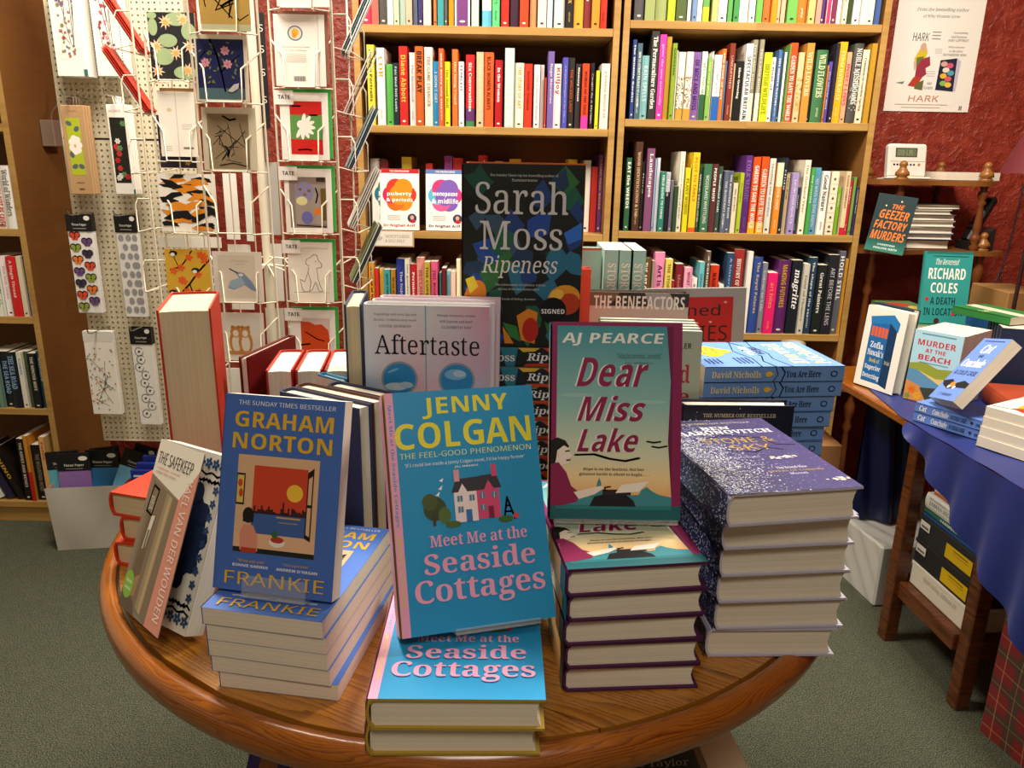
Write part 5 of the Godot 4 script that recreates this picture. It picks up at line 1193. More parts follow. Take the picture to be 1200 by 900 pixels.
		"dog":
			a.rect(0, 0, 1, 1, "ece6da").line([0.12, 0.1, 0.9, 0.1], 0.006, "c8c0b2").line([0.12, 0.84, 0.9, 0.84], 0.006, "c8c0b2")
			a.line([0.48, 0.4, 0.4, 0.36, 0.42, 0.28, 0.52, 0.25, 0.58, 0.2, 0.66, 0.22, 0.68, 0.3, 0.76, 0.37, 0.74, 0.42, 0.64, 0.43, 0.66, 0.6, 0.72, 0.76, 0.76, 0.82, 0.68, 0.82, 0.6, 0.66, 0.52, 0.8, 0.46, 0.82, 0.5, 0.66, 0.44, 0.5, 0.46, 0.42], 0.01, "8a8478").line([0.44, 0.5, 0.36, 0.66, 0.26, 0.62, 0.3, 0.78, 0.34, 0.83, 0.46, 0.82], 0.01, "8a8478")
			a.ell(0.62, 0.32, 0.012, 0.008, "4a463e")
		"orange_abstract":
			a.rect(0, 0, 1, 1, "f0ece4").rect(0.24, 0.14, 0.88, 0.95, "d8c4bc").poly([0.24, 0.2, 0.42, 0.2, 0.55, 0.25, 0.7, 0.24, 0.84, 0.34, 0.88, 0.6, 0.84, 0.95, 0.24, 0.95], "cf4a1e")
			a.line([0.34, 0.38, 0.6, 0.5, 0.74, 0.53], 0.025, "1e1614").line([0.24, 0.6, 0.42, 0.58], 0.035, "1e1614").line([0.28, 0.74, 0.56, 0.7], 0.04, "1e1614")
		"violet_garden":
			a.rect(0, 0, 1, 1, "3a3248")
			for k in 14: a.bumps(rng.randf_range(0.08, 0.92), rng.randf_range(0.08, 0.92), 0.07, 5, ["c8a03a", "8a7aa8"][k % 2])
		"floral_long", "floral_red", "kraft_lily", "red_tulip": pass
		_:
			a.rect(0, 0, 1, 1, "ebe6dc")

# a card standing in a pocket: tl and br = top left and bottom right corner of its face
func card(label: String, group: String, tl: Vector3, br: Vector3, key: String, tilt := -3.0, yaw := 0.0, envelope := "", tab := false, card_hex := "efebe2") -> Node3D:
	var r := thing("greeting_card", label, "card", Vector3(tl.x, br.y, tl.z), group)
	r.basis = eul(tilt * 0.5, yaw, 0)
	r.position.z += 0.014 if absf(yaw) < 30.0 else 0.0
	var w := absf(br.x - tl.x); var h := tl.y - br.y
	if absf(yaw) > 30.0: w = Vector2(br.x - tl.x, br.z - tl.z).length()
	part("card_leaf", Geo.new().box(Vector3(0, 0, -0.0016), Vector3(w, h, 0), 0.0003), mat(card_hex, 0.6), r)
	if key != "":
		var a := Art.new(self, Vector3(0, h, 0), Vector3(w, 0, 0), Vector3(0, -h, 0), Vector3(0, 0, 1))
		art_card(a, key)
		part("card_print", a.g, print_mat, r)
	if envelope: part("envelope", Geo.new().box(Vector3(0.006, 0.004, -0.0045), Vector3(w + 0.008, h + 0.008, -0.0022), 0.0004), mat(envelope, 0.6), r)
	if tab:
		var a := Art.new(self, Vector3(-0.012, h + 0.004, 0.002), Vector3(0.045, 0, 0), Vector3(0, -0.032, 0), Vector3(0, 0, 1))
		a.text("TATE", 0.2, 0.34, 0.84, 0.62, "1c1c1e")
		var tb := part("price_tab", Geo.new().box(Vector3(-0.012, h - 0.028, 0.001), Vector3(0.033, h + 0.004, 0.002)), mat("f2f0ea"), r)
		part("tab_lettering", a.g, print_mat, tb)
	return r

func spindle_profile(y0: float, y1: float, r: float) -> Array:
	var out := []
	for p in [[0, 0.7], [0.06, 1.0], [0.1, 0.55], [0.16, 1.0], [0.22, 1.0], [0.27, 0.5], [0.32, 0.9], [0.4, 0.8], [0.62, 0.6], [0.7, 0.55], [0.74, 0.95], [0.79, 0.55], [0.84, 1.0], [0.9, 1.0], [0.94, 0.6], [1.0, 0.8]]: out.append(Vector2(p[1] * r, lerpf(y0, y1, p[0])))
	return out
func finial_profile(y: float, r: float) -> Array:
	var out := []
	for p in [[0, 0.9], [0.1, 1.0], [0.16, 0.7], [0.24, 1.1], [0.4, 1.0], [0.55, 0.62], [0.68, 0.45], [0.74, 0.62], [0.86, 0.6], [0.96, 0.35], [1.0, 0.02]]: out.append(Vector2(p[1] * r, y + p[0] * 0.062))
	return out

func shelf_book(x: float, base: float, z: float, th: float, h: float, hex: String, label: String, group: String, o: Dictionary, k: int) -> Node3D:
	var d := clampf(h * 0.66, 0.11, 0.19)
	var xf := Transform3D(Basis(Vector3(0, 0, -1), Vector3(0, 1, 0), Vector3(1, 0, 0)), Vector3(x + th, base, z + sin(k * 2.3) * 0.006))
	var hard := th > 0.026 and k % 3 == 0
	var r := book(label, group, Vector3(d, h, th), xf, {"cover": hex, "rough": 0.4, "hard": hard, "spine": func(a): art_spine(a, o, k, hex)})
	var sp := 0.001 - (minf(0.003, th * 0.1) if hard else 0.0004)
	var bands := []
	if o.has("c0"): bands.append([0.0, 0.0, 0.33, 1.0, o.c0])
	if o.has("frame"): bands.append_array([[0.0, 0.0, 1.0, 0.12, o.frame], [0.0, 0.88, 1.0, 1.0, o.frame]])
	if o.has("b"): bands.append([1.0 - o.bf, 0.0, 1.0, 1.0, o.b])
	if o.has("b2"): bands.append([1.0 - o.b2f, 0.0, 1.0, 1.0, o.b2])
	for q in bands:
		var a := Art.new(self, Vector3(sp, h, 0), Vector3(0, -h, 0), Vector3(0, 0, -th), Vector3(-1, 0, 0))
		a.layer = 0.00015 + 0.00003 * bands.find(q)
		a.rect(q[0], q[1], q[2], q[3], q[4])
		part("spine_band", a.g, print_mat, r)
	return r
func art_spine(a: Art, o: Dictionary, k: int, hex: String) -> void:
	a.layer = 0.0004
	if o.has("speck"):
		var rng := RandomNumberGenerator.new()
		rng.seed = 100 + k
		a.g.tint(o.speck); a.up()
		for j in 70:
			var u := rng.randf_range(0.36, 0.84); var w := rng.randf_range(0.05, 0.95)
			var i := a.g.v.size()
			for q in [[-1, -1], [1, -1], [1, 1], [-1, 1]]: a.g.vert(a.at(u + q[0] * 0.008, w + q[1] * 0.05), a.N)
			a.g.ix.append_array([i, i + 1, i + 2, i, i + 2, i + 3])
	if o.has("icons"):
		for j in 6: a.ell(0.12 + 0.15 * j, 0.5, 0.022, 0.15, o.icons, 0, 8); a.rect(0.195 + 0.15 * j, 0.05, 0.198 + 0.15 * j, 0.95, o.icons)
	if o.has("t"):
		var n: int = o.t.length()
		var l: float = minf(0.13 + 0.032 * n, 0.72)
		var face: String = ["sans_bold", "serif_bold", "sans"][k % 3]
		var v0 := 0.3; var v1 := 0.68
		if o.has("big"): v0 = 0.2; v1 = 0.76; l = minf(0.16 + 0.036 * n, 0.82); face = ["sans_bold", "serif_bold"][k % 2]
		if o.has("huge"): v0 = 0.1; v1 = 0.84; l = 0.56; face = "serif_bold"
		var u0 := 0.06 + 0.05 * (k % 3)
		a.text(o.t, u0, v0, u0 + l, v1, o.tc, face, 0.25 if o.has("huge") else 0.0, false)
	if k % 2 == 0 and not o.has("b"):
		var light := Color(hex).get_luminance() > 0.45
		a.ell(0.945, 0.5, 0.014, 0.2, "3a3630" if light else "d8d2c4", 0, 8)
	elif k % 4 == 1 and not o.has("b") and o.has("t"):
		a.text(["press", "author name", "books"][k % 3], 0.8, 0.36, 0.92, 0.62, o.tc, "sans", 0, false)

func bookcase(label: String, x0: float, x1: float, front: float, depth: float, top: float, tops: Array) -> void:
	var c := thing("bookcase", label, "bookcase", Vector3((x0 + x1) / 2, 0, front - depth / 2))
	var w := (x1 - x0) / 2
	var d := depth / 2
	for s in [-1, 1]:
		var sp := part("side_panel", Geo.new().box(Vector3(s * w, 0, -d), Vector3(s * (w - 0.02), top, d - 0.0015), 0.0006), laminate, c)
		part("edge_strip", Geo.new().box(Vector3(s * w, 0, d - 0.0015), Vector3(s * (w - 0.02), top, d), 0.0004), oak, sp)
	part("back_panel", Geo.new().box(Vector3(-w + 0.021, 0.03, -d), Vector3(w - 0.021, top - 0.026, -d + 0.006)), mat("6b4526", 0.6), c)
	for y in tops: part("shelf", Geo.new().box(Vector3(-w + 0.0205, y - 0.024, -d + 0.007), Vector3(w - 0.0205, y - 0.0004, d - 0.001), 0.0012), oak, c)
	part("top_panel", Geo.new().box(Vector3(-w + 0.0205, top - 0.025, -d), Vector3(w - 0.0205, top, d - 0.001), 0.0012), oak, c)
	part("plinth", Geo.new().box(Vector3(-w + 0.0205, 0, d - 0.03), Vector3(w - 0.0205, tops[0] - 0.0245, d - 0.012)), oak, c)

func hook(label: String, at: Vector3, l: float) -> void:
	var g := Geo.new().tube([Vector3(0, 0.004, -0.004), Vector3(0, 0.004, l * 0.85), Vector3(0, 0.008, l * 0.95), Vector3(0, 0.02, l)], 0.0021, 6)
	var o := part("display_hook", g, chrome)
	o.position = at
	meta(o, label, "hook", "hooks on the pegboard")

func with_front(o: Dictionary, f: Callable, yes: bool) -> Dictionary:
	if yes: o["front"] = f
	return o

# ---------------------------------------------------------------- the scene
func _ready() -> void:
	# camera
	var cam := Camera3D.new()
	cam.name = "camera"
	cam.fov = 53.13
	cam.transform = Transform3D(Basis(Vector3(0.999823, 0.018051, -0.005267), Vector3(-0.018803, 0.959802, -0.280048), Vector3(-0.000000, 0.280098, 0.959971)), Vector3(0, 1.28, 0))
	cam.near = 0.02
	cam.current = true
	add_child(cam)
	# environment and exposure: a closed room, so the sky stays dark
	var we := WorldEnvironment.new()
	we.name = "environment"
	var env := Environment.new()
	env.background_mode = Environment.BG_COLOR
	env.background_color = Color(0, 0, 0)
	env.tonemap_mode = Environment.TONE_MAPPER_LINEAR
	env.tonemap_exposure = 1.0
	env.sdfgi_enabled = true
	env.ssao_enabled = true
	env.ssil_enabled = true
	we.environment = env
	add_child(we)
	make_materials()
	# ceiling lamps: square panels, each a glowing diffuser and an area light of the same size just below it
	for q in [[Vector3(-0.75, 2.6, -1.7), 6.2, "square ceiling lamp above left side of the book table"], [Vector3(0.85, 2.6, -1.7), 6.2, "square ceiling lamp above right side of the book table"], [Vector3(0.05, 2.6, 0.7), 2.0, "square ceiling lamp behind the viewer"]]:
		var p: Vector3 = q[0]
		var lamp := thing("ceiling_lamp", q[2], "lamp", p, "square ceiling lamps")
		part("housing", Geo.new().box(Vector3(-0.31, -0.03, -0.31), Vector3(0.31, 0.049, 0.31), 0.004), mat("e8e6e0", 0.4), lamp)
		var glow := StandardMaterial3D.new()
		glow.albedo_color = Color("f4f0e6")
		glow.emission_enabled = true
		glow.emission = Color(1.0, 0.955, 0.89)
		glow.emission_energy_multiplier = 1.5
		part("diffuser", Geo.new().box(Vector3(-0.29, -0.036, -0.29), Vector3(0.29, -0.0305, 0.29), 0.002), glow, lamp)
		var al := AreaLight3D.new()
		al.name = "lamp_light"
		al.area_size = Vector2(0.58, 0.58)
		al.light_color = Color(1.0, 0.955, 0.89)
		al.light_energy = q[1]
		al.area_range = 12.0
		al.area_attenuation = 2.0
		al.shadow_enabled = true
		al.position = Vector3(0, -0.045, 0)
		al.rotation_degrees = Vector3(-90, 0, 0)
		lamp.add_child(al)

	# room
	struct("floor", Geo.new().box(Vector3(-2.7, -0.1, -3.0), Vector3(2.7, 0, 2.6)), carpet)
	struct("ceiling", Geo.new().box(Vector3(-2.7, 2.65, -3.0), Vector3(2.7, 2.75, 2.6)), mat("e6dfd0", 0.9))
	struct("wall_back", Geo.new().box(Vector3(-2.7, 0, -3.0), Vector3(2.7, 2.65, -2.9)), red_wall)
	struct("wall_front", Geo.new().box(Vector3(-2.7, 0, 2.5), Vector3(2.7, 2.65, 2.6)), mat("cfc4ae", 0.85))
	struct("wall_left", Geo.new().box(Vector3(-2.7, 0, -2.9), Vector3(-2.6, 2.65, 2.5)), mat("cfc4ae", 0.85))
	struct("wall_right", Geo.new().box(Vector3(2.6, 0, -2.9), Vector3(2.7, 2.65, 2.5)), red_wall)

	# bookcases and their rows of books
	bookcase("oak bookcase against red wall, left of the two behind table", -0.516, 0.315, -2.6, 0.285, 2.3, [0.07, 0.36, 0.69, 1.046, 1.3805, 1.677, 2.0])
	bookcase("oak bookcase against red wall, right of the two behind table", 0.325, 1.148, -2.6, 0.285, 2.3, [0.07, 0.38, 0.7195, 1.059, 1.413, 1.703, 2.02])
	bookcase("oak bookcase with brown side at left edge of the photo", -2.4, -1.575, -2.5, 0.33, 2.2, [0.0815, 0.4305, 0.7505, 1.038, 1.36, 1.7])
	for row in shelf_rows:
		var k := 0
		for b in row[3]:
			shelf_book(b[0], row[1], row[2] - 0.008, b[1], b[2], b[3], b[4], "books in the " + row[0], b[5], k)
			k += 1
	# leaning books on the bottom shelf of the left bookcase
	var lean := [["1d1512", "dark", "NINO", -1.772, 22.0], ["2a2440", "deep violet", "", -1.81, 22.0], ["dfe2d8", "white and green", "", -1.848, 22.0]]
	for q in lean:
		var th := 0.024
		var b := book("%s book leaning left on bottom shelf of left bookcase" % q[1], "leaning books on the bottom shelf", Vector3(0.13, 0.2, th), Transform3D(Basis(Vector3(0, 0, 1), deg_to_rad(q[4])) * Basis(Vector3(0, 0, -1), Vector3(0, 1, 0), Vector3(1, 0, 0)), Vector3(q[3] + 0.04, 0.0925, -2.512)), {"cover": q[0], "spine": func(a): if q[2]: a.text(q[2], 0.2, 0.25, 0.6, 0.75, "d8a83a")})
	# face-out health books on the third row
	var fo := [[0, Vector3(-0.4480, 1.2520, -2.5900), 0.128, "white health paperback with red band and orange blobs, face out"], [1, Vector3(-0.2970, 1.2520, -2.5900), 0.128, "white health paperback with blue band and pink blobs, face out"], [2, Vector3(-0.4780, 1.2510, -2.6000), 0.12, "white health paperback with green band half hidden at left"]]
	for q in fo:
		var p: Vector3 = q[1]
		book(q[3], "face-out health paperbacks", Vector3(q[2], 0.197, 0.018), Transform3D(eul(-4, 0, 0), Vector3(p.x, 1.0485, -2.605 - 0.021 * (1 if q[0] == 2 else 0))), {"cover": "f0ece4", "front": func(a): art_health(a, q[0])})
	# shelf sign
	var sg := thing("shelf_sign", "white sign card reading Mindfulness and Self Help on shelf edge", "sign", Vector3(-0.4870, 0.9940, -2.5850))
	part("frame", Geo.new().box(Vector3(0, 0, -0.004), Vector3(0.152, 0.052, 0), 0.001), mat("b89a72", 0.4), sg)
	part("sign_card", Geo.new().box(Vector3(0.002, 0.004, 0), Vector3(0.147, 0.05, 0.001)), mat("ddd6ca", 0.5), sg)
	var sa := Art.new(self, Vector3(0.002, 0.05, 0.001), Vector3(0.145, 0, 0), Vector3(0, -0.046, 0), Vector3(0, 0, 1))
	sa.text("MINDFULNESS", 0.38, 0.22, 0.93, 0.42, "8a847c", "serif").text("& SELF HELP", 0.38, 0.55, 0.82, 0.75, "8a847c", "serif")
	for k in 5: sa.ell(0.16 + 0.05 * (k - 2), 0.5 - 0.1 * (2 - absf(k - 2)), 0.035, 0.2, "b8b2a8", (k - 2) * 0.5, 12)
	part("sign_lettering", sa.g, print_mat, sg)

	# poster on the red wall
	var po := thing("poster", "white Hark book poster pinned on the red wall", "poster", Vector3(1.3, 1.471, -2.8985))
	part("sheet", Geo.new().box(Vector3(0, 0, 0), Vector3(0.3, 0.424, 0.0012)), mat("f1ece1", 0.6), po)
	var pa := Art.new(self, Vector3(0, 0.424 + 0.057, 0.0012), Vector3(0.3, 0, 0), Vector3(0, -0.483, 0), Vector3(0, 0, 1))
	art_hark(pa)
	part("poster_print", pa.g, print_mat, po)

	build_table()
	build_table_books()
	build_right_table()
	build_whatnot()
	build_pegboard()
	build_rack()
	build_floor_things()

# a book standing on its foot; bl, br = the foot corners of its front cover
func stand(bl: Vector3, br: Vector3, tilt: float) -> Transform3D:
	var d := br - bl
	return Transform3D(eul(0, rad_to_deg(atan2(-d.z, d.x)), 0) * eul(tilt, 0, 0), bl)

func build_table() -> void:
	var c := Vector3(-0.05, 0, -1.09)
	var t := thing("round_table", "round pine table with moulded rim, piled with books", "table", c)
	# top made of boards, cut to the circle
	var R := 0.4975
	var nb := 7
	for b in nb:
		var x0 := -R + 2 * R * b / nb
		var x1 := -R + 2 * R * (b + 1) / nb - 0.0008
		var g := Geo.new()
		var m := 14
		var turn := Basis(Vector3.UP, deg_to_rad(62))
		for i in m:
			var xa := lerpf(x0, x1, float(i) / m); var xb := lerpf(x0, x1, float(i + 1) / m)
			var za := sqrt(maxf(R * R - xa * xa, 0)); var zb := sqrt(maxf(R * R - xb * xb, 0))
			var off := b * 0.37
			g.quad(turn * Vector3(xa, 0.76, za), turn * Vector3(xb, 0.76, zb), turn * Vector3(xb, 0.76, -zb), turn * Vector3(xa, 0.76, -za), Vector2(za * 1.2 + off, xa * 2.2), Vector2(zb * 1.2 + off, xb * 2.2), Vector2(-zb * 1.2 + off, xb * 2.2), Vector2(-za * 1.2 + off, xa * 2.2))
			g.quad(turn * Vector3(xa, 0.738, -za), turn * Vector3(xb, 0.738, -zb), turn * Vector3(xb, 0.738, zb), turn * Vector3(xa, 0.738, za))
			g.quad(turn * Vector3(xa, 0.738, za), turn * Vector3(xb, 0.738, zb), turn * Vector3(xb, 0.76, zb), turn * Vector3(xa, 0.76, za))
			g.quad(turn * Vector3(xb, 0.738, -zb), turn * Vector3(xa, 0.738, -za), turn * Vector3(xa, 0.76, -za), turn * Vector3(xb, 0.76, -zb))
		part("top_board", g, pine, t)
	var prof := []
	for p in [[0.5012, 0.72], [0.5012, 0.757], [0.503, 0.7605], [0.508, 0.7625], [0.514, 0.7615], [0.5195, 0.757], [0.5225, 0.75], [0.523, 0.741], [0.521, 0.731], [0.516, 0.7225], [0.51, 0.72], [0.5012, 0.72]]: prof.append(Vector2(p[0], p[1]))
	part("rim", Geo.new().lathe(prof, Vector3.ZERO, 96), pine_edge, t)
	part("apron", Geo.new().lathe([Vector2(0.4, 0.738), Vector2(0.4, 0.68), Vector2(0.38, 0.68), Vector2(0.38, 0.738)], Vector3.ZERO, 64), pine_rim, t)
	part("pedestal", Geo.new().lathe(spindle_profile(0.04, 0.738, 0.06), Vector3.ZERO, 24), pine_rim, t)
	for k in 4:
		part("foot", Geo.new().xbox(Transform3D(Basis(Vector3.UP, PI / 2 * k + PI / 4), Vector3.ZERO) * Transform3D(Basis(Vector3(0, 0, 1), deg_to_rad(-6)), Vector3(0.2, 0.042, 0)), Vector3(0.32, 0.045, 0.055), 0.01), pine_rim, t)
	part("lower_shelf", Geo.new().lathe([Vector2(0.001, 0.405), Vector2(0.36, 0.405), Vector2(0.365, 0.395), Vector2(0.36, 0.385), Vector2(0.001, 0.385)], Vector3.ZERO, 48), pine_rim, t)

func acrylic_stand(label: String, xf: Transform3D, w: float, back: float, lip: float, t := 0.032) -> void:
	# the holder's frame is that of the book on it: bottom edge along x, back rest along y
	var o := thing("book_stand", label, "book stand", Vector3.ZERO, "clear acrylic book stands")
	o.transform = xf
	part("ledge", Geo.new().box(Vector3(0, -0.002, -t), Vector3(w, -0.0005, 0.012), 0.0006), acrylic, o)
	part("lip", Geo.new().box(Vector3(0, -0.002, 0.0095), Vector3(w, lip, 0.012), 0.0006), acrylic, o)
	part("back_rest", Geo.new().box(Vector3(0, 0, -t - 0.0025), Vector3(w, back, -t), 0.0006), acrylic, o)

func build_table_books() -> void:
	var T := 0.7605
	# seaside hardbacks: two flat, one leaning on top
	var sea := {"hard": true, "cover": "a98f35", "front": art_seaside, "spine": spine_seaside, "ink": print_mat}
	book("bottom blue seaside hardback of the two lying at front of table", "blue seaside hardbacks", Vector3(0.156, 0.238, 0.0325), flat(Vector3(-0.124, T, -0.572), 1.4, 0.0325), {"hard": true, "cover": "a98f35", "spine": spine_seaside})
	book("upper blue seaside hardback lying flat under the leaning copy", "blue seaside hardbacks", Vector3(0.156, 0.238, 0.0325), flat(Vector3(-0.121, T + 0.033, -0.566), 1.0, 0.0325), sea)
	var colx := Transform3D(eul(-26.1, 15.6, 0.1), Vector3(-0.0997, 0.8405, -0.633))
	book("leaning blue seaside hardback with yellow author name and cottage picture", "blue seaside hardbacks", Vector3(0.154, 0.237, 0.03), colx, sea)
	var cs := colx
	cs.origin += colx.basis * Vector3(0.05, -0.0005, 0)
	acrylic_stand("clear stand under the leaning blue seaside hardback", cs, 0.085, 0.14, 0.004)
	# frankie paperbacks
	for k in 5:
		var f := k / 4.0
		var y := T + 0.0186 * k
		book(["bottom", "second lowest", "middle", "second highest", "top"][k] + " blue paperback of the stack under the blue window-picture paperback", "blue window-picture paperbacks", Vector3(0.127, 0.197, 0.0184), flat(Vector3([-0.292, -0.2985, -0.3, -0.3, -0.302][k], y, [-0.6625, -0.6625, -0.662, -0.6615, -0.6605][k]), [-8.5, -9.5, -9.8, -9.8, -10.0][k], 0.0184), with_front({"cover": "4c74c4"}, art_frankie, k == 4))
	var frx := Transform3D(eul(-16.5, -11, 0.3), Vector3(-0.300, 0.858, -0.689))
	book("standing blue paperback with sunset window picture and gold title", "blue window-picture paperbacks", Vector3(0.129, 0.198, 0.019), frx, {"cover": "4169b8", "front": art_frankie})
	var fs := frx
	fs.origin += frx.basis * Vector3(0.038, -0.0005, 0)
	acrylic_stand("clear stand with lip holding the blue window-picture paperback", fs, 0.068, 0.1, 0.02, 0.021)
	# dear miss lake hardbacks
	for k in 5:
		var f := k / 4.0
		book(["bottom", "second lowest", "middle", "second highest", "top"][k] + " teal and plum hardback of the stack of five beside blue seaside books", "teal and plum hardbacks", Vector3(0.139, 0.212, 0.0292), flat(Vector3(lerpf(0.059, 0.056, f) + [0, 0.001, -0.001, 0.002, 0][k], T + 0.0298 * k, lerpf(-0.663, -0.647, f)), lerpf(4.5, 8.5, f), 0.0292), with_front({"hard": true, "cover": "4a1c48", "spine": spine_lake}, art_lake, k == 4))
	var pex := Transform3D(eul(-16, -1, 0.6), Vector3(0.0425, 0.9185, -0.735))
	book("standing teal and plum hardback with typewriter picture, on its own stack", "teal and plum hardbacks", Vector3(0.136, 0.2075, 0.029), pex, {"hard": true, "cover": "4a1c48", "front": art_lake, "spine": spine_lake})
	var ps := pex
	ps.origin += pex.basis * Vector3(0.004, -0.0005, 0)
	acrylic_stand("clear stand with lip holding the teal and plum hardback", ps, 0.128, 0.12, 0.003)
	# stone and sky hardbacks
	var sto := [[0.218, -0.726, 2.5], [0.224, -0.724, 4.0], [0.222, -0.719, 5.0], [0.22, -0.712, 6.5], [0.217, -0.704, 7.5], [0.213, -0.684, 10.5]]
	for k in 6:
		var o := with_front({"hard": true, "cover": "b9b6c8", "spine": spine_stone}, func(a): art_stone(a, 6000), k == 5)
		book(["bottom", "second lowest", "third lowest", "third highest", "second highest", "top"][k] + " purple speckled hardback of the tall stack at right of table", "purple speckled hardbacks", Vector3(0.143, 0.214, 0.0348), flat(Vector3(sto[k][0], T + 0.0355 * k, sto[k][1]), sto[k][2], 0.0348), o)
	book("purple speckled hardback standing upright behind its stack, only top visible", "purple speckled hardbacks", Vector3(0.144, 0.22, 0.029), Transform3D(eul(0, 2, 0), Vector3(0.222, T + 0.0005, -0.942)), {"hard": true, "cover": "1d2038", "front": func(a): art_stone(a, 200)})
	# you are here paperbacks, spines to the viewer
	for k in 11:
		var yw: float = 6.0 + [0.0, 1.0, -1.5, 0.5, 1.0, -0.5, 0.8, -0.6, 0.4, 0.3, 0.0][k]
		var dx: float = [-0.01, -0.008, -0.012, -0.014, -0.016, -0.018, -0.016, -0.012, -0.008, 0.0, 0.0][k]
		var th := 0.0225
		book("%s light blue paperback %s" % [["bottom", "second lowest", "third lowest", "fourth lowest", "fifth lowest", "middle", "fifth from top", "fourth from top", "third from top", "second from top", "top"][k], "of the tall stack showing blue spines"], "light blue paperbacks", Vector3(0.15, 0.204, th), Transform3D(eul(0, yw, 0) * Basis(Vector3(0, 0, -1), Vector3(-1, 0, 0), Vector3(0, 1, 0)), Vector3(0.268 + dx, T + 0.0226 * k + th, -1.03) + eul(0, yw, 0) * Vector3(0.204, 0, 0)), with_front({"cover": "6b98da", "spine": spine_nicholls}, art_nicholls, k == 10))
	# ripeness: flat stack with spines to the viewer, one copy upright on top and one behind it
	for k in 10:
		var yw: float = [2.0, 0.0, 3.0, 1.0, -1.0, 2.0, 4.0, 1.0, -2.0, 1.0][k]
		book("%s dark painted-fruit hardback in the flat stack under the upright one" % ["bottom", "second", "third", "fourth", "fifth", "sixth", "seventh", "eighth", "ninth", "top"][k], "dark painted-fruit hardbacks", Vector3(0.15, 0.232, 0.0268), Transform3D(eul(0, yw, 0) * Basis(Vector3(0, 0, -1), Vector3(-1, 0, 0), Vector3(0, 1, 0)), Vector3(-0.1 + 0.002 * sin(k * 2.0), T + 0.027 * k + 0.0268, -1.035) + eul(0, yw, 0) * Vector3(0.232, 0, 0)), {"hard": true, "cover": "14191a", "spine": spine_ripeness})
	book("upright dark hardback with big silver author name and signed sticker", "dark painted-fruit hardbacks", Vector3(0.16, 0.244, 0.028), Transform3D(eul(-1.0, 1, 0), Vector3(-0.069, T + 0.2705, -1.037)), {"hard": true, "cover": "14191a", "front": art_ripeness, "spine": spine_ripeness})
	book("dark hardback with orange back standing behind the signed upright copy", "dark painted-fruit hardbacks", Vector3(0.16, 0.244, 0.028), Transform3D(eul(-1.0, 2, 0), Vector3(-0.065, T + 0.2725, -1.07)), {"hard": true, "cover": "d86a34"})
	book("coral hardback standing upright behind the dark signed hardback", "coral hardbacks", Vector3(0.13, 0.278, 0.028), Transform3D(eul(0, 0, 0), Vector3(-0.0100, 0.8410, -1.196)), {"hard": true, "cover": "d8503c"})
	# aftertaste hardbacks: three upright copies
	for k in 3:
		book(["front", "middle", "rear"][k] + " pale hardback with two portholes, of three standing together", "pale porthole hardbacks", Vector3(0.16, 0.238, 0.025), Transform3D(eul(-1, -1, 0), Vector3(-0.19 + 0.006 * k, 0.8635, -0.956 - 0.0258 * k)), with_front({"hard": true, "cover": ["d0d4da", "d4c8d6", "d8c4d2"][k]}, art_aftertaste, k == 0))
	var blk := thing("display_riser", "low wooden riser under the pale porthole hardbacks", "riser", Vector3(-0.1, T, -0.996))
	part("body", Geo.new().box(Vector3(-0.12, 0, -0.04), Vector3(0.07, 0.1015, 0.035), 0.002), mat("7a5630"), blk)
	book("navy hardback showing fore-edge, left of the pale porthole hardbacks", "navy hardbacks", Vector3(0.11, 0.236, 0.022), Transform3D(eul(0, -84, 0), Vector3(-0.2275, 0.8632, -1.075)), {"hard": true, "cover": "24385c", "pages": page_old})
	# navy and brown hardbacks standing behind the blue window-picture paperback
	for k in 3:
		book(["nearest", "middle", "farthest"][k] + " " + ["navy", "brown", "dark navy"][k] + " hardback standing behind the blue window-picture paperback", "navy and brown hardbacks", Vector3(0.13 if k < 2 else 0.1, 0.238, 0.024), Transform3D(eul(0, -30, 0), Vector3(-0.291 + 0.5 * 0.0262 * k + (0.026 if k == 2 else 0.0), T, -0.914 - 0.866 * 0.0262 * k + (0.015 if k == 2 else 0.0))), {"hard": true, "cover": ["2a3656", "5a3424", "232a44"][k]})
	# red hardbacks with their fore-edges to the viewer
	var tr: Array = [Vector3(-0.3400, 0.9950, -1.0200), Vector3(-0.2990, 0.9960, -1.0200), Vector3(-0.2590, 0.9970, -1.0200)]
	for k in 3:
		var p: Vector3 = tr[k]
		book(["left", "middle", "right"][k] + " one of three upright red hardbacks showing cream page tops", "red hardbacks with cream page tops", Vector3(0.12, 0.198, 0.036), Transform3D(eul(0, -83, 0), Vector3(p.x - 0.015, p.y - 0.198, -1.14)), {"hard": true, "cover": "a8261e", "pages": page_mat})
	var blk2 := thing("display_riser", "second low riser behind the navy books under red hardbacks", "riser", Vector3(-0.28, T, -1.08))
	part("body", Geo.new().box(Vector3(-0.05, 0, -0.06), Vector3(0.05, tr[1].y - 0.1985 - T, 0.075), 0.002), mat("7a5630"), blk2)
	book("dark red hardback with black top edge standing left of the red hardbacks", "", Vector3(0.15, 0.242, 0.014), Transform3D(eul(0, -101, 0), Vector3(-0.363, T, -1.21)), {"hard": true, "cover": "5e1212", "pages": page_mat})
	book("small white and light blue book standing turned before the red hardbacks", "", Vector3(0.05, 0.196, 0.014), Transform3D(eul(0, -38, 0), Vector3(-0.268, tr[1].y - 0.198, -1.012)), {"hard": true, "cover": "2f86b4", "front": func(a): a.rect(0.01, 0.01, 0.99, 0.99, "e4e0d8"); a.text("Ask", 0.15, 0.1, 0.6, 0.2, "2a2a2a", "serif")})
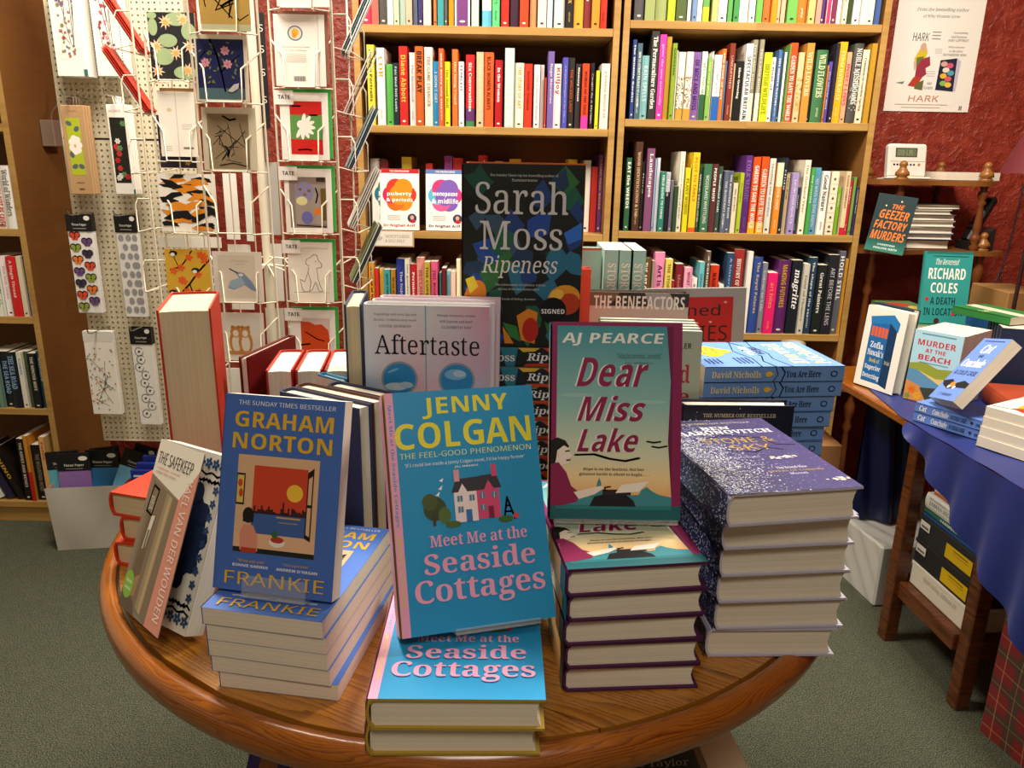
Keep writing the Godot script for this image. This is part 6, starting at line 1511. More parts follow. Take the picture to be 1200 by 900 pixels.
	# red hardbacks at the left
	for k in 3:
		book(["bottom", "middle", "top"][k] + " orange-red hardback of the flat stack at left edge of table", "orange-red hardbacks", Vector3(0.14, 0.2, 0.033), flat(Vector3(-0.517 + [0.002, 0.012, 0.0][k], T + 0.0335 * k, -0.9 - 0.004 * k), [-14.0, -8.0, -16.0][k], 0.033), {"hard": true, "cover": "cc3a1c", "pages": page_old})
	book("very thick red hardback standing upright showing its pages, on orange-red stack", "", Vector3(0.14, 0.229, 0.064), Transform3D(eul(0, -74, 0), Vector3(-0.4876, T + 0.101, -1.0846)), {"hard": true, "cover": "b52c1a", "pages": page_old})
	# the safekeep: front cover ajar, pattern printed on its first page
	var sk := thing("book", "brown and cream paperback with pink author strip, cover ajar, leaning", "book")
	sk.transform = Transform3D(eul(-23, -49.2, 8.7), Vector3(-0.457, 0.7715, -0.791))
	var body := Basis(Vector3.UP, deg_to_rad(13))
	part("front_cover", Geo.new().box(Vector3(0, 0, -0.0006), Vector3(0.129, 0.198, 0), 0.0002), mat("8a7a68"), sk)
	var fa := Art.new(self, Vector3(0, 0.198, 0), Vector3(0.129, 0, 0), Vector3(0, -0.198, 0), Vector3(0, 0, 1))
	art_safekeep(fa)
	part("cover_print", fa.g, print_mat, sk)
	var pg := part("page_block", Geo.new().xbox(Transform3D(body, body * Vector3(0.0645, 0.099, -0.0135)), Vector3(0.128, 0.1975, 0.022)), page_mat, sk)
	var ga := Art.new(self, body * Vector3(0, 0.198, -0.0022), body * Vector3(0.128, 0, 0), Vector3(0, -0.198, 0), body * Vector3(0, 0, 1))
	art_safekeep_page(ga)
	part("page_print", ga.g, print_mat, pg)
	part("back_cover", Geo.new().xbox(Transform3D(body, body * Vector3(0.0645, 0.099, -0.0255)), Vector3(0.129, 0.198, 0.0007)), mat("d8907c"), sk)
	# behind the table centre: teal books, benefactors, sage books, signed sign
	for k in 3:
		var p: Vector3 = [Vector3(0.1560, 1.0560, -1.3400), Vector3(0.1800, 1.0570, -1.3400), Vector3(0.2020, 1.0570, -1.3400)][k]
		shelf_book(p.x, 0.9290, -1.34, 0.0255, 0.205, "a0cfc7", ["left", "middle", "right"][k] + " pale teal hardback of three standing upright behind the table centre", "pale teal hardbacks", {"t": "STORYTELLER", "tc": "f4f6f2", "big": 1}, 1)
	book("pale teal hardback with coral top showing its cover beside the spines", "pale teal hardbacks", Vector3(0.078, 0.205, 0.02), Transform3D(eul(0, 0, 0), Vector3(0.0760, 1.0500, -1.3650) * Vector3(1, 0, 1) + Vector3(0, 0.9290, 0)), {"hard": true, "cover": "a0cfc7", "front": func(a): a.rect(0, 0, 1, 0.02, "d8604a"); a.ell(0.6, 0.25, 0.2, 0.05, "d8e8e4")})
	var bx := thing("display_box", "plain brown box raising the books at back of table", "box", Vector3(0.19, T, -1.41))
	part("body", Geo.new().box(Vector3(-0.15, 0, -0.1), Vector3(0.17, 0.1677, 0.09), 0.002), mat("6a4c2e"), bx)
	book("grey and brown hardback with big white capitals behind the sage books", "", Vector3(0.165, 0.23, 0.03), Transform3D(eul(-1, -1, 0), Vector3(0.1280, 1.0680, -1.2720) * Vector3(1, 0, 1) + Vector3(0, 0.8410, 0)), {"hard": true, "cover": "4a403a", "front": art_benefactors, "spine": func(a): a.text("THE BENEFACTORS", 0.1, 0.2, 0.7, 0.8, "eee6dc")})
	for k in 5:
		book("sage green paperback with red page tops, %s of five" % ["nearest", "second nearest", "middle", "second farthest", "farthest"][k], "sage green paperbacks", Vector3(0.135, 0.205, 0.016), Transform3D(eul(-7, -1, 0), Vector3(0.116 + 0.0015 * k, 0.863, -0.975 - 0.0185 * k)), {"cover": "a9b5a2", "front": art_sage, "pages": page_mat})
	var bx2 := thing("display_box", "plain brown box under the sage green paperbacks", "box", Vector3(0.19, T, -1.04))
	part("body", Geo.new().box(Vector3(-0.08, 0, -0.065), Vector3(0.028, 0.1, 0.08), 0.002), mat("6a4c2e"), bx2)
	var bx3 := thing("display_box", "plain brown box under the grey and brown hardback", "box", Vector3(0.2, T, -1.27))
	part("body", Geo.new().box(Vector3(-0.22, 0, -0.04), Vector3(0.2, 0.0795, 0.08), 0.002), mat("6a4c2e"), bx3)
	var sgn := thing("sign", "red handwritten Signed Copies card on a grey mount", "sign", Vector3(0.2310, 0.9640, -1.3120))
	sgn.basis = eul(-1, -1, 2)
	part("mount", Geo.new().box(Vector3(0, 0, -0.003), Vector3(0.172, 0.108, 0), 0.0008), mat("a8a6a2", 0.5), sgn)
	part("red_card", Geo.new().box(Vector3(0.016, 0.002, 0), Vector3(0.15, 0.092, 0.001)), mat("c4241e", 0.5), sgn)
	var sa := Art.new(self, Vector3(0.016, 0.092, 0.001), Vector3(0.134, 0, 0), Vector3(0, -0.09, 0), Vector3(0, 0, 1))
	sa.text("Signed", 0.06, 0.14, 0.84, 0.42, "2a0e0e", "sans").text("COPIES", 0.1, 0.55, 0.94, 0.85, "2a0e0e", "sans")
	for p in [[0.3, 0.08], [0.55, 0.5], [0.9, 0.1], [0.2, 0.9], [0.72, 0.48], [0.5, 0.92]]: sa.ell(p[0], p[1], 0.02, 0.02, "e8b0a0")
	part("sign_lettering", sa.g, print_mat, sgn)
	# books on the lower shelf of the table
	book("dark green book with white script on lower shelf under table", "", Vector3(0.15, 0.23, 0.065), flat(Vector3(0.1360, 0.4710, -0.8820) * Vector3(1, 0, 1) + Vector3(-0.012, 0.406, 0.02), 5, 0.065), {"hard": true, "cover": "20332a", "front": func(a): a.text("Cherie Taylor", 0.1, 0.9, 0.92, 0.97, "b8b8a8", "serif", 0.2)})
	book("cream book lying on the dark green one's right under table", "", Vector3(0.06, 0.2, 0.03), flat(Vector3(0.2890, 0.4500, -0.9150) * Vector3(1, 0, 1) + Vector3(0.006, 0.406, 0.0), 5, 0.03), {"cover": "d8c8a4"})
	book("violet and orange patterned book on lower shelf under table", "", Vector3(0.2, 0.2, 0.1), flat(Vector3(-0.3350, 0.5060, -0.8270) * Vector3(1, 0, 1) + Vector3(0.0, 0.406, 0.035), 8, 0.1), {"cover": "5a56b8", "front": func(a): a.rect(0.08, 0, 1, 1, "c88a5a"); a.rect(0.2, 0, 0.28, 1, "5a56b8"); a.rect(0.5, 0, 0.62, 1, "1e2420"); a.rect(0.66, 0.7, 1, 0.8, "5a56b8"); a.rect(0.66, 0.9, 0.9, 1, "5a56b8"); a.ell(0.4, 0.9, 0.07, 0.06, "5a2430")})

func build_right_table() -> void:
	var o := Vector3(0.985, 0, -2.42)
	var yw := -3.8
	var t := thing("side_table", "dark wooden side table with blue cloth at right edge", "table", o)
	t.rotation_degrees.y = -yw
	var h := 0.655
	part("table_top", Geo.new().box(Vector3(0, h - 0.024, 0), Vector3(0.85, h, 1.22), 0.004), pine_rim, t)
	for p in [Vector3(0.055, 0, 0.53), Vector3(0.08, 0, 0.815), Vector3(0.5, 0, 0.53), Vector3(0.5, 0, 0.815), Vector3(0.5, 0, 0.06)]:
		part("leg", Geo.new().box(p - Vector3(0.019, 0, 0.019), p + Vector3(0.019, h - 0.0245, 0.019), 0.003), mahogany, t)
	for p in [[0.055, 0.08, 0.145]]:
		part("stretcher", Geo.new().box(Vector3(0.05, p[2], 0.55), Vector3(0.075, p[2] + 0.045, 0.795), 0.002), mahogany, t)
	part("rail", Geo.new().box(Vector3(0.05, h - 0.085, 0.55), Vector3(0.07, h - 0.025, 0.795), 0.002), mahogany, t)
	part("shelf_board", Geo.new().box(Vector3(0.076, 0.145, 0.5), Vector3(0.48, 0.19, 0.83), 0.002), mahogany, t)
	# cloth
	var cl := StandardMaterial3D.new()
	cl.albedo_color = Color("182669")
	cl.roughness = 0.45
	cl.rim_enabled = true
	cl.rim = 0.4
	var g := Geo.new()
	var k := Vector3(0.0, h + 0.0015, 0)
	g.grid(func(u, v):
		var z := lerpf(0.24, 1.2, v)
		var e: float = lerpf(0.05, 0.0, clampf((v - 0.0) / 0.3, 0, 1))
		return Vector3(lerpf(e - 0.006, 0.6, u), h + 0.0022 + 0.0012 * sin(v * 40.0 + u * 9.0) * (1.0 - u), z), 8, 40)
	g.grid(func(u, v):
		var z := lerpf(0.56, 1.2, v)
		var drop: float = 0.012 + 0.36 * v
		return Vector3(-0.006 - (0.012 * sin(v * 34.0) + 0.012) * u - 0.004, h + 0.002 - drop * u, z), 10, 60)
	var cloth := part("tablecloth", g, cl)
	cloth.transform = t.transform
	meta(cloth, "shiny blue cloth draped over the side table and hanging down", "tablecloth")
	# boxes on the low shelf between the legs
	var xf := t.transform
	var y := 0.1905
	var bx := [["white cardboard box with pencil note, lowest under the side table", "d9d2c2", 0.066], ["black box with yellow label, lower of two under the side table", "262628", 0.068], ["black box with yellow label, upper of two under the side table", "2c2c2e", 0.068]]
	for i in 3:
		var b := thing("storage_box", bx[i][0], "box", xf * Vector3(0.078, y, 0.55), "boxes under the side table")
		b.basis = xf.basis
		part("body", Geo.new().box(Vector3(0, 0, 0), Vector3(0.3, bx[i][2] - 0.012, 0.243), 0.0015), mat(bx[i][1], 0.5), b)
		part("lid", Geo.new().box(Vector3(-0.002, bx[i][2] - 0.011, -0.002), Vector3(0.302, bx[i][2], 0.245), 0.0015), mat(bx[i][1], 0.5), b)
		var a := Art.new(self, Vector3(-0.0022, bx[i][2], 0), Vector3(0, 0, 0.243), Vector3(0, -bx[i][2], 0), Vector3(-1, 0, 0))
		if i == 0:
			a.text("Gold Valley, Edition 21", 0.24, 0.24, 0.82, 0.5, "a8a08c", "sans", 0.2)
			part("pencil_note", a.g, print_mat, b)
		else:
			a.rect(0.03, 0.16, 0.2, 0.5, "d8d4ca").rect(0.05, 0.34, 0.18, 0.44, "6a6864")
			part("white_label", a.g, print_mat, b)
			var a2 := Art.new(self, Vector3(-0.0022, bx[i][2], 0), Vector3(0, 0, 0.243), Vector3(0, -bx[i][2], 0), Vector3(-1, 0, 0))
			a2.rect(0.5, 0.3, 0.93, 0.86, "d2ae1c").rect(0.62, 0.4, 0.86, 0.45, "7a6414").rect(0.62, 0.52, 0.88, 0.56, "a88a18")
			part("yellow_label", a2.g, print_mat, b)
		y += bx[i][2] + 0.0005
	for q in [["thin blue annual lying on the black boxes", "2b4f8c", 0.010, "", 0.2], ["thin green annual lying on the blue annual", "2f6a58", 0.012, "FARMING", 0.21], ["white patterned hardback with spine lettering on the boxes", "d8d8d0", 0.042, "JAMES HERRIOT", 0.2]]:
		var th: float = q[2]
		book(q[0], "books on the boxes under the side table", Vector3(q[4], 0.235, th), Transform3D(xf.basis * eul(-90, 0, 0), xf * Vector3(0.08, y + th, 0.79)), {"cover": q[1], "hard": th > 0.02, "spine": func(a):
			if th > 0.02: a.text("THE WONDERFUL WORLD OF", 0.06, 0.14, 0.62, 0.3, "6a7670", "serif"); a.text("JAMES HERRIOT", 0.08, 0.38, 0.66, 0.68, "5a6a64", "serif_bold"); a.ell(0.86, 0.5, 0.05, 0.3, "4a6a3a"); a.ell(0.93, 0.55, 0.03, 0.25, "a8402c")
			elif q[3]: a.text(q[3], 0.3, 0.2, 0.6, 0.8, "d8e8e0")})
		y += th + 0.0006
	for q in [["brown card folder on the pile under the side table", "8a6a48", 3.0], ["orange striped leaflet on the pile under the side table", "c8642c", -4.0], ["white leaflet with coloured squares on the pile under the side table", "e4e0d6", 8.0]]:
		var lf := thing("leaflet", q[0], "leaflet", xf * Vector3(0.088, y, 0.57), "papers under the side table")
		lf.basis = xf.basis * eul(0, q[2], 0)
		part("sheet", Geo.new().box(Vector3(0, 0, 0), Vector3(0.16, 0.004, 0.2), 0.0005), mat(q[1], 0.6), lf)
		if q[1] == "e4e0d6":
			var a := Art.new(self, Vector3(0, 0.004, 0), Vector3(0, 0, 0.2), Vector3(0.16, 0, 0), Vector3(0, 1, 0))
			a.rect(0.05, 0.1, 0.2, 0.4, "e0b02c").rect(0.2, 0.1, 0.35, 0.4, "6ab04a").rect(0.35, 0.1, 0.5, 0.4, "3a9ac8").rect(0.5, 0.1, 0.62, 0.4, "d83a78")
			part("leaflet_print", a.g, print_mat, lf)
		y += 0.0045
	# books on the side table
	var H := h + 0.0048
	book("white hardback with blue cigarette-box style cover at table corner", "", Vector3(0.14, 0.235, 0.034), stand(Vector3(1.0210, 0.6600, -2.2120), Vector3(1.0770, 0.6600, -2.0770), -4), {"hard": true, "cover": "e6e2d6", "front": art_zofia})
	book("white hardback standing behind the blue cigarette-box cover", "", Vector3(0.14, 0.235, 0.028), stand(Vector3(1.0210, 0.6600, -2.2120) + Vector3(0.035, 0, -0.045), Vector3(1.0770, 0.6600, -2.0770) + Vector3(0.035, 0, -0.045), -4), {"hard": true, "cover": "2c3a4a"})
	book("teal hardback with white hand lettering and red drops, standing upright", "", Vector3(0.135, 0.225, 0.035), Transform3D(eul(-8, -8, 0), Vector3(1.283, 0.8085, -2.39)), {"hard": true, "cover": "2f918c", "front": art_coles})
	for i in 5:
		book(["bottom", "second lowest", "middle", "second highest", "top"][i] + " flat book of the pile carrying the teal hardback", "pile under the teal hardback", Vector3(0.19, 0.13, 0.029), flat(Vector3(1.245, H + 0.0292 * i, -2.36), 2.0 * i - 4.0, 0.029), {"cover": ["5a6a7a", "8a3a2a", "d8d0c0", "2a4a5a", "5a7a4a"][i]})
	book("patterned green and red book lying behind the white hardback", "", Vector3(0.13, 0.2, 0.03), flat(Vector3(1.235, H + 0.1475, -2.435), 0, 0.03), {"cover": "5a7a4a", "front": func(a): a.ell(0.4, 0.4, 0.3, 0.2, "b8402c"); a.ell(0.7, 0.7, 0.2, 0.2, "d8c060")})
	var bl: Vector3 = Vector3(1.0960, 0.6600, -2.0620)
	var br: Vector3 = Vector3(1.1530, 0.6600, -1.9880)
	for i in 6:
		var dv := (br - bl).normalized().rotated(Vector3.UP, PI / 2) * (0.0285 * i)
		book(["nearest", "second", "third", "fourth", "fifth", "farthest"][i] + " seaside picture paperback of the row of six copies", "seaside picture paperbacks", Vector3(0.127, 0.197, 0.027), stand(bl + dv, br + dv, -3), {"cover": "b8d4e0", "front": art_beach})
	# cat paperbacks: spines out, one leaning on top
	var c0: Vector3 = Vector3(1.0260, 0.6600, -1.8660)
	var c1: Vector3 = Vector3(1.0990, 0.6600, -1.7380)
	var cd := c1 - c0
	var cyaw := rad_to_deg(atan2(-cd.z, cd.x))
	for i in 2:
		book(["lower", "upper"][i] + " periwinkle blue cat paperback lying with spine outward", "periwinkle cat paperbacks", Vector3(0.125, 0.195, 0.024), Transform3D(eul(0, cyaw, 0) * Basis(Vector3(0, 0, -1), Vector3(-1, 0, 0), Vector3(0, 1, 0)), c0 + Vector3(0, 0.024 + 0.0245 * i, 0) + eul(0, cyaw, 0) * Vector3(0.195, 0, 0)), {"cover": "5f82cc", "spine": spine_cat})
	book("periwinkle cat paperback leaning back steeply on the two lying copies", "periwinkle cat paperbacks", Vector3(0.125, 0.195, 0.03), Transform3D(eul(-38, -103.7, 14.6), Vector3(1.056, 0.724, -1.865)), {"cover": "6a8cd4", "front": art_cat})
	var w0: Vector3 = Vector3(1.0790, 0.6600, -1.7020) + cd.normalized() * 0.014
	for i in 4:
		book(["bottom", "second", "third", "top"][i] + " white paperback of the stack at right edge of side table", "white paperbacks in a stack", Vector3(0.13, 0.19, 0.0235), Transform3D(eul(0, cyaw - 2 + i, 0) * eul(-90, 0, 0) * Basis(Vector3(0, 0, 1), 0), w0 + Vector3(0.002 * i, 0.0235 + 0.024 * i, 0)), {"cover": ["dcd4c4", "dcd4c4", "dcd4c4", "e0dace"][i], "front": func(a): a.ell(0.6, 0.6, 0.3, 0.25, "e0b02c"); a.poly([0.3, 0.8, 0.6, 0.5, 0.9, 0.7, 0.7, 0.95], "c8502c"); a.line([0.05, 0.9, 0.5, 0.8, 0.95, 0.9], 0.03, "1e1e20")})
	book("green book lying on the white page tops behind the cat books", "", Vector3(0.13, 0.19, 0.022), flat(Vector3(1.39, H + 0.2, -2.12), 20, 0.022), {"cover": "2f7a3c", "front": func(a): a.poly([0.4, 0, 0.7, 0, 0.6, 1, 0.3, 1], "e0d4c0"); a.text("Garden", 0.05, 0.4, 0.4, 0.55, "c8d8a0")})
	for i in 5:
		book(["first", "second", "third", "fourth", "fifth"][i] + " thick white paperback standing under the green book at right edge", "white paperbacks under the green book", Vector3(0.13, 0.197, 0.03), Transform3D(eul(0, -20, 0), Vector3(1.36 + 0.011 * i, H, -2.1 - 0.031 * i)), {"cover": "26304a"})
	book("terracotta book lying under clear sleeve at right edge", "", Vector3(0.14, 0.2, 0.05), flat(Vector3(1.27, H, -1.86), -12, 0.05), {"hard": true, "cover": "a8482c"})

func build_whatnot() -> void:
	var o := thing("whatnot_stand", "dark wooden tiered stand with turned spindles against red wall", "shelf stand", Vector3(1.16, 0, -2.88))
	var tiers := [[0.865 - 0.0, 0.02, 0.52], [1.012, 0.03, 0.5], [1.24, 0.0, 0.415]]
	var ys := [0.52, 1.012, 1.24]
	var widths := [0.5, 0.495, 0.425]
	for i in 3:
		var w: float = widths[i]
		var poly := []
		poly.append(Vector2(0, 0)); poly.append(Vector2(w, 0))
		for k in 25:
			var u := k / 24.0
			var s := 0.24 + 0.022 * sin(u * TAU * 1.5 + 0.5) + 0.012 * sin(u * PI)
			poly.append(Vector2(w * (1.0 - u), s))
		var b := Basis(Vector3(1, 0, 0), Vector3(0, 0, 1), Vector3(0, -1, 0))
		part("tier", Geo.new().prism(poly, Transform3D(b, Vector3(0, ys[i] - 0.016, 0)), 0.016), mat("7a4c22", 0.3), o)
	for p in [[0.12, 0.235, 1], [0.4, 0.235, 1], [0.1, 0.02, 1], [0.36, 0.02, 1]]:
		part("spindle", Geo.new().lathe(spindle_profile(ys[1], ys[2] - 0.016, 0.016), Vector3(p[0], 0, p[1]), 16), mat("6a3a1a", 0.3), o)
		part("finial", Geo.new().lathe(finial_profile(ys[2], 0.021), Vector3(p[0], 0, p[1]), 16), mat("8a5a2a", 0.3), o)
	for p in [[0.06, 0.235], [0.43, 0.235], [0.1, 0.02], [0.42, 0.02]]:
		part("spindle", Geo.new().lathe(spindle_profile(ys[0], ys[1] - 0.016, 0.017), Vector3(p[0], 0, p[1]), 16), mat("6a3a1a", 0.3), o)
		part("leg", Geo.new().lathe(spindle_profile(0, ys[0] - 0.016, 0.018), Vector3(p[0], 0, p[1]), 16), mat("6a3a1a", 0.3), o)
	for p in [[0.06, 0.235], [0.43, 0.235]]:
		part("finial", Geo.new().lathe(finial_profile(ys[1], 0.021), Vector3(p[0], 0, p[1]), 16), mat("8a5a2a", 0.3), o)
	# thermostat unit
	var th := thing("thermostat", "white heating controller with grey display on top tier", "thermostat", Vector3(1.2600, 1.2370, -2.7000) * Vector3(1, 0, 1) + Vector3(0, 1.2405, 0))
	th.basis = eul(-8, 8, 0)
	part("casing", Geo.new().box(Vector3(0.0, 0.006, -0.03), Vector3(0.142, 0.118, 0), 0.008), mat("e6e0d4", 0.4), th)
	part("foot", Geo.new().box(Vector3(-0.012, 0, -0.05), Vector3(0.15, 0.0075, 0.012), 0.002), mat("e2dccf", 0.4), th)
	var da := Art.new(self, Vector3(0, 0.118, 0), Vector3(0.142, 0, 0), Vector3(0, -0.112, 0), Vector3(0, 0, 1))
	da.rect(0.16, 0.13, 0.72, 0.4, "4a5240").rect(0.2, 0.17, 0.68, 0.36, "7a8466").text("21.0", 0.38, 0.19, 0.66, 0.34, "1e221a", "mono_bold").text("10", 0.21, 0.22, 0.33, 0.34, "5a644c", "mono_bold").rect(0.04, 0.52, 0.96, 0.53, "8a857a")
	for k in 7: da.ell(0.14 + 0.085 * k, 0.62, 0.028, 0.03, "1c1c1e")
	da.ell(0.78, 0.62, 0.035, 0.04, "b86a34")
	part("display_print", da.g, print_mat, th)
	# flat book on the top tier, stack on the second
	book("white book with grey cover lying on the top tier", "", Vector3(0.13, 0.19, 0.026), Transform3D(eul(0, 4, 0) * Basis(Vector3(0, 0, 1), Vector3(1, 0, 0), Vector3(0, 1, 0)), Vector3(1.4230, 1.2410, -2.6600) * Vector3(1, 0, 1) + Vector3(0, 1.2675, -0.13)), {"cover": "9a948a"})
	var hs := [0.031, 0.02, 0.022, 0.02, 0.02, 0.016, 0.018]
	var cs := ["2a2624", "3a4a6a", "c8c4bc", "b8b4ac", "4a4a4c", "c4c0ba", "1e1e20"]
	var y := 1.0125
	for i in 7:
		book("%s book of the white-edged stack beside the telephone" % ["bottom", "second", "third", "fourth", "fifth", "sixth", "top"][i], "stack beside the telephone", Vector3(0.12, [0.15, 0.17, 0.155, 0.165, 0.155, 0.13, 0.155][i], hs[i]), Transform3D(eul(0, [2.0, -1, 3, 1, 2, 0, 6][i], 0) * Basis(Vector3(0, 0, 1), Vector3(1, 0, 0), Vector3(0, 1, 0)), Vector3(1.335 + [0.0, -0.012, 0.0, -0.008, 0.0, 0.01, 0.012][i], y + hs[i], -2.78)), {"cover": cs[i], "hard": true})
		y += hs[i] + 0.0005
	# leaning dark teal book
	book("dark teal book with orange drawn capitals leaning at end of second tier", "", Vector3(0.118, 0.185, 0.022), Transform3D(eul(-10, -24, -7), Vector3(1.1600, 1.0300, -2.5800) * Vector3(1, 0, 1) + Vector3(0, 1.018, 0)), {"cover": "1d3436", "front": art_geezer})
	# telephone handset in its cradle
	var ph := thing("telephone", "black cordless telephone handset standing in its cradle", "telephone", Vector3(1.5440, 1.0030, -2.6600) * Vector3(1, 0, 1) + Vector3(0, 1.0125, -0.03))
	part("cradle", Geo.new().prism([Vector2(0, 0), Vector2(0.085, 0), Vector2(0.085, 0.075), Vector2(0.06, 0.055), Vector2(0.02, 0.03), Vector2(0, 0.028)], Transform3D(Basis(), Vector3(0, 0, 0.04)), 0.08), mat("201e1e", 0.3), ph)
	var hb := Basis(Vector3(0, 0, 1), deg_to_rad(-24))
	var hg := Geo.new().xbox(Transform3D(hb, Vector3(0.045, 0.1, 0)), Vector3(0.026, 0.165, 0.05), 0.009)
	part("handset", hg, mat("161516", 0.3), ph)
	var ka := Art.new(self, Vector3(0.045, 0.1, 0) + hb * Vector3(-0.0132, 0.04, 0.02), hb * Vector3(0, 0, -0.04) * 1.0, hb * Vector3(0, -0.09, 0), hb * Vector3(-1, 0, 0))
	for r in 4:
		for c in 3: ka.ell(0.2 + 0.3 * c, 0.2 + 0.22 * r, 0.09, 0.05, "5a5a5c", 0, 8)
	part("keypad", ka.g, print_mat, ph)
	part("cord", Geo.new().tube([Vector3(1.6630, 0.9440, -2.6400), Vector3(1.6410, 0.9060, -2.6200), Vector3(1.6400, 0.8670, -2.6200), Vector3(1.6580, 0.8470, -2.6200), Vector3(1.6750, 0.8810, -2.6300), Vector3(1.6650, 0.9320, -2.6400), Vector3(1.7150, 1.0140, -2.7000), Vector3(1.7840, 1.1300, -2.8000), Vector3(1.8190, 1.2320, -2.8500)], 0.003, 6), mat("191717", 0.5), ph).transform = ph.transform.affine_inverse()
	# lamp at the right edge
	var lp := thing("desk_lamp", "maroon lamp shade on a thin stem at right edge", "lamp", Vector3(1.7020, 1.0140, -2.5000) * Vector3(1, 0, 1) + Vector3(0, 0.655, 0))
	lp.position = Vector3(1.511, 0.66, -2.3)
	part("base", Geo.new().lathe([Vector2(0.001, 0.02), Vector2(0.05, 0.018), Vector2(0.06, 0.008), Vector2(0.06, 0), Vector2(0.001, 0)], Vector3.ZERO, 24), mat("2a1614", 0.4), lp)
	part("stem", Geo.new().tube([Vector3(0, 0.018, 0), Vector3(0, 0.709, 0)], 0.006, 8), mat("2a1614", 0.4), lp)
	part("shade", Geo.new().lathe([Vector2(0.045, 0.759), Vector2(0.105, 0.609), Vector2(0.103, 0.609), Vector2(0.043, 0.759), Vector2(0.045, 0.759)], Vector3.ZERO, 32), mat("5a1a20", 0.7), lp)
	# brown archive box at the right edge
	var fb := thing("archive_box", "brown cardboard box with blue band at right edge", "box", Vector3(1.5270, 0.7750, -2.3600) * Vector3(1, 0, 1) + Vector3(0, 0.66, 0))
	part("body", Geo.new().box(Vector3(0, 0, -0.2), Vector3(0.13, 0.255, 0), 0.002), mat("9a7444", 0.6), fb)
	part("blue_band", Geo.new().box(Vector3(-0.001, 0.08, -0.201), Vector3(0.131, 0.16, 0.001)), mat("2f6aa8", 0.5), fb)

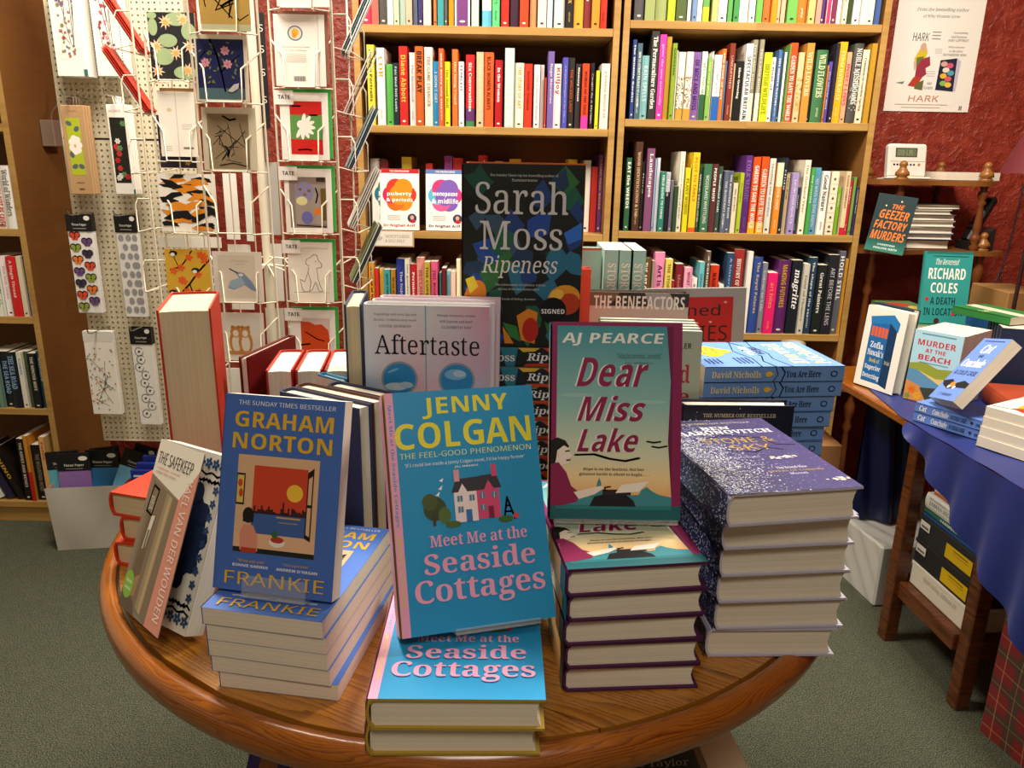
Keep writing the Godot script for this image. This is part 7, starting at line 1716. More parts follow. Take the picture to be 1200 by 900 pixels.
func build_pegboard() -> void:
	var x0 := -1.325; var x1 := -0.93; var y0 := 0.38; var y1 := 2.05
	var o := thing("pegboard_display", "cream perforated pegboard display hung with gift packets", "display board", Vector3(x0, 0, -2.35))
	var sp := 0.0166
	var nx := int((x1 - x0) / sp); var ny := int((y1 - y0) / sp)
	var g := Geo.new()
	for j in ny:
		for i in nx:
			var cx := (i + 0.5) * sp; var cy := y0 + (j + 0.5) * sp
			var h := sp / 2; var r := 0.0032
			var sq := [Vector2(-h, -h), Vector2(0, -h), Vector2(h, -h), Vector2(h, 0), Vector2(h, h), Vector2(0, h), Vector2(-h, h), Vector2(-h, 0)]
			var first := g.v.size()
			for q in sq: g.vert(Vector3(cx + q.x, cy + q.y, 0), Vector3(0, 0, 1))
			for q in sq:
				var d: Vector2 = q.normalized() * r
				g.vert(Vector3(cx + d.x, cy + d.y, 0), Vector3(0, 0, 1))
			for k in 8:
				var k2 := (k + 1) % 8
				g.ix.append_array([first + k, first + 8 + k2, first + k2, first + k, first + 8 + k, first + 8 + k2])
	part("perforated_panel", g, mat("cfc4a8", 0.6), o)
	part("back_sheet", Geo.new().box(Vector3(0, y0, -0.038), Vector3(nx * sp, y1, -0.034)), mat("cfc4a8", 0.6), o)
	part("edge_frame", Geo.new().box(Vector3(-0.004, y0, -0.038), Vector3(0, y1, 0.001), 0.001).box(Vector3(nx * sp, y0, -0.038), Vector3(nx * sp + 0.004, y1, 0.001), 0.001).box(Vector3(-0.004, y0 - 0.004, -0.038), Vector3(nx * sp + 0.004, y0, 0.001), 0.001).box(Vector3(-0.004, y1, -0.038), Vector3(nx * sp + 0.004, y1 + 0.004, 0.001), 0.001), mat("cfc4a8", 0.6), o)
	part("joint_strip", Geo.new().box(Vector3(0.0, Vector3(-1.1860, 1.3150, -2.3500).y, -0.001), Vector3(nx * sp, Vector3(-1.1860, 1.3150, -2.3500).y + 0.005, 0.0006)), mat("26221e"), o)
	part("post", Geo.new().box(Vector3(0.18, 0.02, -0.08), Vector3(0.22, 2.0, -0.0385), 0.002), mat("cfc4a8", 0.5), o)
	part("foot", Geo.new().box(Vector3(0.02, 0, -0.2), Vector3(0.38, 0.02, -0.02), 0.003), mat("cfc4a8", 0.5), o)
	# packets
	var P := [
		["kraft_packet", "tall white card pack with grey and red bird foliage panel", Vector3(-1.2710, 1.7540, -2.2700), Vector3(-1.1840, 1.4790, -2.2700), "ece7dc", "foliage"],
		["kraft_packet", "tall white card pack with pink blossom panel and dotted edge", Vector3(-1.1650, 1.7580, -2.2800), Vector3(-1.0870, 1.4820, -2.2800), "ece7dc", "blossom_red"],
		["card_pack", "kraft card pack with white lily on green panel", Vector3(-1.2740, 1.4040, -2.2600), Vector3(-1.2070, 1.1630, -2.2600), "b18d64", "lily_panel"],
		["card_pack", "white card pack with red and green flower panel", Vector3(-1.1550, 1.4090, -2.2800), Vector3(-1.0960, 1.1640, -2.2800), "ebe6dc", "red_panel"],
		["tissue_pack", "tissue paper pack with butterflies under a black header", Vector3(-1.3060, 1.1050, -2.2700), Vector3(-1.2330, 0.8150, -2.2700), "e4e2de", "butterflies"],
		["tissue_pack", "tissue paper pack with grey polka dots under a black header", Vector3(-1.1700, 1.1050, -2.2800), Vector3(-1.1080, 0.8030, -2.2800), "eae8e4", "dots"],
		["tissue_pack", "tissue paper pack with scattered small flowers and clear top", Vector3(-1.3050, 0.7590, -2.2700), Vector3(-1.2160, 0.4940, -2.2700), "e9e5dc", "meadow"],
		["tissue_pack", "tissue paper pack with grey swirls under a black header", Vector3(-1.1660, 0.7700, -2.2800), Vector3(-1.1020, 0.4590, -2.2800), "eae8e4", "swirls"],
	]
	for q in P:
		var tl: Vector3 = q[2]; var br: Vector3 = q[3]
		var w: float = 1.0 * absf(br.x - tl.x); var h := tl.y - br.y
		var deep := 0.045 if q[0] != "tissue_pack" else 0.02
		for s in (3 if q[0] == "card_pack" else 1):
			var z: float = tl.z - 0.014 * s
			var b := thing(q[0], q[1] if s == 0 else ("second " if s == 1 else "third ") + q[1], "packet", Vector3(br.x - w, br.y, z), "packets on the pegboard")
			var t := 0.012 if q[0] == "card_pack" else deep
			part("sheet", Geo.new().box(Vector3(0, 0, -t), Vector3(w, h, 0), 0.0015), mat(q[4], 0.55), b)
			var a := Art.new(self, Vector3(0, h, 0), Vector3(w, 0, 0), Vector3(0, -h, 0), Vector3(0, 0, 1))
			art_packet(a, q[5])
			part("print", a.g, print_mat, b)
			if q[5] in ["butterflies", "dots", "swirls"]:
				var hd := part("header", Geo.new().box(Vector3(-0.001, h * 0.835, -t - 0.001), Vector3(w + 0.001, h, 0.0018), 0.0005), mat("171719", 0.4), b)
				var ha := Art.new(self, Vector3(0, h, 0.0018), Vector3(w, 0, 0), Vector3(0, -h * 0.165, 0), Vector3(0, 0, 1))
				ha.text("Tissue Paper", 0.22, 0.52, 0.8, 0.7, "d8d4cc").rect(0.25, 0.8, 0.78, 0.86, "8a8680").ell(0.84, 0.2, 0.12, 0.14, "e8e4dc")
				part("header_lettering", ha.g, print_mat, hd)
			if q[5] in ["lily_panel", "red_panel"] : part("hang_loop", Geo.new().tube([Vector3(w * 0.4, h, -0.004), Vector3(w * 0.38, h + 0.02, -0.004), Vector3(w * 0.6, h + 0.02, -0.004), Vector3(w * 0.58, h, -0.004)], 0.003, 6), mat("5a4634" if q[5] == "lily_panel" else "ebe6dc"), b)
		hook("chrome hook above the " + q[1].replace(" under a black header", ""), Vector3((tl.x + br.x) / 2, tl.y - 0.004 if q[0] == "tissue_pack" else tl.y + 0.018, -2.35), 0.13)
	# small plug-in box on the bookcase side
	var bx := thing("control_box", "small taupe box with cord on the brown bookcase side", "box", Vector3(-1.5740, 1.2940, -2.6610))
	part("casing", Geo.new().box(Vector3(0, 0, -0.07), Vector3(0.045, 0.085, 0), 0.003), mat("9a8474", 0.5), bx)
	part("cord", Geo.new().tube([Vector3(0.025, 0.082, -0.03), Vector3(0.03, 0.11, -0.03), Vector3(0.05, 0.14, -0.04), Vector3(0.06, 0.2, -0.05)], 0.003, 6), mat("8a7464", 0.5), bx)

func art_packet(a: Art, key: String) -> void:
	var rng := RandomNumberGenerator.new()
	rng.seed = 40 + key.length() * 7
	match key:
		"foliage", "blossom_red":
			a.rect(0.18, 0, 0.8, 0.84, "e2ddd2")
			var ink: Array = ["8a7a70", "7a6a8a", "a8584a", "8a8a5a"] if key == "foliage" else ["b84a58", "c86a74", "8a4a50", "d8949a"]
			for k in 5: a.line([rng.randf_range(0.24, 0.74), rng.randf() * 0.8, rng.randf_range(0.24, 0.74), rng.randf() * 0.8, rng.randf_range(0.24, 0.74), rng.randf() * 0.8], 0.018, ink[k % 4])
			for k in 34: a.ell(rng.randf_range(0.23, 0.75), rng.randf_range(0.03, 0.81), 0.045, 0.012, ink[k % 4], rng.randf() * 3.0, 8)
			for k in 10: a.bumps(rng.randf_range(0.26, 0.72), rng.randf_range(0.06, 0.8), 0.06, 6, ink[(k + 2) % 4])
			a.rect(0.86, 0.93, 0.98, 0.99, "2f6a5a")
			if key == "blossom_red":
				for k in 40: a.rect(0.0, k * 0.025, 0.03, k * 0.025 + 0.012, "3a4444"); a.rect(0.96, k * 0.025, 0.99, k * 0.025 + 0.012, "3a4444")
		"lily_panel":
			a.rect(0.18, 0.14, 0.76, 0.78, "a8b42e")
			for k in 7: a.ell(0.47 + cos(k * 0.9) * 0.14, 0.44 + sin(k * 0.9) * 0.07, 0.15, 0.04, "eee6dc", k * 0.9, 12)
			a.ell(0.45, 0.45, 0.05, 0.02, "d8a060")
			for p in [[0.3, 0.2, 0.5], [0.6, 0.26, 2.4], [0.35, 0.68, 2.7], [0.62, 0.68, 0.5], [0.28, 0.55, 1.2]]: a.ell(p[0], p[1], 0.13, 0.026, "55606a", p[2], 12)
			a.text("Notecards", 0.35, 0.05, 0.68, 0.07, "8a6a44", "serif").rect(0.32, 0.86, 0.66, 0.87, "8a6a44").rect(0.4, 0.93, 0.62, 0.945, "5a4a34")
		"red_panel":
			a.rect(0.1, 0.14, 0.84, 0.87, "26241f")
			for k in 12: a.bumps(rng.randf_range(0.22, 0.72), rng.randf_range(0.2, 0.82), 0.13, 6, ["c02a24", "e0dcd2", "5a8a5a", "c83a30"][k % 4])
			a.rect(0.9, 0.94, 0.99, 0.99, "2f6a5a").text("notelets", 0.1, 0.05, 0.7, 0.08, "c89a94", "serif", 0.2)
		"butterflies":
			for k in 13:
				var u := 0.26 + 0.46 * (k % 2) + rng.randf_range(-0.03, 0.03); var w := 0.215 + 0.06 * k
				var c: String = ["d8482c", "6a4a7a", "8a9a3a", "3a3048", "e0762c"][k % 5]
				a.ell(u - 0.1, w - 0.016, 0.13, 0.034, "241c22", 0.5, 12).ell(u + 0.1, w - 0.016, 0.13, 0.034, "241c22", -0.5, 12).ell(u - 0.1, w - 0.014, 0.1, 0.022, c, 0.5, 12).ell(u + 0.1, w - 0.014, 0.1, 0.022, c, -0.5, 12).ell(u - 0.06, w + 0.022, 0.07, 0.02, c, -0.6, 10).ell(u + 0.06, w + 0.022, 0.07, 0.02, c, 0.6, 10).ell(u, w, 0.014, 0.034, "1c181c", 0.2, 8)
		"dots":
			for r in 9:
				for c in 3: a.ell(clampf(0.2 + 0.36 * c + (0.18 if r % 2 else 0.0), 0.14, 0.86), 0.22 + 0.088 * r, 0.13, 0.034, "9c9ca0", 0, 16)
		"meadow":
			a.rect(0, 0, 1, 0.12, "d8d6d0")
			for k in 60: a.ell(rng.randf_range(0.06, 0.94), rng.randf_range(0.2, 0.97), 0.03, 0.009, ["7a9a5a", "c84a3a", "d89a3a", "8a8a9a", "5a7a4a"][k % 5], rng.randf() * 3.0, 8)
			for k in 12: a.line([rng.randf_range(0.1, 0.9), rng.randf_range(0.3, 0.95), rng.randf_range(0.1, 0.9), rng.randf_range(0.3, 0.95)], 0.012, "a8b08a")
		"swirls":
			for k in 9:
				var u := rng.randf_range(0.2, 0.8); var w := 0.24 + 0.08 * k
				var p := []
				for j in 9: p.append_array([clampf(u + cos(j * 0.7) * 0.2, 0.04, 0.96), clampf(w + sin(j * 0.7) * 0.045, 0.2, 0.98)])
				a.line(p, 0.025, "9fa8a8").ell(u, w, 0.05, 0.014, "3a4a4a", 0.6, 8)

func build_rack() -> void:
	var o := thing("card_rack", "white wire card spinner full of greeting cards", "card rack", Vector3(-0.66, 0, -2.06))
	var c := Vector3(-0.66, 0, -2.06)
	part("base", Geo.new().lathe([Vector2(0.001, 0.03), Vector2(0.2, 0.025), Vector2(0.21, 0.012), Vector2(0.21, 0), Vector2(0.001, 0)], Vector3.ZERO, 32), wire, o)
	part("pole", Geo.new().tube([Vector3(0, 0.02, 0), Vector3(0, 2.1, 0)], 0.011, 12), wire, o)
	# columns: x0, x1, z, list of [arm y, bottom y]
	var cols := [
		[Vector3(-0.8830, 1.5120, -1.9650).x, Vector3(-0.7510, 1.5140, -1.9650).x, -1.965, [Vector3(-0.8750, 1.4460, -1.9500).y, Vector3(-0.8860, 1.2630, -1.9500).y, Vector3(-0.8930, 1.0900, -1.9500).y, Vector3(-0.9030, 0.8730, -1.9500).y, Vector3(-0.9190, 0.6460, -1.9500).y]],
		[Vector3(-0.7140, 1.4600, -1.8100).x, Vector3(-0.5640, 1.4630, -1.8100).x, -1.81, [Vector3(-0.6770, 1.5320, -1.8000).y, Vector3(-0.6900, 1.3900, -1.8000).y, Vector3(-0.7040, 1.2440, -1.8000).y, Vector3(-0.7170, 1.1070, -1.8000).y, Vector3(-0.7120, 0.9470, -1.8000).y, Vector3(-0.7150, 0.8030, -1.8000).y]],
		[Vector3(-0.5790, 1.5140, -1.9450).x, Vector3(-0.4370, 1.5170, -1.9450).x, -1.945, [Vector3(-0.5450, 1.6040, -1.9300).y, Vector3(-0.5560, 1.4350, -1.9300).y, Vector3(-0.5670, 1.2690, -1.9300).y, Vector3(-0.5780, 1.0960, -1.9300).y, Vector3(-0.5790, 0.9250, -1.9300).y, Vector3(-0.5900, 0.7520, -1.9300).y]],
	]
	for q in cols:
		var x0: float = q[0] - c.x; var x1: float = q[1] - c.x; var z: float = q[2] - c.z
		for x in [x0, x1]: part("upright", Geo.new().tube([Vector3(x, 0.12, z), Vector3(x, 2.05, z)], 0.0026, 6), wire, o)
		for x in [lerpf(x0, x1, 0.4), lerpf(x0, x1, 0.72)]: part("back_wire", Geo.new().tube([Vector3(x, 0.12, z - 0.004), Vector3(x, 2.05, z - 0.004)], 0.0016, 5), wire, o)
		for y in [0.13, 1.0, 2.04]:
			for x in [x0, x1]: part("spoke", Geo.new().tube([Vector3(0, y, 0), Vector3(x, y, z)], 0.0024, 5), wire, o)
		for yb in q[3]:
			var f := 0.03
			var ar := 0.105; var be := 0.068
			part("pocket", Geo.new().tube([Vector3(x0, yb + ar, z), Vector3(x0 + 0.034, yb + be, z + f), Vector3(x0 + 0.036, yb, z + f), Vector3(x1 - 0.036, yb, z + f), Vector3(x1 - 0.034, yb + be, z + f), Vector3(x1, yb + ar, z)], 0.0021, 6).tube([Vector3(x0, yb - 0.002, z), Vector3(x0 + 0.036, yb - 0.002, z + f)], 0.0018, 5).tube([Vector3(x1, yb - 0.002, z), Vector3(x1 - 0.036, yb - 0.002, z + f)], 0.0018, 5), wire, o)
	# side columns with their pockets seen from the side
	for s in [1.0, -1.0]:
		var bx: float = (Vector3(-0.4340, 1.5180, -1.9500).x - c.x) if s > 0 else (Vector3(-0.9010, 1.5120, -1.9700).x - c.x)
		for z in [0.115, -0.06]: part("upright", Geo.new().tube([Vector3(bx, 0.12, z), Vector3(bx, 2.05, z)], 0.0026, 6), wire, o)
		for y in [0.14, 1.02, 2.0]: part("spoke", Geo.new().tube([Vector3(0, y, 0), Vector3(bx, y, 0.115), Vector3(bx, y, -0.06)], 0.0022, 5), wire, o)
		var ys: Array = [Vector3(-0.4220, 1.5220, -1.9500).y, Vector3(-0.4220, 1.3810, -1.9500).y, Vector3(-0.4230, 1.2510, -1.9500).y, Vector3(-0.4280, 1.1030, -1.9500).y, Vector3(-0.4300, 0.9610, -1.9500).y] if s > 0 else [Vector3(-0.9270, 1.5210, -1.9700).y, Vector3(-0.9330, 1.3810, -1.9700).y, Vector3(-0.9510, 1.2370, -1.9700).y, Vector3(-0.9570, 1.0960, -1.9700).y, Vector3(-0.9680, 0.9440, -1.9700).y]
		for yb in ys:
			for z in [0.11, -0.055]:
				part("pocket", Geo.new().tube([Vector3(bx, yb + 0.075, z), Vector3(bx + s * 0.034, yb + 0.075, z), Vector3(bx + s * 0.042, yb + 0.06, z), Vector3(bx + s * 0.042, yb - 0.006, z), Vector3(bx, yb + 0.004, z)], 0.0021, 6), wire, o)
			part("pocket_bar", Geo.new().tube([Vector3(bx + s * 0.042, yb - 0.006, 0.11), Vector3(bx + s * 0.042, yb - 0.006, -0.055)], 0.0021, 6), wire, o)
		for j in 5:
			if s < 0 and j > 1: continue
			var inks: Array = [["d8dcda", "5a7078", "e8eae6", "d0d8d8"], ["e8e6e0", "d0ccc4", "3a3a3c", "e4e0d8"], ["8aa8b0", "c8d4d8", "3a5462", "d8e0e2"], ["e2dfd8", "d8d4cc", "e6e2da", "dcd8d0"], ["8a9a70", "e0e2dc", "3a4a44", "c8ccc8"]][j] if s > 0 else ["d8301c", "c42a18", "e2402a", "ece6dc"]
			for k in 4:
				var lean := deg_to_rad(26.0 if s > 0 else 30.0)
				var yv := Vector3(s * sin(lean), cos(lean), 0)
				var zv := Vector3(cos(lean), -s * sin(lean), 0)
				var at: Vector3 = c + Vector3(bx + s * 0.004, ys[j] + 0.006, 0.055) + zv * (s * (0.003 + 0.0055 * k))
				if s < 0: at = c + Vector3(bx - 0.004, ys[j] + 0.004, 0.055) - zv * (0.003 + 0.0055 * k)
				var cd := thing("greeting_card", ("%s card from front, edge-on in %s bunch down right side of rack" % [["first", "second", "third", "fourth"][k], ["top", "second", "third", "fourth", "fifth"][j]]) if s > 0 else ("%s card, edge-on in %s red bunch on left side of rack" % [["first", "second", "third", "fourth"][k], ["upper", "lower"][j]]), "card", at, "cards seen edge-on in %s bunch %d" % ["right" if s > 0 else "left", j + 1])
				cd.basis = Basis(Vector3.UP, deg_to_rad(13.0 if s > 0 else 16.0)) * Basis(yv.cross(zv), yv, zv)
				part("card_leaf", Geo.new().box(Vector3(-0.0, 0, -0.0014), Vector3(0.12, 0.165, 0.0012), 0.0002), mat(inks[k], 0.55), cd)
	var G := "greeting cards facing out on the rack"
	card("peach water-lily card on dark ground in the wire rack", G, Vector3(-0.8630, 1.5940, -1.9550), Vector3(-0.7530, 1.4490, -1.9550), "lily")
	card("white card turned to its back in a brown envelope below water lilies", G, Vector3(-0.8600, 1.4220, -1.9550), Vector3(-0.7720, 1.2730, -1.9550), "backs", -5, 0, "a87c4a")
	card("violet card with gold flowers standing behind the reversed card", G, Vector3(-0.8790, 1.3690, -1.9850), Vector3(-0.7870, 1.2460, -1.9850), "violet_garden")
	card("orange black and white cut-shape card in the wire rack", G, Vector3(-0.8790, 1.2330, -1.9550), Vector3(-0.7380, 1.0930, -1.9550), "puzzle")
	card("yellow card with orange blossom and small birds in the rack", G, Vector3(-0.8820, 1.0500, -1.9550), Vector3(-0.7680, 0.8740, -1.9550), "blossom")
	card("tan bird card at top of the middle rack column", G, Vector3(-0.6770, 1.6630, -1.7950), Vector3(-0.5700, 1.5330, -1.7950), "tan_bird")
	card("navy card with flowering branch and bird in cream border", G, Vector3(-0.6990, 1.5280, -1.7950), Vector3(-0.5850, 1.3910, -1.7950), "navy_bird", -9)
	card("brown card with pale branches in cream border", G, Vector3(-0.6970, 1.3800, -1.7950), Vector3(-0.5770, 1.2460, -1.7950), "brown_bird", -9)
	card("cream square card with blue kingfisher", G, Vector3(-0.6990, 1.0650, -1.7950), Vector3(-0.5850, 0.9490, -1.7950), "kingfisher")
	card("cream square card with two ginger hamsters hugging", G, Vector3(-0.7040, 0.9220, -1.7950), Vector3(-0.5910, 0.8070, -1.7950), "hamsters")
	card("white card cut off at top of the right rack column", G, Vector3(-0.5510, 1.7430, -1.9300), Vector3(-0.4310, 1.6060, -1.9300), "plain")
	card("white card back with round blue and yellow emblem and barcode", G, Vector3(-0.5650, 1.5920, -1.9350), Vector3(-0.4480, 1.4370, -1.9350), "stamp_back", -5, 0, "8a5a44")
	card("card with white leaf on green and red with gallery tab", G, Vector3(-0.5620, 1.4240, -1.9350), Vector3(-0.4480, 1.2710, -1.9350), "leaf", -5, 0, "3aa84a", true)
	card("card with mauve and purple abstract shapes with gallery tab", G, Vector3(-0.5630, 1.2510, -1.9350), Vector3(-0.4480, 1.0980, -1.9350), "abstract", -5, 0, "3aa84a", true)
	card("card with line drawing of a sitting dog with gallery tab", G, Vector3(-0.5660, 1.0750, -1.9350), Vector3(-0.4540, 0.9260, -1.9350), "dog", -5, 0, "3aa84a", true)
	card("card with orange abstract shape with gallery tab, lowest in column", G, Vector3(-0.5710, 0.9040, -1.9350), Vector3(-0.4550, 0.7530, -1.9350), "orange_abstract", -5, 0, "3aa84a", true)
	# cards in the far pockets of the rack, seen from behind between the columns
	var c_ivory := card("ivory card in a far pocket, seen from behind inside the rack", "cards in the far pockets", Vector3(-0.7620, 1.6990, -2.16), Vector3(-0.6960, 1.6010, -2.16), "", -3, 0, "", false, "e6e0d4")
	var c_black := card("black card in a far pocket, seen from behind inside the rack", "cards in the far pockets", Vector3(-0.6760, 1.6310, -2.16), Vector3(-0.6540, 1.3500, -2.16), "", -3, 0, "", false, "1c1b20")
	var la := Art.new(self, Vector3(0, 0.2810, 0), Vector3(0.0220, 0, 0), Vector3(0, -0.2810, 0), Vector3(0, 0, 1))
	for w in [0.1, 0.28, 0.48, 0.72]: la.text("S", 0.3, w, 0.75, w + 0.06, "e8e4dc", "sans")
	part("card_lettering", la.g, print_mat, c_black)
	var c_brown := card("brown card in a far pocket, seen from behind inside the rack", "cards in the far pockets", Vector3(-0.7280, 1.4560, -2.16), Vector3(-0.6620, 1.2670, -2.16), "", -3, 0, "", false, "6a5240")
	var c_white := card("white card in a far pocket, seen from behind inside the rack", "cards in the far pockets", Vector3(-0.7950, 1.2310, -2.16), Vector3(-0.7580, 1.0550, -2.16), "", -3, 0, "", false, "ece8e0")
	var c_pale_green := card("pale green card in a far pocket, seen from behind inside the rack", "cards in the far pockets", Vector3(-0.7400, 1.2500, -2.16), Vector3(-0.7200, 1.0510, -2.16), "", -3, 0, "", false, "dfe4dc")
	var c_light_grey := card("light grey card in a far pocket, seen from behind inside the rack", "cards in the far pockets", Vector3(-0.6990, 1.2620, -2.16), Vector3(-0.6450, 1.0690, -2.16), "", -3, 0, "", false, "b8b4ae")
	var c_beige := card("beige card in a far pocket, seen from behind inside the rack", "cards in the far pockets", Vector3(-0.7970, 1.0410, -2.16), Vector3(-0.7340, 0.8590, -2.16), "", -3, 0, "", false, "d8d2c6")
	var c_off_white := card("off-white card in a far pocket, seen from behind inside the rack", "cards in the far pockets", Vector3(-0.6970, 1.0450, -2.16), Vector3(-0.6470, 0.8850, -2.16), "", -3, 0, "", false, "e2ddd4")
	var c_taupe := card("taupe card in a far pocket, seen from behind inside the rack", "cards in the far pockets", Vector3(-0.7050, 0.8640, -2.16), Vector3(-0.6530, 0.6890, -2.16), "", -3, 0, "", false, "c8c0b4")
	var c_eggshell := card("eggshell card in a far pocket, seen from behind inside the rack", "cards in the far pockets", Vector3(-0.9940, 0.7960, -2.16), Vector3(-0.8820, 0.5800, -2.16), "", -3, 0, "", false, "e4ded2")
	var c_chalk_white := card("chalk white card in a far pocket, seen from behind inside the rack", "cards in the far pockets", Vector3(-0.8520, 0.6850, -2.16), Vector3(-0.7310, 0.5030, -2.16), "", -3, 0, "", false, "ebe7de")
	var c_bright_white := card("bright white card in a far pocket, seen from behind inside the rack", "cards in the far pockets", Vector3(-0.9870, 1.0600, -2.16), Vector3(-0.8120, 1.0310, -2.16), "", -3, 0, "", false, "f0ece2")

func build_floor_things() -> void:
	# paper gift bag full of tissue packs
	var b := thing("gift_bag", "silver paper bag full of tissue packs on carpet", "bag", Vector3(-1.5060, 0.0000, -2.3000))
	b.rotation_degrees.y = 9.0
	var w := 0.25; var h := 0.225; var d := 0.1
	part("front_panel", Geo.new().grid(func(u, v): return Vector3(lerpf(0.0, w, u) - 0.012 * v * (1 - u), h * v, 0.006 * sin(u * 7.0) * sin(v * PI)), 16, 8), mat("b9b4aa", 0.38), b)
	part("back_panel", Geo.new().box(Vector3(0, 0, -d), Vector3(w, h, -d + 0.001)), mat("b9b4aa", 0.38), b)
	for x in [0.0, w]: part("side_panel", Geo.new().box(Vector3(x - 0.0005, 0, -d), Vector3(x + 0.0005, h, 0)), mat("b9b4aa", 0.38), b)
	part("bottom_panel", Geo.new().box(Vector3(0, 0, -d), Vector3(w, 0.001, 0)), mat("b9b4aa", 0.38), b)
	var packs := [["purple tissue pack with black header, frontmost in the paper bag", "8a68a8", 0.02, 0.0, -0.02, 0.1], ["teal tissue pack at left in the paper bag", "5aa8b8", -0.004, 3.0, -0.035, 0.1], ["deep blue tissue pack in middle of the paper bag", "3a82b8", 0.09, -2.0, -0.045, 0.1], ["orange tissue pack in the paper bag", "d8783c", 0.13, 4.0, -0.06, 0.09], ["light blue tissue pack tilted in the paper bag", "7ac0e8", 0.115, -22.0, -0.03, 0.1], ["dark patterned gift pack at right in the paper bag", "4a3a2c", 0.15, -20.0, -0.06, 0.07]]
	for q in packs:
		var p := thing("tissue_pack", q[0], "packet", b.transform * Vector3(q[2], 0.012 if q[3] > -10 else 0.045, q[4]), "tissue packs in the paper bag")
		p.basis = b.basis * eul(-5, 0, q[3])
		part("sheet", Geo.new().box(Vector3(0, 0, -0.006), Vector3(q[5], 0.255, 0), 0.0015), mat(q[1], 0.35), p)
		var hd := part("header", Geo.new().box(Vector3(-0.001, 0.255, -0.007), Vector3(q[5] + 0.001, 0.315, 0.001), 0.0005), mat("171719", 0.4), p)
		var a := Art.new(self, Vector3(0, 0.315, 0.001), Vector3(q[5], 0, 0), Vector3(0, -0.06, 0), Vector3(0, 0, 1))
		a.text("Tissue Paper", 0.2, 0.6, 0.82, 0.78, "d8d4cc").rect(0.25, 0.86, 0.78, 0.9, "8a8680").ell(0.8, 0.3, 0.14, 0.13, "e8e4dc")
		part("header_lettering", a.g, print_mat, hd)
	var db := thing("gift_bag", "dark red paper bag with blue items behind the silver bag", "bag", Vector3(-1.232, 0, -2.262))
	part("body", Geo.new().box(Vector3(0, 0, -0.08), Vector3(0.22, 0.27, 0), 0.002), mat("6a1c1e", 0.5), db)
	for k in 3:
		var pk := thing("gift_pack", ["front", "middle", "rear"][k] + " blue and white gift pack in the dark red bag", "packet", db.position + Vector3(0.015 + 0.01 * k, 0.2705, -0.012 - 0.025 * k), "blue gift packs")
		part("sheet", Geo.new().box(Vector3(0, 0, -0.012), Vector3(0.15, 0.035 + 0.015 * k, 0), 0.002), mat("22308a", 0.3), pk)
		part("stripe", Geo.new().box(Vector3(0.01, 0.012, 0), Vector3(0.12, 0.018, 0.0008)), mat("c8d0e0", 0.3), pk)
	# right side: cardboard box, blue bag, rolls, wrapped parcel
	var cb := thing("cardboard_box", "brown cardboard box on the floor behind the light blue books", "box", Vector3(0.92, 0, -2.38))
	part("body", Geo.new().box(Vector3(-0.12, 0, -0.15), Vector3(0.12, 0.44, 0.12), 0.003), mat("8a6038", 0.7), cb)
	for k in 2:
		var rl := thing("paper_roll", ["tall cream paper roll standing behind the light blue books", "silver-grey plastic film roll leaning behind the side table"][k], "roll", Vector3([0.86, 0.94][k], 0.4405, [-2.3, -2.32][k]))
		part("roll", Geo.new().lathe([Vector2(0.001, 0), Vector2(0.035, 0), Vector2(0.036, 0.01), Vector2(0.036, [0.32, 0.26][k]), Vector2(0.03, [0.32, 0.26][k]), Vector2(0.028, 0.2), Vector2(0.001, 0.2)], Vector3.ZERO, 20), mat(["c8b894", "8a8a84"][k], 0.4), rl)
	var wp := thing("wrapped_parcel", "white parcel wrapped in crinkled clear plastic on carpet", "parcel", Vector3(1.105, 0, -2.05))
	wp.rotation_degrees.y = 8.0
	part("parcel", Geo.new().box(Vector3(0, 0, -0.3), Vector3(0.28, 0.2, 0), 0.006), mat("d2d2cc", 0.5), wp)
	part("plastic_wrap", Geo.new().grid(func(u, v): return Vector3(lerpf(-0.006, 0.286, u), 0.2045 + 0.003 * sin(u * 31.0 + v * 9.0), lerpf(0.006, -0.306, v)), 30, 24).grid(func(u, v): return Vector3(-0.008 + 0.003 * sin(v * 23.0 + u * 14.0), lerpf(0.002, 0.205, u), lerpf(-0.306, 0.006, v)), 16, 24), cello, wp)
	var bb := thing("plastic_sack", "dark blue plastic sack on the wrapped parcel below side table", "sack", Vector3(1.09, 0.209, -2.25))
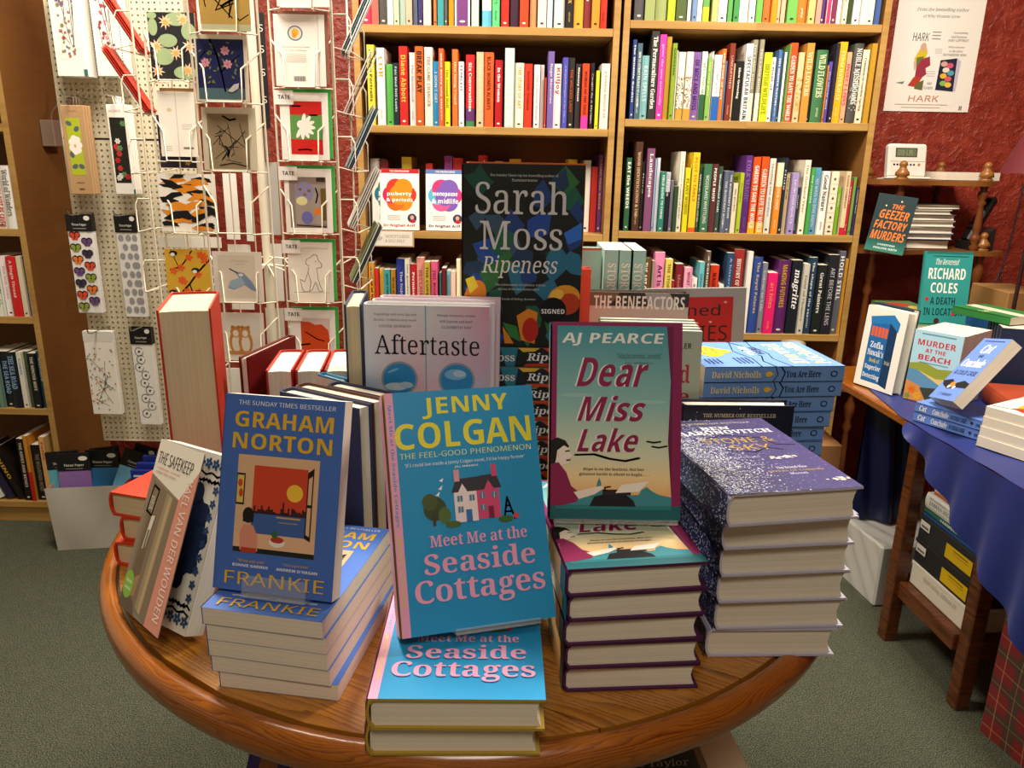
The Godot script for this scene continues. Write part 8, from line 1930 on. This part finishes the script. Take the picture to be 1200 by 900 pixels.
	part("sack", Geo.new().grid(func(u, v): return Vector3(lerpf(0, 0.2, u) * (1.0 - 0.1 * v), 0.38 * v, 0.05 * sin(u * PI) + 0.012 * sin(u * 17.0 + v * 3.0)), 24, 12).grid(func(u, v): return Vector3(lerpf(0.2, 0, u) * (1.0 - 0.1 * v), 0.38 * v, -0.06 * sin(u * PI)), 16, 6), mat("101840", 0.25), bb)
	# tartan shopping bag at the right edge
	var tb := thing("tartan_bag", "red tartan fabric bag on the floor at right edge", "bag", Vector3(1.125, 0, -1.525))
	tb.rotation_degrees.y = -75.0
	var tar := StandardMaterial3D.new()
	tar.albedo_texture = tex(256, 256, func(x, y):
		var c := Color("7a1c1c")
		if x % 128 > 84: c = c.lerp(Color("2f4030"), 0.55)
		if y % 128 > 84: c = c.lerp(Color("2f4030"), 0.55)
		if x % 128 in [40, 41, 42, 104, 105]: c = c.lerp(Color("c8a860"), 0.65)
		if y % 128 in [40, 41, 42, 104, 105]: c = c.lerp(Color("c8a860"), 0.65)
		if (x + y) % 4 == 0: c = c.darkened(0.12)
		return c)
	tar.roughness = 0.85
	tar.uv1_scale = Vector3(2, 2, 1)
	var bw := 0.34; var bh := 0.32; var bd := 0.2
	part("front_panel", Geo.new().grid(func(u, v): return Vector3(lerpf(0, bw, u), bh * v - 0.02 * sin(u * PI) * v, 0.012 * sin(u * PI) * sin(v * PI)), 14, 10), tar, tb)
	part("back_panel", Geo.new().grid(func(u, v): return Vector3(lerpf(bw, 0, u), bh * v, -bd), 8, 8), tar, tb)
	part("side_panel", Geo.new().grid(func(u, v): return Vector3(-0.004 * sin(u * PI), bh * v - 0.025 * sin(u * PI) * v, lerpf(-bd, 0, u)), 10, 8), tar, tb)
	part("side_panel", Geo.new().grid(func(u, v): return Vector3(bw, bh * v, lerpf(0, -bd, u)), 8, 8), tar, tb)
	part("bottom_panel", Geo.new().box(Vector3(0, 0, -bd), Vector3(bw, 0.002, 0)), tar, tb)
	var rc := thing("red_cloth", "bright red cloth folded inside the tartan bag", "cloth", tb.transform * Vector3(0.12, 0.13, -0.1))
	rc.basis = tb.basis
	part("cloth", Geo.new().xbox(Transform3D(eul(8, 10, 6), Vector3(0, 0.04, 0)), Vector3(0.2, 0.1, 0.13), 0.035), mat("b01a2c", 0.8), rc)
